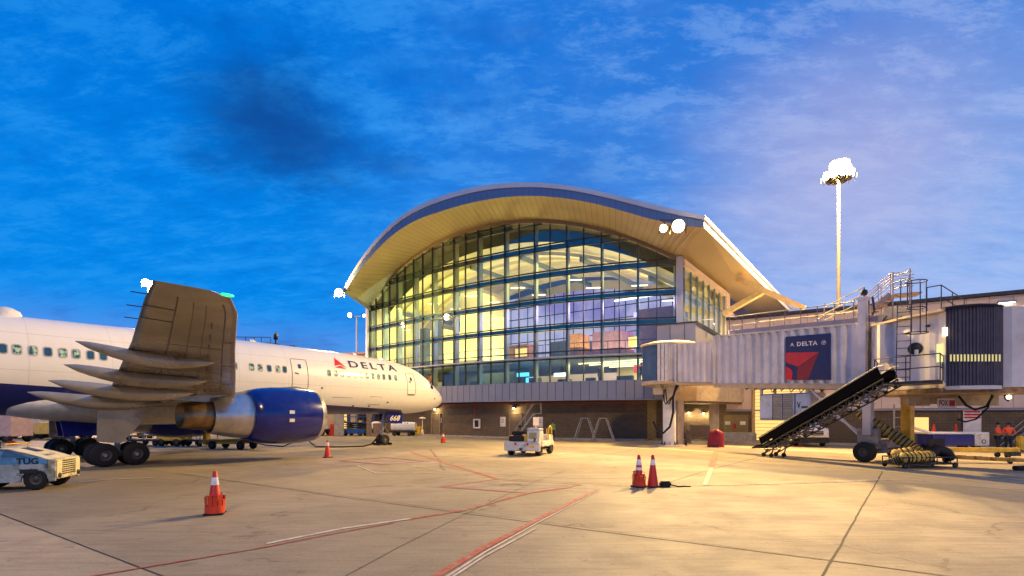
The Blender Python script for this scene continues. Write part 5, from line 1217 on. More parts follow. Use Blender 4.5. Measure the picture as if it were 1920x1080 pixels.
# roof rails on the cab and the raised stair behind the ladder
mb = MB(); pr = [at(1738, 590, 21.2), at(1765, 590, 20.8), at(1786, 590, 22.0), at(1808, 590, 23.4)]
for q in pr: q.z = ZC1+.12
rail(mb, pr, .98, .022); BB(mb, 'cab_roof_rail', DKR, w=True)
GR = mat('rail_galv_tan', (.34, .27, .24), .5, .5)
mb = MB(); a = Vector((17.6, 26.2, 6.85)); b = Vector((18.7, 25.2, 8.15)); 
for s_ in (-.35, .35):
    o = Vector((.7, .7, 0)).normalized()*s_
    mb.beam(a+o, b+o, .04, .22)
    for hh in (.45, .85, 1.0): mb.tube([a+o+Vector((0, 0, hh)), b+o+Vector((0, 0, hh)), b+o+Vector((.8, -.3, hh))], .022, 6)
    for k in range(4): q = a.lerp(b, k/3)+o; mb.tube([q, q+Vector((0, 0, 1.0))], .022, 6)
for k in range(7): q = a.lerp(b, (k+.5)/7); mb.box(q, (.3, .7, .03), .78)
mb.box(b+Vector((.5, -.2, -.05)), (1.1, .9, .06), -.4)
BB(mb, 'roof_stair', GR, w=True)
mb = MB(); p0 = at(1674, 555, 23.6); p1 = at(1706, 552, 23.0)
for q in (p0, p1): mb.tube([Vector((q.x, q.y, 6.5)), Vector((q.x, q.y, at(0, 507, 23.3).z))], .035, 6)
for yy in (513, 526, 538): mb.tube([Vector((p0.x, p0.y, at(0, yy, 23.3).z-.05)), Vector((p1.x, p1.y, at(0, yy, 23.3).z+.03))], .024, 6)
BB(mb, 'roof_gantry', GR, w=True)
mb = MB(); mb.box((18.1, 23.9, 6.95), (1.2, .5, .5), .2); mb.box((17.6, 24.3, 6.8), (.5, .4, .35), .2); BB(mb, 'roof_plant', mat('plant_cream', (.6, .5, .3), .6), w=True)
mb = MB()
for k in range(12): a_ = random.uniform(0, 6.28); mb.tube([Vector((17.3+.12*k, 23.8+random.uniform(-.3, .3), 6.55+random.uniform(0, .2))), Vector((17.5+.12*k, 23.9, 7.0+random.uniform(-.2, .35))), Vector((17.9+.08*k, 24.0, 6.7+random.uniform(-.2, .3)))], .035, 6)
BB(mb, 'cable_loop', M['dark_metal'], w=True)
# under the cab : beam, sign, hydraulic boxes
TAN = mat('underframe_tan', (.50, .40, .27), .6, dirt=(.2, .12, .06), dirt_amt=.6)
mb = MB(); mb.box(at(1742, 745, 23.6), (2.2, .5, .62), -.05); mb.box(at(1826, 748, 23.2), (1.9, .4, .62), .0); mb.box(at(1722, 748, 23.3), (1.0, .1, .62), 0); BB(mb, 'underframe', TAN, w=True)
q = at(1775, 756, 22.7); mb = MB(); mb.box(q, (.80, .04, .42)); s_ = BB(mb, 'sign_board', M['sign_white'], w=True); mb = MB(); put_text(mb, 'FOX', q+Vector((-.35, -.028, -.11)), (1, 0, 0), (0, 0, 1), .40, .24, .012); BB(mb, 'lettering', mat('sign_maroon', (.25, .03, .04), .5), s_, w=True, fixn=False)
mb = MB(); mb.box(q+Vector((.22, -.03, 0)), (.24, .02, .26)); BB(mb, 'logo_block', M['red'], s_, w=True)
mb = MB(); mb.tube([at(1797, 742, 22.6), at(1812, 760, 22.4), at(1828, 768, 22.4), at(1850, 762, 22.4), at(1862, 742, 22.4)], .05); mb.tube([at(1862, 735, 22.3), at(1852, 765, 22.3), at(1830, 786, 22.3), at(1810, 791, 22.3), at(1795, 786, 22.3)], .035); mb.tube([at(1884, 740, 22), at(1885, 748, 22), at(1890, 752, 22), at(1893, 744, 22)], .03); BB(mb, 'hanging_cable', M['rubber'], w=True)
q = at(1892, 743, 22); mb = MB(); mb.lathe([(0, -.12), (.08, -.1), (.09, 0), (0, .05)], c=q, n=12); BB(mb, 'work_lamp', M['lamp_small'], w=True)
# wheel carriage
wx = 13.9
mb = MB(); mb.box((wx, -.3, .85), (.7, 2.6, .4)); mb.box((wx, -1.55, 1.25), (.9, .3, .7)); mb.box((wx+.1, .2, 1.3), (.5, .9, .3)); mb.tube([(wx, -1.7, .48), (wx, 1.2, .48)], .12)
for k in range(6): mb.box((wx+random.uniform(-.4, .4), random.uniform(-1.2, .8), random.uniform(.6, 1.3)), (random.uniform(.2, .5), random.uniform(.2, .5), random.uniform(.15, .35)), random.uniform(-.4, .4))
BB(mb, 'carriage_frame', mat('carriage_dirty', (.38, .32, .25), .65, dirt=(.09, .06, .04), dirt_amt=.9, scale=4))
for y in (-1.95, 1.25):
    mb = MB(); wheel_at((wx, y, .48), .48, .36, br, 'wheel', .45)
mb = MB(); mb.box((wx+.0, -1.62, 2.25), (.36, .36, 1.9)); mb.box((wx+.0, -1.62, 3.6), (.26, .26, 1.0)); BB(mb, 'drive_post', M['bridge_white'])
q = WLc(gp(1667, 866)); mb = MB(); mb.box((q.x, 1.1, 2.3), (.42, .42, 2.9)); mb.box((q.x-.1, 1.1, 3.75), (.9, .5, .3)); BB(mb, 'drive_post', M['yellow'], label='yellow drive post')
mb = MB(); mb.beam((wx-.4, -1.5, 1.2), (wx-3.2, -1.3, 3.9), .09); mb.beam((wx-.4, -1.5, 1.4), (wx-2.0, -1.3, 2.4), .07); mb.beam((wx-.2, 1.2, 1.2), (wx-3.0, 1.2, 3.9), .09); BB(mb, 'brace', M['bridge_white'])
# air unit
x0, x1 = bx(1424, -1.3), bx(1519, -1.3); xm = (x0+x1)/2
mb = MB(); mb.bbox((xm, -.55, 2.72), (x1-x0, 1.5, 1.5), bev=.03); au = BB(mb, 'air_unit', M['pale_blue'], label='pale blue air conditioning unit hung below the tunnel')
mb = MB()
for a, b in ((.30, .46), (.50, .68)):
    xa, xb = x0+(x1-x0)*a, x0+(x1-x0)*b
    for k in range(13): mb.box(((xa+xb)/2, -1.33, 2.12+k*.1), (xb-xa, .06, .035), mtx=Matrix.Rotation(.5, 4, 'X'))
BB(mb, 'louvre', mat('louvre_tan', (.36, .30, .20), .6), au)
mb = MB()
for a in (.28, .48, .72): mb.box((x0+(x1-x0)*a, -1.31, 2.7), (.03, .02, 1.42))
for z in (2.03, 3.42): mb.box((xm, -1.31, z), (x1-x0-.06, .02, .03))
BB(mb, 'panel_seam', M['dark_metal'], au)
mb = MB(); put_text(mb, 'V', (x0+(x1-x0)*.76, -1.312, 2.62), (1, 0, 0), (0, 0, 1), .2, .36, .01); mb.box((x0+(x1-x0)*.9, -1.31, 2.68), (.34, .01, .09)); BB(mb, 'unit_mark', M['black'], au, fixn=False)
for a in (.02, .95):
    for y in (-1.2, .1): x = x0+(x1-x0)*a; mb = MB(); mb.beam((x, y, 3.45), (x, y, zf(x)-.1), .12); BB(mb, 'hanger', M['pale_blue'])
mb = MB()
for k in range(9):
    x = x0-1.2+k*.55; mb.tube([(x, -1.0, zf(x)-.1), (x+.2, -1.1, zf(x)-.38-random.uniform(0, .15)), (x+.55, -1.0, zf(x)-.12)], .03, 6)
BB(mb, 'cable_loop', M['rubber'])

# ------------------------------------------------------------------ gate-check baggage slide
a = gp(1440, 856); A0 = Vector((a.x, a.y, .62)); A1 = at(1668, 706, 21.3)
sl = thing('baggage_slide', (a.x, a.y, 0), 0, 'black baggage slide on small wheels sloping up from the apron to the bridge platform', 'baggage slide')
d = (A1-A0).normalized(); sd = d.cross(Vector((0, 0, 1))).normalized(); nn = sd.cross(d).normalized()
if nn.z < 0: nn = -nn
def S(mb, n, m, lab=None):
    o = mb.build(n, m, sl, world=True)
    if lab: o['label'] = lab
    return o
SLB = mat('slide_black', (.003, .003, .003), .9, spec=.1)
mb = MB(); mb.extr([A0+sd*.4, A1+sd*.4, A1-sd*.4, A0-sd*.4], -nn*.05); S(mb, 'slide_bed', SLB)
for q in (-1, 1):
    mb = MB(); mb.extr([A0+sd*q*.42+nn*.05, A1+sd*q*.42+nn*.0, A1+sd*q*.42+nn*.42, A0+sd*q*.42+nn*.42], sd*q*.03); S(mb, 'side_panel', SLB)
    mb = MB(); mb.tube([A0+sd*q*.45+nn*.46, A1+sd*q*.45+nn*.46, A1+sd*q*.45+d*.25+nn*.35], .028, 6)
    for k in range(22): t_ = k/21; p = A0.lerp(A1, t_)+sd*q*.45; 
    S(mb, 'handrail', M['galv'])
    mb = MB(); lo = A0+sd*q*.40-nn*.12; hi = A1+sd*q*.40-nn*.12; lo2 = lo-nn*.34; hi2 = hi-nn*.30
    mb.tube([lo, hi], .035, 6); mb.tube([lo2, hi2], .035, 6); N_ = 16
    for k in range(N_):
        mb.tube([lo.lerp(hi, k/N_), lo2.lerp(hi2, (k+.5)/N_)], .02, 5); mb.tube([lo2.lerp(hi2, (k+.5)/N_), lo.lerp(hi, (k+1)/N_)], .02, 5)
        mb.box(lo2.lerp(hi2, (k+.5)/N_)+nn*.08, (.16, .05, .06), mtx=d.to_track_quat('X', 'Z').to_matrix().to_4x4())
    S(mb, 'truss', M['dark_metal'])
mb = MB()
for k in range(26): p = A0.lerp(A1, (k+.5)/26)-nn*.30; mb.tube([p-sd*.38, p+sd*.38], .03, 6)
S(mb, 'rollers', M['galv'])
mb = MB()
for f in (.22, .45, .72): p = A0.lerp(A1, f)+nn*.05; mb.extr([p-sd*.47, p-sd*.47+d*.06, p-sd*.47+d*.06+nn*.45, p-sd*.47+nn*.52], -sd*.03)
S(mb, 'strap', M['yellow'])
mb = MB(); B0 = A0-d*.25; mb.extr([B0-sd*.45+nn*.15, B0+sd*.45+nn*.15, B0+sd*.45-d*.55+Vector((0, 0, .18)), B0-sd*.45-d*.55+Vector((0, 0, .18))], (0, 0, -.05)); mb.extr([B0-sd*.45, B0-sd*.45+nn*.45, B0-sd*.45-d*.5+Vector((0, 0, .35)), B0-sd*.45-d*.5+Vector((0, 0, .1))], -sd*.03); S(mb, 'catch_tray', M['black'])
for q in (-1, 1):
    for dd in (.15, .75): 
        p = A0+d*dd+sd*q*.4; mb = MB(); mb.tube([p-nn*.4, Vector((p.x, p.y, .14))], .035, 6); lg = S(mb, 'leg', M['dark_metal']); mb = MB(); mb.lathe([(0, -.03), (.11, -.03), (.12, 0), (.11, .03), (0, .03)], c=Vector((p.x, p.y, .13))-Vector(sl.location), axis='Y', n=14); mb.build('castor', M['rubber'], lg)
# ------------------------------------------------------------------ left concourse wing (mostly behind the aircraft)
lc = thing('concourse_building', (-21, 66, 0), 0, 'low concourse wing left of the terminal, its roof edge just showing above the aircraft', 'building')
LA = Vector((-17.9, 64.6, 0)); LD = Vector((-.95, .31, 0)).normalized(); LNn = Vector((-.31, -.95, 0)).normalized()
def ll(t, z, off=0.0): return LA+LD*t+LNn*off+Vector((0, 0, z))
mb = MB(); mb.quad(ll(0, 3.3), ll(70, 3.3), ll(70, 10.1), ll(0, 10.1)); mb.quad(ll(0, 10.1), ll(70, 10.1), ll(70, 10.1, -20), ll(0, 10.1, -20)); lc_w = mb.build('upper_wall', M['panel_beige'], lc, world=True)
mb = MB(); mb.quad(ll(0, 0, -2.5), ll(70, 0, -2.5), ll(70, 3.3, -2.5), ll(0, 3.3, -2.5)); mb.quad(ll(0, 3.3), ll(70, 3.3), ll(70, 3.3, -2.6), ll(0, 3.3, -2.6)); mb.build('lower_wall', M['brick'], lc, world=True)
mb = MB(); mb.beam(ll(0, 10.15, .1), ll(70, 10.15, .1), .3, .25); mb.build('coping', mat('coping_pink', (.5, .3, .25), .5), lc, world=True)
for t0, w in ((5.2, 3.2), (10.5, 4), (20, 5)):
    mb = MB(); mb.quad(ll(t0, .3, -2.4), ll(t0+w, .3, -2.4), ll(t0+w, 2.9, -2.4), ll(t0, 2.9, -2.4)); mb.build('lit_doorway', M['lit_yellow'], lc, world=True)
for t0 in (2.5, 8.7, 15, 24, 34, 44): mb = MB(); mb.box(ll(t0, 1.65, -.3), (.8, .8, 3.3)); mb.build('column', M['concrete'], lc, world=True)
# jet bridge on the far side of the aircraft : only its roof deck and rails show over the fuselage
fb = thing('boarding_bridge', (-26, 53, 0), 0, 'second boarding bridge beyond the aircraft, its railed roof showing above the fuselage', 'boarding bridge')
e0 = at(444, 640, 50); e1 = at(558, 651, 52)
mb = MB(); mb.extr([(e0.x-8, 51, 5.6), (e0.x-8, 51, 8.6), (e1.x, 53.0, 8.6), (e1.x, 53.0, 5.6)], (0, 3, 0)); mb.build('tunnel', M['bridge_white'], fb, world=True)
mb = MB(); mb.box(((e0.x+e1.x)/2-2, 52.4, 8.78), (10.5, 3.2, .3), .06); mb.beam((e1.x-1, 51, 8.9), (e1.x+.9, 51.4, 8.45), .2, .15); mb.build('roof_deck', mat('deck_dark', (.12, .10, .07), .7), fb, world=True)
mb = MB(); rail(mb, [(e0.x-6, 50.8, 8.9), (e0.x-2, 50.8, 8.9), (e0.x+.4, 50.9, 8.9), (e0.x+1.2, 51, 8.9), (e0.x+1.9, 51.0, 8.9), (e0.x+2.8, 51.1, 8.9)], 1.15, .035); mb.build('roof_rail', DKR, fb, world=True)
mb = MB(); q = at(517, 636, 50.8); mb.box((q.x, q.y, 9.1), (.7, .5, .5)); mb.tube([(q.x, q.y, 9.2), (q.x, q.y, 10.4)], .07); mb.lathe([(0, 0), (.2, .1), (.22, .5), (.08, .75), (0, .8)], c=(q.x, q.y, 9.7), n=12); mb.box((q.x+1.2, q.y, 9.0), (1.6, .6, .3)); mb.build('beacon', M['black'], fb, world=True)
mb = MB(); mb.tube([(-24, 54, 0), (-24, 54, 5.6)], .4, 14); mb.tube([(-33, 53, 0), (-33, 53, 5.6)], .3, 14); mb.build('support_column', M['white_paint'], fb, world=True)

# ------------------------------------------------------------------ traffic cones
def cone_mesh(h, stack=False, wings=0, bands=2):
    t = bpy.data.objects.new('traffic_cone', None); col.objects.link(t)
    mb = MB(); s_ = h/.91
    mb.bbox((0, 0, .02), (.40, .40, .04), bev=.012); b = mb.build('base', M['rubber'], t)
    pr = [(.17, .04), (.165, .06), (.042, .89*s_), (.030, .905*s_), (0, .91*s_)]
    mb = MB(); mb.lathe(pr, n=24); mb.build('cone_body', M['orange'], t)
    rr = lambda z: .165+(.042-.165)*(z-.06)/(.83*s_)+.003
    for z0, z1 in ((.62*s_, .78*s_), (.48*s_, .56*s_))[:bands]:
        mb = MB(); mb.lathe([(rr(z0), z0), (rr(z1), z1)], n=24); mb.build('reflective_band', M['cone_white'], t)
    if stack:
        mb = MB()
        for k in range(12):
            a0, a1 = 2*math.pi*k/12+.04, 2*math.pi*(k+1)/12-.04; hh = random.uniform(.30, .42)*s_+ (.1 if k in (2, 3) else 0); r0, r1 = .19, .215
            mb.add([(r0*math.cos(a0), r0*math.sin(a0), .05), (r0*math.cos(a1), r0*math.sin(a1), .05), (r1*math.cos(a1), r1*math.sin(a1), hh), (r1*math.cos(a0), r1*math.sin(a0), hh), (.16*math.cos(a1), .16*math.sin(a1), hh+.02), (.16*math.cos(a0), .16*math.sin(a0), hh+.02)], [(0, 1, 2, 3), (3, 2, 4, 5)], False)
        mb.lathe([(.20, .04), (.205, .12), (.20, .2)], n=24)
        mb.build('split_sleeve', mat('sleeve_orange', (.66, .05, .01), .5, var=.15), t)
    return t
def place_cone(px, py, h, label, stack=False, bands=2, rz=.3):
    c = gp(px, py); t = cone_mesh(h, stack, bands=bands); t.location = c; t.rotation_euler = (0, 0, rz); tag(t, label, 'traffic cone')
place_cone(403, 964, .97, 'orange cone with split orange sleeve at its foot, standing alone in the left foreground', True, 1)
place_cone(614, 858, .93, 'plain slim orange cone between the blue engine and the nose wheel', False, 1, .9)
place_cone(831, 830, .78, 'small orange cone below the aircraft nose by the block wall', True, 1)
place_cone(1198, 913, 1.0, 'left cone of the pair in the foreground, with torn orange sleeves and two white bands', True, 2)
place_cone(1224, 913, 1.0, 'right cone of the pair in the foreground, slim with one white band', False, 1)
mb = MB(); c = gp(1246, 913); pts = [c+Vector((-.1, 0, .05)), c+Vector((.12, .02, .10)), c+Vector((.35, .05, .06))]
mb.bbox(c+Vector((.02, 0, .09)), (.34, .2, .18), .2, .04); mb.tube([c+Vector((.15, 0, .08)), c+Vector((.4, -.05, .02)), c+Vector((.62, .02, .02)), c+Vector((.8, -.02, .015))], .022, 6)
for k in range(6): mb.box(c+Vector((-.55+.13*k, random.uniform(-.1, .1), .02)), (.16, .1, .035), random.uniform(-.6, .6))
tag(mb.build('power_plug', M['rubber']), 'black cable plug and bits of rubber lying right of the two foreground cones', 'plug')
mb = MB(); c = gp(1916, 882); mb.bbox(c+Vector((.1, 0, .1)), (.9, .25, .18), .1, .04); tag(mb.build('wheel_chock', M['rubber']), 'black rubber wheel chock at the right edge of the picture', 'wheel chock')

# ------------------------------------------------------------------ people
def skinned(name, nodes, edges, m, parent, root=0, sub=1):
    """nodes = [(x,y,z,r)]"""
    me = bpy.data.meshes.new(name); me.from_pydata([n[:3] for n in nodes], edges, []); o = bpy.data.objects.new(name, me); col.objects.link(o); o.parent = parent
    md = o.modifiers.new('Skin', 'SKIN')
    if not me.skin_vertices: me.skin_vertices.new()
    for i, n in enumerate(nodes):
        r = n[3]; v = me.skin_vertices[0].data[i]; v.radius = (r, r) if not isinstance(r, tuple) else r; v.use_root = (i == root)
    md.use_smooth_shade = True
    s_ = o.modifiers.new('Sub', 'SUBSURF'); s_.levels = s_.render_levels = sub
    me.materials.append(m); return o
def person(loc, rz, label, arms='down', vest='orange', seated=False):
    t = thing('person', loc, rz, label, 'person')
    # facing -y ; body
    hip = .92; sh = 1.43
    if arms == 'down': AL = [(-.22, 0, 1.16, .042), (-.24, -.06, .92, .032), (-.24, -.08, .80, .03)]; AR = [(.22, 0, 1.16, .042), (.24, -.06, .92, .032), (.24, -.08, .80, .03)]
    else: AL = [(-.30, -.03, 1.20, .042), (-.16, -.22, 1.12, .032), (-.06, -.26, 1.16, .03)]; AR = [(.30, -.02, 1.18, .042), (.20, -.20, 1.04, .032), (.10, -.26, 1.08, .03)]
    N_ = [(0, 0, hip, .13), (0, .01, 1.12, .12), (0, 0, 1.32, .13), (0, 0, 1.46, .075), (0, -.01, 1.54, .05), (0, -.02, 1.62, .082), (0, -.02, 1.70, .085),
          (-.17, 0, sh, .06), *AL, (.17, 0, sh, .06), *AR,
          (-.10, 0, .86, .09), (-.11, -.02, .50, .062), (-.12, .02, .10, .045), (-.13, -.14, .04, .04), (.10, 0, .86, .09), (.12, .0, .50, .062), (.14, .04, .10, .045), (.15, -.12, .04, .04)]
    Ed = [(0, 1), (1, 2), (2, 3), (3, 4), (4, 5), (5, 6), (2, 7), (7, 8), (8, 9), (9, 10), (2, 11), (11, 12), (12, 13), (13, 14), (0, 15), (15, 16), (16, 17), (17, 18), (0, 19), (19, 20), (20, 21), (21, 22)]
    skinned('body', N_, Ed, M['skin'], t, sub=2)
    k = 1.16
    jk = [(0, 0, .88, .155), (0, .01, 1.12, .155), (0, 0, 1.33, .16), (0, 0, 1.45, .09), (-.18, 0, sh, .078), *[(x, y, z, r*1.4) for x, y, z, r in AL[:2]], (.18, 0, sh, .078), *[(x, y, z, r*1.4) for x, y, z, r in AR[:2]]]
    skinned('jacket', jk, [(0, 1), (1, 2), (2, 3), (2, 4), (4, 5), (5, 6), (2, 7), (7, 8), (8, 9)], M['hivis'] if vest == 'orange' else M['hivis_green'], t, sub=1)
    tr = [(0, 0, .92, .14), *[(x, y, z, r*1.28) for x, y, z, r in N_[15:18]], *[(x, y, z, r*1.28) for x, y, z, r in N_[19:22]]]
    skinned('trousers', tr, [(0, 1), (1, 2), (2, 3), (0, 4), (4, 5), (5, 6)], M['trousers'], t, sub=1)
    for sx in (-1, 1): mb = MB(); x = .13*sx; mb.bbox((x, -.05, .05), (.11, .30, .10), bev=.03); mb.build('boot', M['black'], t)
    mb = MB(); mb.lathe([(.10, 1.66), (.105, 1.72), (.09, 1.78), (.05, 1.815), (0, 1.82)], n=16); mb.box((0, -.12, 1.69), (.15, .12, .015)); mb.build('cap', M['black'] if vest == 'orange' else M['trousers'], t)
    mb = MB(); mb.box((0, -.105, 1.62), (.02, .03, .04)); mb.build('nose', M['skin'], t)
    mb = MB(); mb.lathe([(.185, 1.02), (.19, 1.08)], n=20); mb.build('reflective_tape', M['hivis_green'] if vest == 'orange' else M['reflective'], t)
    for sx in (-1, 1):   # hands with fingers
        h = (AL if sx < 0 else AR)[2]; nodes = [(h[0], h[1], h[2], .026), (h[0], h[1]-.01, h[2]-.06, .022)]; ed = [(0, 1)]
        for f in range(4): i = len(nodes); nodes += [(h[0]+(-.024+.016*f), h[1]-.015, h[2]-.10, .008), (h[0]+(-.024+.016*f), h[1]-.03, h[2]-.135-.006*(f in (1, 2)), .007)]; ed += [(1, i), (i, i+1)]
        i = len(nodes); nodes += [(h[0]-.035*sx, h[1]-.02, h[2]-.05, .009), (h[0]-.042*sx, h[1]-.03, h[2]-.085, .008)]; ed += [(0, i), (i, i+1)]
        skinned('hand', nodes, ed, M['skin'], t, sub=1)
    return t
c = gp(1871, 846); person(tuple(c), .5, 'worker in an orange high visibility jacket and dark cap, the left one of two', 'fold')
c = gp(1891, 846); person(tuple(c), -.5, 'worker in an orange jacket with a green waist band, the right one of two', 'fold')
c = gp(1036, 826); person((c.x, c.y, 0), .2, 'worker in a green vest standing in shade by the block wall behind the baggage tractor', 'down', 'green')

# ------------------------------------------------------------------ vehicles
def vwheel(p, r, w, parent, axis='Y'): return wheel_at(p, r, w, parent, 'wheel', .55, axis)
# left foreground tow tractor (front faces +x locally)
c = gp(120, 915); tg = thing('tow_tractor', (c.x-1.14, c.y-.02, 0), R(17), 'worn blue and cream tow tractor with black lettering and a slotted front grille', 'tow tractor'); tg.scale = (.86, .86, .9)
def prof_body(poly, y0, y1): mb = MB(); mb.extr([(x, y0, z) for x, z in poly], (0, y1-y0, 0)); return mb
def arch_poly(x0, x1, z0, z1, wheels, r):
    p = [(x0, z0)]
    for wx_ in wheels:
        for k in range(9): a = math.pi-math.pi*k/8; p.append((wx_+r*math.cos(a), z0+max(0, r*math.sin(a)-.0)))
    p += [(x1, z0), (x1, z1)]; return p
# side skins with wheel openings
lowp = [(-2.0, .28), (-1.62, .28)]+[(-1.1+.46*math.cos(math.pi-math.pi*k/8), .28+.46*math.sin(math.pi*k/8)) for k in range(9)]+[(0.22, .28)]+[(.64+.40*math.cos(math.pi-math.pi*k/8), .28+.42*math.sin(math.pi*k/8)) for k in range(9)]+[(1.22, .30), (1.22, .62), (1.02, .86), (-2.0, .86)]
for y0, y1 in ((-.80, -.74), (.74, .80)): mb = prof_body(lowp, y0, y1); mb.build('side_skin', mat('tug_grime', (.34, .38, .38), .6, var=.2, dirt=(.05, .05, .045), dirt_amt=.95, scale=3), tg)
mb = MB(); mb.box((-.4, 0, .58), (3.1, 1.46, .30)); mb.build('chassis', M['black'], tg)
up = [(-.55, .84), (1.02, .84), (1.20, .66), (1.02, 1.02), (.72, 1.16), (.0, 1.36), (-.34, 1.42), (-.55, .92)]
up = [(-.62, .74), (.98, .62), (1.02, .70), (.98, 1.02), (.60, 1.16), (-.05, 1.34), (-.38, 1.38)]
for y0, y1 in ((-.79, -.70), (.70, .79)): mb = prof_body(up, y0, y1); mb.build('bonnet_side', M['tug_blue'], tg)
mb = MB(); mb.extr([(-.38, -.79, 1.39), (-.05, -.79, 1.35), (.60, -.79, 1.17), (.98, -.79, 1.03), (1.22, -.79, .98), (1.22, -.79, .94), (.6, -.79, 1.10), (-.38, -.79, 1.32)], (0, 1.58, 0)); mb.build('bonnet_top', M['tug_cream'], tg)
mb = MB(); mb.bbox((1.12, 0, .68), (.28, 1.60, .66), bev=.04); fr_ = mb.build('front_panel', M['tug_cream'], tg)
mb = MB()
for i in range(8):
    for j in range(7): mb.box((1.262, -.34+.115*i-.06, .50+.072*j), (.012, .085, .045))
mb.build('grille', M['black'], fr_)
for y in (-.62, .62): mb = MB(); mb.lathe([(.05, 0), (.085, .0), (.09, .03), (.05, .035)], c=(1.255, y, .46), axis='X', n=16); mb.lathe([(0, .02), (.05, .02)], c=(1.255, y, .46), axis='X', n=16); mb.build('headlight', M['dark_metal'], tg)
for x in (-1.1, .64):
    for y in (-.66, .66): vwheel((x, y, .36), .36, .24, tg)
mb = MB(); put_text(mb, 'TUG', (.12, -.803, .86), (1, 0, 0), (0, 0, 1), .62, .20, .008); mb.build('lettering', M['black'], tg, fixn=False)
mb = MB(); mb.extr([(-.30, -.795, 1.12), (.55, -.795, 1.06), (.1, -.795, 1.22), (-.22, -.795, 1.30)], (0, -.008, 0)); mb.build('side_recess', mat('tug_blue_dark', (.03, .13, .26), .5), tg)
mb = MB(); mb.extr([(.22, -.802, .70), (.72, -.802, .70), (.72, -.802, .56), (.22, -.802, .56)], (0, -.01, 0)); mb.build('step_pad', M['black'], tg)
mb = MB(); mb.extr([(-.1, -.12, 1.352), (.36, -.12, 1.235), (.36, .3, 1.235), (-.1, .3, 1.352)], (.02, 0, .02)); put_text(mb, 'DELTA', (.80, -.42, 1.125), (0, 1, 0), (-.9, 0, .35), .62, .12, .004); mb.build('bonnet_lettering', M['delta_navy'], tg, fixn=False)
mb = MB(); mb.bbox((-.75, 0, 1.0), (.2, 1.4, .7), bev=.04); mb.bbox((-1.5, 0, .95), (.9, 1.5, .3), bev=.05); mb.build('dashboard', M['tug_cream'], tg)
mb = MB(); mb.tube([(-.62, .05, 1.2), (-.85, .05, 1.48)], .03); mb.lathe([(.19, 0), (.205, .015), (.19, .03), (.175, .015), (.19, 0)], c=(-.87, .05, 1.50), axis='X', n=20, mtx=None); mb.build('steering_wheel', M['black'], tg)
mb = MB(); mb.tube([(-.36, -.5, 1.38), (-.33, -.5, 1.52), (-.2, .5, 1.52), (-.2, .5, 1.36)], .02); mb.build('grab_rail', M['yellow'], tg)
mb = MB(); mb.bbox((-.6, .35, 1.52), (.22, .2, .14), bev=.03); mb.build('red_light', M['red'], tg)
for y in (-.35, .35): mb = MB(); mb.bbox((-1.15, y, 1.0), (.5, .5, .16), bev=.04); mb.bbox((-1.38, y, 1.25), (.12, .5, .5), bev=.04); mb.build('seat', M['black'], tg)
# white belt tractor in the middle
c = gp(998, 854); bt = thing('baggage_tractor', (c.x-.05, c.y+.9, 0), R(68), 'white open baggage tractor with a yellow grab hoop parked in the middle of the apron', 'baggage tractor')
WP = M['dirty_white']
mb = MB(); mb.bbox((0, 0, .62), (2.9, 1.9, .34), bev=.05); mb.bbox((-1.42, 0, .52), (.18, 2.1, .50), bev=.04); mb.build('body', WP, bt)
mb = MB(); mb.box((0, 0, .40), (2.5, 1.2, .18)); mb.build('chassis', M['black'], bt)
mb = MB(); mb.bbox((-1.0, -.62, 1.05), (.75, .72, .75), bev=.05); mb.build('rear_console', WP, bt)
mb = MB(); mb.bbox((-1.0, -.62, 1.47), (.7, .74, .14), bev=.04); mb.build('console_top', M['pale_blue'], bt); mb = MB(); mb.box((-1.385, -.62, 1.12), (.02, .42, .34)); mb.build('console_panel', mat('panel_sage', (.30, .30, .16), .5), bt)
mb = MB(); mb.bbox((-1.15, .35, .95), (.5, .9, .30), bev=.04); mb.bbox((-.9, .35, 1.12), (.14, .9, .45), bev=.04); mb.build('seat', M['black'], bt)
mb = MB(); mb.bbox((-1.15, -.08, .98), (.35, .28, .42), bev=.05); mb.bbox((-1.2, .72, .96), (.3, .24, .34), bev=.05); mb.build('tank', M['yellow'], bt)
mb = MB(); mb.bbox((1.0, 0, .92), (.8, 1.8, .40), bev=.06); mb.build('bonnet', WP, bt)
mb = MB(); mb.tube([(.55, -.9, .8), (.55, -.9, 1.35), (.6, -.9, 1.55), (.85, -.9, 1.62), (1.1, -.9, 1.50), (1.15, -.9, .9)], .035, 8); mb.tube([(.2, -.9, .8), (.2, -.9, 1.5)], .03, 8); mb.build('grab_hoop', M['yellow'], bt)
mb = MB(); mb.tube([(.5, .2, 1.0), (.15, .2, 1.32)], .03); mb.lathe([(.17, 0), (.19, .015), (.17, .03), (.155, .015), (.17, 0)], c=(.13, .2, 1.34), axis='X', n=18); mb.build('steering_wheel', M['black'], bt)
for y in (-.55, .15): mb = MB(); mb.box((-1.515, y+.2, .66), (.02, .12, .12)); mb.build('tail_light', M['red'], bt)
mb = MB(); mb.box((-1.52, -.62, .55), (.015, .24, .12)); mb.build('plate', M['yellow'], bt)
mb = MB(); mb.extr([(-1.392, -.80, .92), (-1.392, -.70, 1.02), (-1.392, -.62, 1.02), (-1.392, -.72, .90), (-1.392, -.62, .80), (-1.392, -.70, .80)], (-.006, 0, 0)); mb.build('marking', M['black'], bt)
for x in (-.95, 1.0):
    for y in (-.82, .82): vwheel((x, y, .34), .34, .26, bt)
mb = MB(); mb.box((-1.6, 0, .4), (.2, .12, .1)); mb.build('hitch', M['dark_metal'], bt)
for y in (-.7, .7): mb = MB(); mb.lathe([(0, .03), (.08, .02), (.09, -.02)], c=(1.43, y, .9), axis='X', n=14); mb.build('headlight', M['sign_white'], bt)
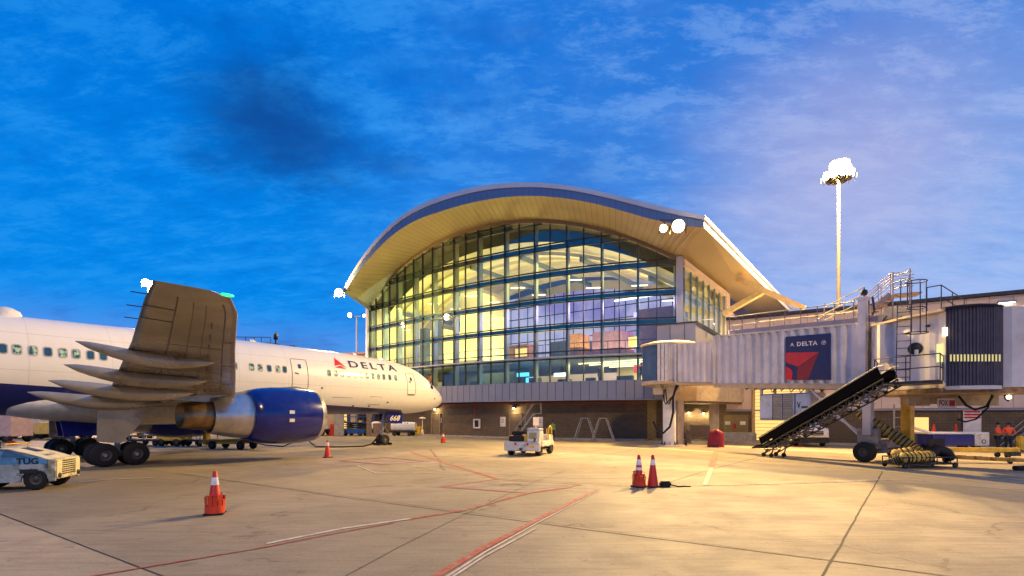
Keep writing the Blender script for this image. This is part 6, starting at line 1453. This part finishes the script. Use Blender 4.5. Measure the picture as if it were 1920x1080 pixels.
mb = MB(); mb.tube([(.62, .8, 1.1), (.6, .85, 1.5)], .02, 6); mb.box((.6, .9, 1.58), (.04, .2, .16)); mb.build('mirror', M['black'], bt)
mb = MB(); mb.tube([(-.7, -.9, .5), (-.2, -.96, .5), (.3, -.9, .5)], .03, 6); mb.box((-.2, -.93, .36), (.5, .2, .03)); mb.build('side_step', M['black'], bt)
mb = MB(); mb.lathe([(0, .12), (.06, .1), (.07, 0)], c=(-1.0, -.62, 1.55), n=12); mb.build('beacon', mat('beacon_amber', (.7, .25, .02), .3), bt)
# pickup truck facing the camera
c = gp(1531, 838); pk = thing('pickup_truck', (c.x+.4, c.y+2.7, 0), R(-103), 'white pickup truck facing the camera behind the baggage slide', 'pickup truck'); pk.scale = (1, 1.05, 1.16)
mb = MB()
body = [(-2.7, .45), (2.62, .45), (2.72, .62), (2.70, .98), (2.55, 1.12), (1.35, 1.22), (-2.7, 1.16)]
mb.extr([(x, -.96, z) for x, z in body], (0, 1.92, 0)); mb.build('body', WP, pk)
mb = MB(); ca_ = [(1.32, 1.2), (.55, 1.78), (-.75, 1.82), (-1.1, 1.18)]; mb.loft([[(x, y*(.92 if z > 1.5 else 1)*.9, z) for x, z in ca_] for y in (-1, 1)], sm=False, caps=True); cb = mb.build('cab', WP, pk)
mb = MB(); mb.quad((1.24, -.76, 1.27), (1.24, .76, 1.27), (.62, .70, 1.74), (.62, -.70, 1.74)); mb.build('windscreen', M['veh_glass'], pk)
for y in (-1, 1): mb = MB(); mb.quad((1.1, .905*y, 1.24), (-.95, .905*y, 1.24), (-.7, .835*y, 1.74), (.5, .835*y, 1.74)); mb.build('side_window', M['veh_glass'], pk)
mb = MB(); mb.box((2.735, 0, .84), (.03, 1.25, .26)); mb.box((2.72, 0, .5), (.1, 1.9, .16)); mb.build('grille', M['black'], pk); mb = MB()
for z in (.78, .90): mb.box((2.76, 0, z), (.02, 1.2, .03))
mb.build('grille_bar', M['steel'], pk)
for y in (-.78, .78): mb = MB(); mb.bbox((2.72, y, .86), (.06, .28, .26), bev=.02); mb.build('headlight', mat('headlight_glass', (.7, .72, .75), .1), pk)
mb = MB(); mb.box((2.78, 0, .36), (.12, 1.9, .22)); mb.build('bumper', M['black'], pk)
for x in (-1.75, 1.8):
    for y in (-.85, .85): vwheel((x, y, .38), .38, .26, pk)
for y in (-1.08, 1.08): mb = MB(); mb.bbox((1.05, y, 1.32), (.12, .18, .22), bev=.03); mb.build('mirror', M['black'], pk)
# blue and white belt loader at the right
c = gp(1795, 846); bl = thing('ground_power_cart', (c.x, c.y+.5, 0), R(-4), 'white and navy ground power cart with a raised white arm beside the right wall', 'ground power cart')
mb = MB(); mb.bbox((.1, 0, .72), (3.4, 1.3, .75), bev=.06); mb.build('body', M['navy'], bl); mb = MB(); mb.bbox((1.35, 0, .74), (.95, 1.34, .82), bev=.06); mb.build('end_cabinet', WP, bl)
mb = MB(); mb.bbox((0, 0, 1.13), (3.6, 1.34, .12), bev=.03); mb.beam((-1.5, -.3, 1.15), (-2.7, -.3, 1.55), .3, .12); mb.build('top_deck', M['white_paint'], bl)
mb = MB(); mb.lathe([(.09, 0), (.13, 0), (.13, .03)], c=(1.45, -.69, .62), axis='Y', n=16); mb.box((-1.3, -.66, .55), (.9, .1, .5)); mb.build('hose_reel', M['black'], bl)
for x in (-1.2, 1.1):
    for y in (-.5, .5): vwheel((x, y, .27), .27, .2, bl)
for x in (-.8, .6): mb = MB(); mb.lathe([(.12, 0), (.03, .5)], c=(x, .3, 1.2), n=14); tag(mb.build('traffic_cone', M['orange'], loc=None), None); o = bpy.data.objects['traffic_cone' if False else [q.name for q in bpy.data.objects if q.name.startswith('traffic_cone')][-1]]; o.data.transform(Matrix.Rotation(0, 4, 'Z')); o.location = Vector(bl.location)+Vector((x, .3, 1.2)); o.data.transform(Matrix.Translation((0, 0, 0))); tag(o, 'small orange cone standing on the power cart, '+('left one' if x < 0 else 'right one'), 'traffic cone')
# air hose and basket
ho = MB(); pts = []
path = [at(1612, 772, 25.0), at(1640, 795, 24.6), at(1675, 816, 24.2), at(1705, 835, 23.8), at(1728, 852, 23.4)]
cum = np.linspace(0, 1, 61)
def pathpt(P, u): k = u*(len(P)-1); i = min(int(k), len(P)-2); return P[i].lerp(P[i+1], k-i)
rs = [.24+.035*math.sin(u*61*1.6) for u in cum]; ho.tube([pathpt(path, u) for u in cum], rs, 14)
ho_o = ho.build('air_hose', M['hose_yellow']); hl = Vector(ho_o.location)
for k in range(17):
    u = (k+.5)/17; p = pathpt(path, u)-hl; q = pathpt(path, min(1, u+.012))-hl; rg = MB(); rg.tube([p, p+(q-p).normalized()*.05], .272, 14); rg.build('ring', M['black'], ho_o)
tag(ho_o, 'fat ribbed tan air hose running down from the bridge carriage to the hose basket', 'hose')
c = gp(1716, 876); hb = thing('hose_basket', tuple(c), R(8), 'low wheeled basket holding a coiled tan air hose under the bridge', 'hose basket')
mb = MB()
for z in (.18, .46): 
    for y in (-.5, .5): mb.beam((-1.1, y, z), (1.5, y, z), .04)
    for x in (-1.1, 1.5): mb.beam((x, -.5, z), (x, .5, z), .04)
for x in np.linspace(-1.1, 1.5, 9):
    for y in (-.5, .5): mb.beam((x, y, .18), (x, y, .46), .03)
mb.box((.2, 0, .16), (2.6, 1.0, .03)); mb.beam((1.5, 0, .2), (2.1, 0, .1), .05); mb.build('frame', M['dark_metal'], hb)
mb = MB(); n = 60; pts = [(-.75+.28*math.cos(a)*1.0, .1*math.sin(a), .42+.02*a) for a in np.linspace(0, .1, 2)]
P_ = [Vector((-.95, 0, .30)), Vector((-.85, -.25, .42)), Vector((-.3, -.32, .46)), Vector((.4, -.25, .48)), Vector((.7, .1, .5)), Vector((.2, .3, .52)), Vector((-.6, .28, .50)), Vector((-.9, .05, .56)), Vector((-.2, -.05, .66))]
mb.tube([pathpt(P_, u) for u in np.linspace(0, 1, 120)], [.22+.03*math.sin(k*1.35) for k in range(120)], 12); hc_ = mb.build('hose_coil', M['hose_yellow'], hb)
for k in range(26):
    u = (k+.5)/26; p = pathpt(P_, u); q = pathpt(P_, min(1, u+.01)); rg = MB(); rg.tube([p, p+(q-p).normalized()*.04], .252, 12); rg.build('ring', M['black'], hc_)
mb = MB(); mb.tube([pathpt([Vector((.7, 0, .55)), Vector((1.1, .1, .75)), Vector((1.5, .0, .62)), Vector((1.7, 0, .35))], u) for u in np.linspace(0, 1, 14)], .24, 12); mb.build('hose_end', M['black'], hb)
for x in (-1.0, 1.4):
    for y in (-.5, .5): vwheel((x, y, .12), .12, .07, hb)
# yellow tow bars
c = gp(1835, 858); tb = thing('tow_bar', tuple(c), R(-3), 'straight yellow tow bar on small wheels lying right of the hose basket', 'tow bar', 'yellow tow bars')
mb = MB(); mb.beam((-1.6, 0, .42), (2.0, 0, .42), .20, .22); mb.extr([(-1.6, -.15, .3), (-2.3, -.3, .35), (-2.2, 0, .55), (-1.6, .1, .55)], (0, .3, 0)); mb.build('bar', M['yellow'], tb)
mb = MB(); mb.box((1.7, 0, .2), (.5, .4, .2)); mb.tube([(2.0, 0, .42), (2.4, 0, .3)], .05); mb.build('tow_head', M['dark_metal'], tb)
for y in (-.3, .3): vwheel((1.2, y, .14), .14, .1, tb)
c = gp(1830, 868); tb2 = thing('tow_bar', tuple(c), R(-16), 'dirty yellow tow bar lying at an angle in front of the straight one', 'tow bar', 'yellow tow bars')
mb = MB(); mb.beam((-1.5, 0, .28), (1.9, 0, .16), .22, .18); 
for k in range(5): mb.box((-1.2+.6*k, 0, .34-.03*k), (.3, .3, .1), .2*k)
mb.build('bar', mat('yellow_dirty', (.45, .28, .05), .6, dirt=(.1, .07, .03), dirt_amt=.8, scale=4), tb2); mb = MB(); mb.tube([(1.9, 0, .16), (2.2, 0, .14)], .1, 10); mb.build('tow_eye', M['steel'], tb2)
for x in (-1.2, 1.3): vwheel((x, 0, .11), .11, .12, tb2)
# bollard, stair rail and ladder frames right
c = gp(1913, 848); mb = MB(); mb.bbox(c+Vector((0, 0, .5)), (.32, .3, 1.0), bev=.05); tag(mb.build('bollard', M['yellow']), 'yellow bollard block at the right picture edge beside the workers', 'bollard')
c = gp(1908, 843); mb = MB()
for o_ in (0, .5):
    mb.tube([c+Vector((-.7, o_, .2)), c+Vector((.9, o_, 1.5)), c+Vector((1.4, o_, 1.5))], .03, 6); mb.tube([c+Vector((-.7, o_, 0)), c+Vector((-.7, o_, .6)), c+Vector((.9, o_, 1.9))], .03, 6)
for k in range(5): mb.box(c+Vector((-.6+.35*k, .25, .15+.28*k)), (.3, .5, .04))
tag(mb.build('access_steps', M['galv']), 'low galvanised steps with rails behind the workers', 'steps')
c = gp(1694, 842); mb = MB(); 
for dx in (-.62, .62): mb.tube([c+Vector((dx, 0, 0)), c+Vector((dx, 0, 3.0))], .05, 8)
for k in range(5): mb.tube([c+Vector((-.62, 0, .3+.6*k)), c+Vector((.62, 0, .3+.6*k))], .03, 6)
tag(mb.build('rung_frame', M['galv']), 'tall grey rung frame standing beside the yellow drive post', 'ladder')

# ------------------------------------------------------------------ ground gear along the terminal wall
def a_ladder(px, py, label):
    c = gp(px, py); t = thing('step_ladder', (c.x, c.y, 0), R(-20), label, 'ladder', 'folding maintenance ladders at the block wall')
    for y in (-.35, .35):
        for sx in (-1, 1): mb = MB(); mb.beam((sx*.95, y, 0), (sx*.28, y, 2.0), .05, .07); mb.build('side_rail', M['galv'], t)
    for sx in (-1, 1):
        for k in range(6): f = (k+.5)/6; mb = MB(); mb.beam((sx*(.95-.67*f), -.35, 2.0*f), (sx*(.95-.67*f), .35, 2.0*f), .06, .03); mb.build('rung', M['galv'], t)
    mb = MB(); mb.box((0, 0, 2.02), (.62, .74, .06)); mb.build('top_platform', M['galv'], t)
    mb = MB(); mb.beam((-.95, -.35, .12), (.95, -.35, .12), .05); mb.build('stretcher', M['galv'], t)
    return t
a_ladder(1097, 828.5, 'left one of the two silver A-shaped ladders by the block wall'); a_ladder(1131, 829.5, 'right one of the two silver A-shaped ladders by the block wall')
c = gp(986, 828); st = thing('maintenance_steps', (c.x, c.y, 0), R(-10), 'tall wheeled steps with handrails behind the baggage tractor', 'steps')
for y in (-.4, .4):
    mb = MB(); mb.beam((-.9, y, .15), (.7, y, 2.4), .05, .1); mb.beam((.75, y, .1), (.75, y, 2.4), .05); mb.beam((-.9, y, .15), (.75, y, .15), .05); mb.build('side_frame', M['galv'], st)
    mb = MB(); mb.tube([(-.95, y, .9), (.6, y, 3.2), (1.3, y, 3.3), (1.3, y, 2.4)], .025, 6); mb.tube([(-.1, y, 1.3), (-.1, y, 2.15)], .025, 6); mb.build('handrail', M['galv'], st)
for k in range(8): mb = MB(); f = (k+.7)/8; mb.box((-.9+1.6*f, 0, .15+2.25*f), (.24, .8, .03)); mb.build('tread', M['galv'], st)
mb = MB(); mb.box((1.0, 0, 2.42), (.7, .84, .05)); mb.build('top_platform', M['galv'], st)
c = gp(1005, 829); mb = MB(); mb.tube([c, c+Vector((0, 0, 1.5))], .04, 8); mb.box(c+Vector((0, -.04, 1.75)), (.5, .03, .7)); tag(mb.build('post_sign', M['sign_white']), 'white notice on a short post behind the baggage tractor cab', 'sign')
# red covered equipment, cart, barrier under the canopy
c = gp(1343, 838); mb = MB(); rg = []
for z, s_ in ((0, 1.05), (.3, 1.0), (.7, .92), (1.0, .88), (1.12, .7), (1.2, .45)):
    rg.append([(c.x+s_*.55*math.cos(a)*(1+.10*math.sin(5*a+z*3)), c.y+s_*.5*math.sin(a)*(1+.08*math.cos(4*a+z)), z+.06*math.sin(3*a)*(z > .5)) for a in [2*math.pi*k/28 for k in range(28)]])
mb.loft(rg, caps=True); tag(mb.build('covered_equipment', M['red_tarp']), 'equipment bundled under a dark red tarpaulin beside the right tan pillar', 'covered equipment')
c = gp(1312, 832); ct = thing('equipment_cart', tuple(c), R(-12), 'brown steel cabinet cart under the canopy between the tan pillars', 'cart')
mb = MB(); mb.box((0, 0, 1.05), (1.45, .6, .85)); mb.build('cabinet', mat('cab_brown', (.18, .13, .08), .6), ct); mb = MB()
for x in (-.7, .7): mb.beam((x, -.28, 0), (x, -.28, .65), .06); mb.beam((x, .28, 0), (x, .28, .65), .06)
mb.beam((-.7, -.28, .3), (.7, -.28, .3), .05); mb.beam((-.7, -.28, .3), (.7, -.28, .6), .03); mb.build('stand', M['rust_steel'], ct)
c = gp(1286, 836); mb = MB()
for k in range(7): mb.bbox(c+Vector((random.uniform(-.25, .25), random.uniform(-.2, .2), .15+.15*k)), (random.uniform(.25, .45), .3, .2), random.uniform(-.5, .5), .02)
mb.tube([c+Vector((-.2, 0, .1)), c+Vector((-.25, -.1, 1.0)), c+Vector((0, -.1, 1.25)), c+Vector((.2, 0, .9))], .04); tag(mb.build('valve_unit', mat('valve_dark', (.10, .08, .05), .6, dirt=(.5, .3, .05), dirt_amt=.6, scale=6)), 'dark pump unit with hoses at the foot of the left tan pillar', 'pump unit')
c = gp(1385, 830); mb = MB(); mb.bbox(c+Vector((.1, .5, .42)), (2.9, .45, .84), WRZ+.2, .06); tag(mb.build('concrete_barrier', M['concrete']), 'low concrete barrier under the ribbed bridge left of the air unit', 'barrier')
for px, lab in ((1382, 'yellow striped post left of the barrier'),):
    pass
# tank carts with titles by the block wall
def tank_cart(px, py, rz, label, letters=True):
    c = gp(px, py); t = thing('tank_cart', (c.x, c.y, 0), rz, label, 'tank cart', 'white tank carts by the nose wheel')
    mb = MB(); rg = []
    for x in (-1.35, -1.3, -1.0, 1.0, 1.3, 1.35):
        s_ = .6 if abs(x) > 1.32 else (.9 if abs(x) > 1.2 else 1); rg.append([(x, .62*s_*(abs(math.cos(a))**.6)*(1 if math.cos(a) > 0 else -1), 1.05+.50*s_*(abs(math.sin(a))**.6)*(1 if math.sin(a) > 0 else -1)) for a in [2*math.pi*k/24 for k in range(24)]])
    mb.loft(rg, caps=True); mb.build('tank', M['white_paint'], t)
    mb = MB(); mb.box((0, 0, .48), (2.7, 1.0, .12)); mb.beam((-1.35, 0, .45), (-2.0, 0, .3), .08); mb.build('chassis', M['dark_metal'], t)
    for x in (-.9, .9):
        for y in (-.5, .5): vwheel((x, y, .24), .24, .16, t)
    if letters: mb = MB(); put_text(mb, 'DELTA', (-.5, -.60, 1.27), (1, 0, 0), (0, .25, 1), 1.35, .22, .006); mb.add([(-.85, -.60, 1.27), (-.58, -.60, 1.27), (-.715, -.55, 1.49)], [(0, 1, 2)], False); mb.build('lettering', M['delta_navy'], t, fixn=False)
    return t
tank_cart(757, 817, R(-12), 'white tank cart with DELTA lettering right of the nose wheel'); tank_cart(716, 813, R(62), 'white tank cart standing directly behind the nose gear strut', False)
c = gp(783, 816); mb = MB(); mb.bbox(c+Vector((0, 0, .5)), (.8, .6, 1.0), -.2, .05); tag(mb.build('cabinet', M['yellow']), 'yellow cabinet right of the white tank carts', 'cabinet')
c = gp(792, 816.5); mb = MB(); mb.tube([c, c+Vector((0, 0, 1.95))], .05, 8); mb.lathe([(.42, 1.92), (.3, 2.02), (0, 2.1)], c=c, n=16); mb.lathe([(.16, 0), (.2, .05), (.16, .6), (.05, .65)], c=c, n=14); tag(mb.build('patio_heater', M['sign_white']), 'slim pole with a flat round top left of the door near the aircraft nose', 'heater')
# scissor lift and other gear seen under the fuselage
c = gp(667, 817); sc = thing('scissor_lift', (c.x, c.y, 0), R(-15), 'blue scissor lift with railed basket seen under the fuselage', 'scissor lift')
mb = MB(); mb.bbox((0, 0, .5), (2.6, 1.3, .5), bev=.05); mb.build('base', M['blue'], sc)
for x in (-.9, .9):
    for y in (-.55, .55): vwheel((x, y, .27), .27, .2, sc)
mb = MB()
for y in (-.5, .5):
    for k in range(3): z = .8+.22*k; mb.beam((-1.1, y, z), (1.1, y, z+.2), .07); mb.beam((-1.1, y, z+.2), (1.1, y, z), .07)
mb.build('scissor_arms', M['dark_metal'], sc)
mb = MB(); mb.box((0, 0, 1.5), (2.7, 1.3, .14)); mb.build('deck', M['blue'], sc)
mb = MB(); rail(mb, [(-1.3, -.62, 1.57), (-.4, -.62, 1.57), (.4, -.62, 1.57), (1.3, -.62, 1.57), (1.3, .62, 1.57), (-1.3, .62, 1.57), (-1.3, -.62, 1.57)], 1.1, .045); mb.build('guard_rail', M['blue'], sc)
mb = MB()
for x in (-1.0, .1, 1.0): mb.box((x, -.68, 1.62), (.4, .03, .2))
mb.build('placard', M['yellow'], sc)
c = gp(636, 818); mb = MB(); mb.bbox(c+Vector((0, 0, 1.9)), (1.0, 1.0, 3.8), .3, .05); tag(mb.build('pillar', M['concrete']), 'stained concrete pillar between the fuel truck and the scissor lift', 'pillar')
c = gp(692, 818); mb = MB(); mb.bbox(c+Vector((0, 0, 1.5)), (.55, .6, 3.0), .3, .04); mb.bbox(c+Vector((.8, .4, .7)), (.9, .7, 1.4), .3, .05); tag(mb.build('equipment_rack', M['rust_steel']), 'rusty red equipment rack right of the blue scissor lift', 'rack')
c = gp(625, 817); mb = MB(); mb.bbox(c+Vector((0, 0, .8)), (.9, .8, 1.0), .2, .06); mb.bbox(c+Vector((0, 0, .2)), (.9, .8, .4), .2, .04); tag(mb.build('fuel_drum_cart', M['red']), 'dark red cart left of the stained concrete pillar', 'cart')
c = gp(600, 817); bx_ = thing('box_truck', (c.x-1.2, c.y+.5, 0), R(-8), 'pale box truck whose tail shows between the blue engine and the pillar', 'truck')
mb = MB(); mb.bbox((0, 0, 1.75), (5.2, 2.3, 2.0), bev=.05); mb.build('box', mat('truck_pink', (.62, .50, .46), .5), bx_); mb = MB(); mb.bbox((0, 0, .62), (5.2, 1.9, .25), bev=.03); mb.build('chassis', M['black'], bx_); mb = MB(); mb.bbox((-3.2, 0, 1.2), (1.3, 2.1, 1.5), bev=.1); mb.build('cab', WP, bx_)
for x in (-2.8, 1.7):
    for y in (-.95, .95): vwheel((x, y, .42), .42, .28, bx_)
# gear under and beyond the aircraft
def bag_cart(px, py, rz, label, white=True):
    c = gp(px, py); t = thing('baggage_cart', (c.x, c.y, 0), rz, label, 'baggage cart', 'covered baggage carts beyond the aircraft')
    mb = MB(); mb.box((0, 0, .42), (2.4, 1.4, .14)); mb.beam((-1.2, 0, .4), (-1.9, 0, .3), .08); mb.build('bed', M['dark_metal'], t)
    mb = MB(); mb.extr([(-1.15, -.72, 1.1), (1.15, -.72, 1.1), (1.15, -.72, 1.45), (.95, -.72, 1.62), (-.95, -.72, 1.62), (-1.15, -.72, 1.45)], (0, 1.44, 0)); mb.build('canopy', M['white_paint'] if white else M['galv'], t)
    for x in (-1.1, 0, 1.1):
        for y in (-.68, .68): mb = MB(); mb.beam((x, y, .45), (x, y, 1.1), .05); mb.build('post', M['galv'], t)
    if white: mb = MB(); put_text(mb, 'DELTA', (-.75, -.726, 1.2), (1, 0, 0), (0, 0, 1), 1.5, .26, .006); mb.build('lettering', M['delta_navy'], t, fixn=False)
    for x in (-.85, .85):
        for y in (-.55, .55): vwheel((x, y, .22), .22, .14, t)
    return t
bag_cart(372, 836, R(-22), 'white roofed baggage cart with DELTA lettering seen under the engine nozzle'); bag_cart(282, 835, R(-5), 'grey roofed baggage cart without lettering behind the landing gear', False); bag_cart(255, 826, R(10), 'small far baggage cart left of the grey roofed cart', False)
c = gp(328, 836); yt = thing('baggage_tractor', (c.x, c.y, 0), R(-10), 'small yellow baggage tractor between the grey and the white roofed carts', 'baggage tractor')
mb = MB(); mb.bbox((0, 0, .6), (2.0, 1.2, .4), bev=.06); mb.bbox((-.6, 0, .95), (.6, 1.1, .4), bev=.05); mb.build('body', M['yellow'], yt); mb = MB(); mb.bbox((.2, 0, .9), (.5, .9, .3), bev=.05); mb.build('seat', M['black'], yt)
for x in (-.65, .65):
    for y in (-.5, .5): vwheel((x, y, .30), .30, .2, yt)
c = gp(432, 843); yl = thing('belt_loader', (c.x, c.y+.6, 0), R(-16), 'long low yellow belt loader under the belly behind the engine', 'belt loader')
mb = MB(); mb.beam((-2.6, 0, .45), (2.6, 0, .75), .9, .18); mb.build('belt_boom', mat('boom_olive', (.34, .28, .06), .6, dirt=(.1, .08, .04), dirt_amt=.6), yl); mb = MB(); mb.bbox((-.6, .2, .5), (2.6, 1.3, .3), bev=.04); mb.bbox((-2.2, -.2, .9), (.35, .35, 1.3), bev=.04); mb.build('chassis', M['yellow'], yl)
for x in (-1.4, .9):
    for y in (-.5, .6): vwheel((x, y, .28), .28, .2, yl)
mb = MB(); mb.tube([at(452, 826, 33), gp(500, 836)+Vector((0, 0, .05)), gp(530, 838)+Vector((0, 0, .04)), gp(552, 836)+Vector((0, 0, .3)), gp(560, 833)+Vector((0, 0, .9))], .045, 8); tag(mb.build('power_cable', M['rubber']), 'short dark cable lying under the engine cowl', 'cable')
P_ = [gp(571, 834)+Vector((0, 0, 1.2)), gp(578, 836)+Vector((0, 0, .4)), gp(592, 839)+Vector((0, 0, .05)), gp(640, 839)+Vector((0, 0, .045)), gp(680, 838)+Vector((0, 0, .05)), gp(697, 834)+Vector((0, 0, .06)), pw(6.1, -.1, .9)]
mb = MB(); mb.tube([pathpt(P_, u) for u in np.linspace(0, 1, 40)], .05, 8); tag(mb.build('power_cable', M['rubber']), 'long black power cable lying from below the engine to the nose gear', 'cable')
for s_, l_ in ((6.0-.52, .0), (6.0+.52, .0)):
    q = pw(s_, l_, 0); mb = MB(); mb.bbox(q+Vector((0, 0, .09)), (.18, .85, .16), TH, .03); tag(mb.build('wheel_chock', M['rubber']), 'black chock '+('ahead of' if s_ < 6 else 'behind')+' the nose wheels', 'wheel chock')
# distant apron left
pk_m = [mat('far_white', (.62, .56, .54), .6), mat('far_pink', (.58, .40, .36), .7), mat('far_blue', (.2, .28, .42), .5), mat('far_yellow', (.62, .45, .12), .6)]
fb_ = thing('hangar', (-150, 118, 0), R(18), 'long low pink walled hangar far behind the main wheels', 'building')
mb = MB(); mb.box((0, 0, 3.6), (120, 20, 7.2)); mb.build('wall', M['wall_pink'], fb_)
for k in range(14): mb = MB(); mb.box((-52+8*k, -10.05, 2.2), (4.6, .1, 4.2)); mb.build('door', M['lit_yellow'] if k in (3, 8, 9) else M['brick'], fb_)
mb = MB(); mb.box((0, 0, 7.35), (121, 21, .3)); mb.build('roof', M['roof'], fb_)
fk = ('white far service van', 'blue far service van', 'pink far service van', 'yellow far service van')
spots = [(12, 829, 1, 'pale pink cabin van at the far left edge under the belly', 3.2, 2.6), (40, 822, 0, 'white service truck with a box body seen under the aircraft at the far left', 5, 2.4), (72, 820, 2, 'blue and white service truck seen just left of the main wheels', 4.6, 2.3), (92, 823, 3, 'small yellow service vehicle seen at the left of the main wheels', 3, 1.6), (160, 822, 1, 'pale pink truck seen between the landing gear legs', 6, 2.6), (200, 821, 0, 'white truck seen through the gap right of the gear legs', 4.5, 2.3), (232, 822, 3, 'yellow truck seen behind the main gear door', 3.6, 2.2)]
for px, py, k, lab, ln, ht in spots:
    c = gp(px, py); t = thing('service_truck', (c.x, c.y, 0), R(random.uniform(-20, 20)), lab, 'service truck', 'far service vehicles beyond the aircraft')
    mb = MB(); mb.bbox((.3, 0, .5+(ht-.5)/2), (ln*.68, 2.0, ht-.5), bev=.05); mb.build('box_body', pk_m[k], t); mb = MB(); mb.bbox((-ln*.36, 0, .5+ht*.28), (ln*.24, 1.9, ht*.56), bev=.08); mb.build('cab', pk_m[0], t)
    mb = MB(); mb.box((-ln*.485, 0, .75+ht*.3), (.03, 1.6, ht*.22)); mb.build('windscreen', M['veh_glass'], t)
    for x in (-ln*.33, ln*.3):
        for y in (-.85, .85): vwheel((x, y, .4), .4, .25, t)
t = mast(-60, 72, 13.6, 'added far mast hidden behind the fuselage at the left, holding an unseen fill lamp', 2, .25, .14)
flood_head(t, (-.3, -.3, 13.7), (-.3, -1, -.3), w=.5); flood_head(t, (.4, -.3, 13.7), (.3, -1, -.3), w=.5)
lamp((-60, 70.6, 13.5), 26000, (1, .60, .36), .5)  # added fill light for the far left apron; its mast is made up
# tyre marks curving over the apron
TM = mat('tyre_mark', (.20, .165, .115), .85, var=.25, scale=3)
def tyremark(P, w):
    for o_ in (-.9, .9):
        pts = [gp(x, y) for x, y in P]; pts = [Vector((spl(range(len(pts)), [p.x for p in pts], u), spl(range(len(pts)), [p.y for p in pts], u), 0)) for u in np.linspace(0, len(pts)-1, 40)]
        A_, B_ = [], []
        for i, p in enumerate(pts):
            d = (pts[min(i+1, 39)]-pts[max(i-1, 0)]).normalized(); n = Vector((-d.y, d.x, 0)); A_.append(p+n*(o_+w/2)+Vector((0, 0, .0025))); B_.append(p+n*(o_-w/2)+Vector((0, 0, .0025)))
        mb = MB(); mb.loft([A_, B_], closed=False, sm=False); tag(mb.build('tyre_mark', TM), kind='structure')
tyremark([(1180, 838), (1120, 850), (1010, 858), (880, 852)], .10)
tyremark([(860, 872), (940, 884), (1100, 892), (1290, 886)], .09)
tyremark([(1900, 905), (1650, 880), (1450, 868), (1250, 850)], .12)
for u, d, lab, col_ in ((1.1, 1.6, 'dark clothed passenger inside the lower glass, nearest to the round bridge end', 'orange'), (2.4, 2.4, 'passenger inside the lower glass below the red banner', 'orange'), (8.7, 1.8, 'passenger inside the lower glass just right of the aircraft nose', 'orange')):
    p = bk(u, d, 5.22); t = person(tuple(p), random.uniform(-1, 1), lab, 'down')
    for ch in list(t.children):
        if ch.name.startswith('jacket'): ch.data.materials[0] = M['trousers'] if u != 8.7 else M['red']
        if ch.name.startswith('reflective'): bpy.data.objects.remove(ch)
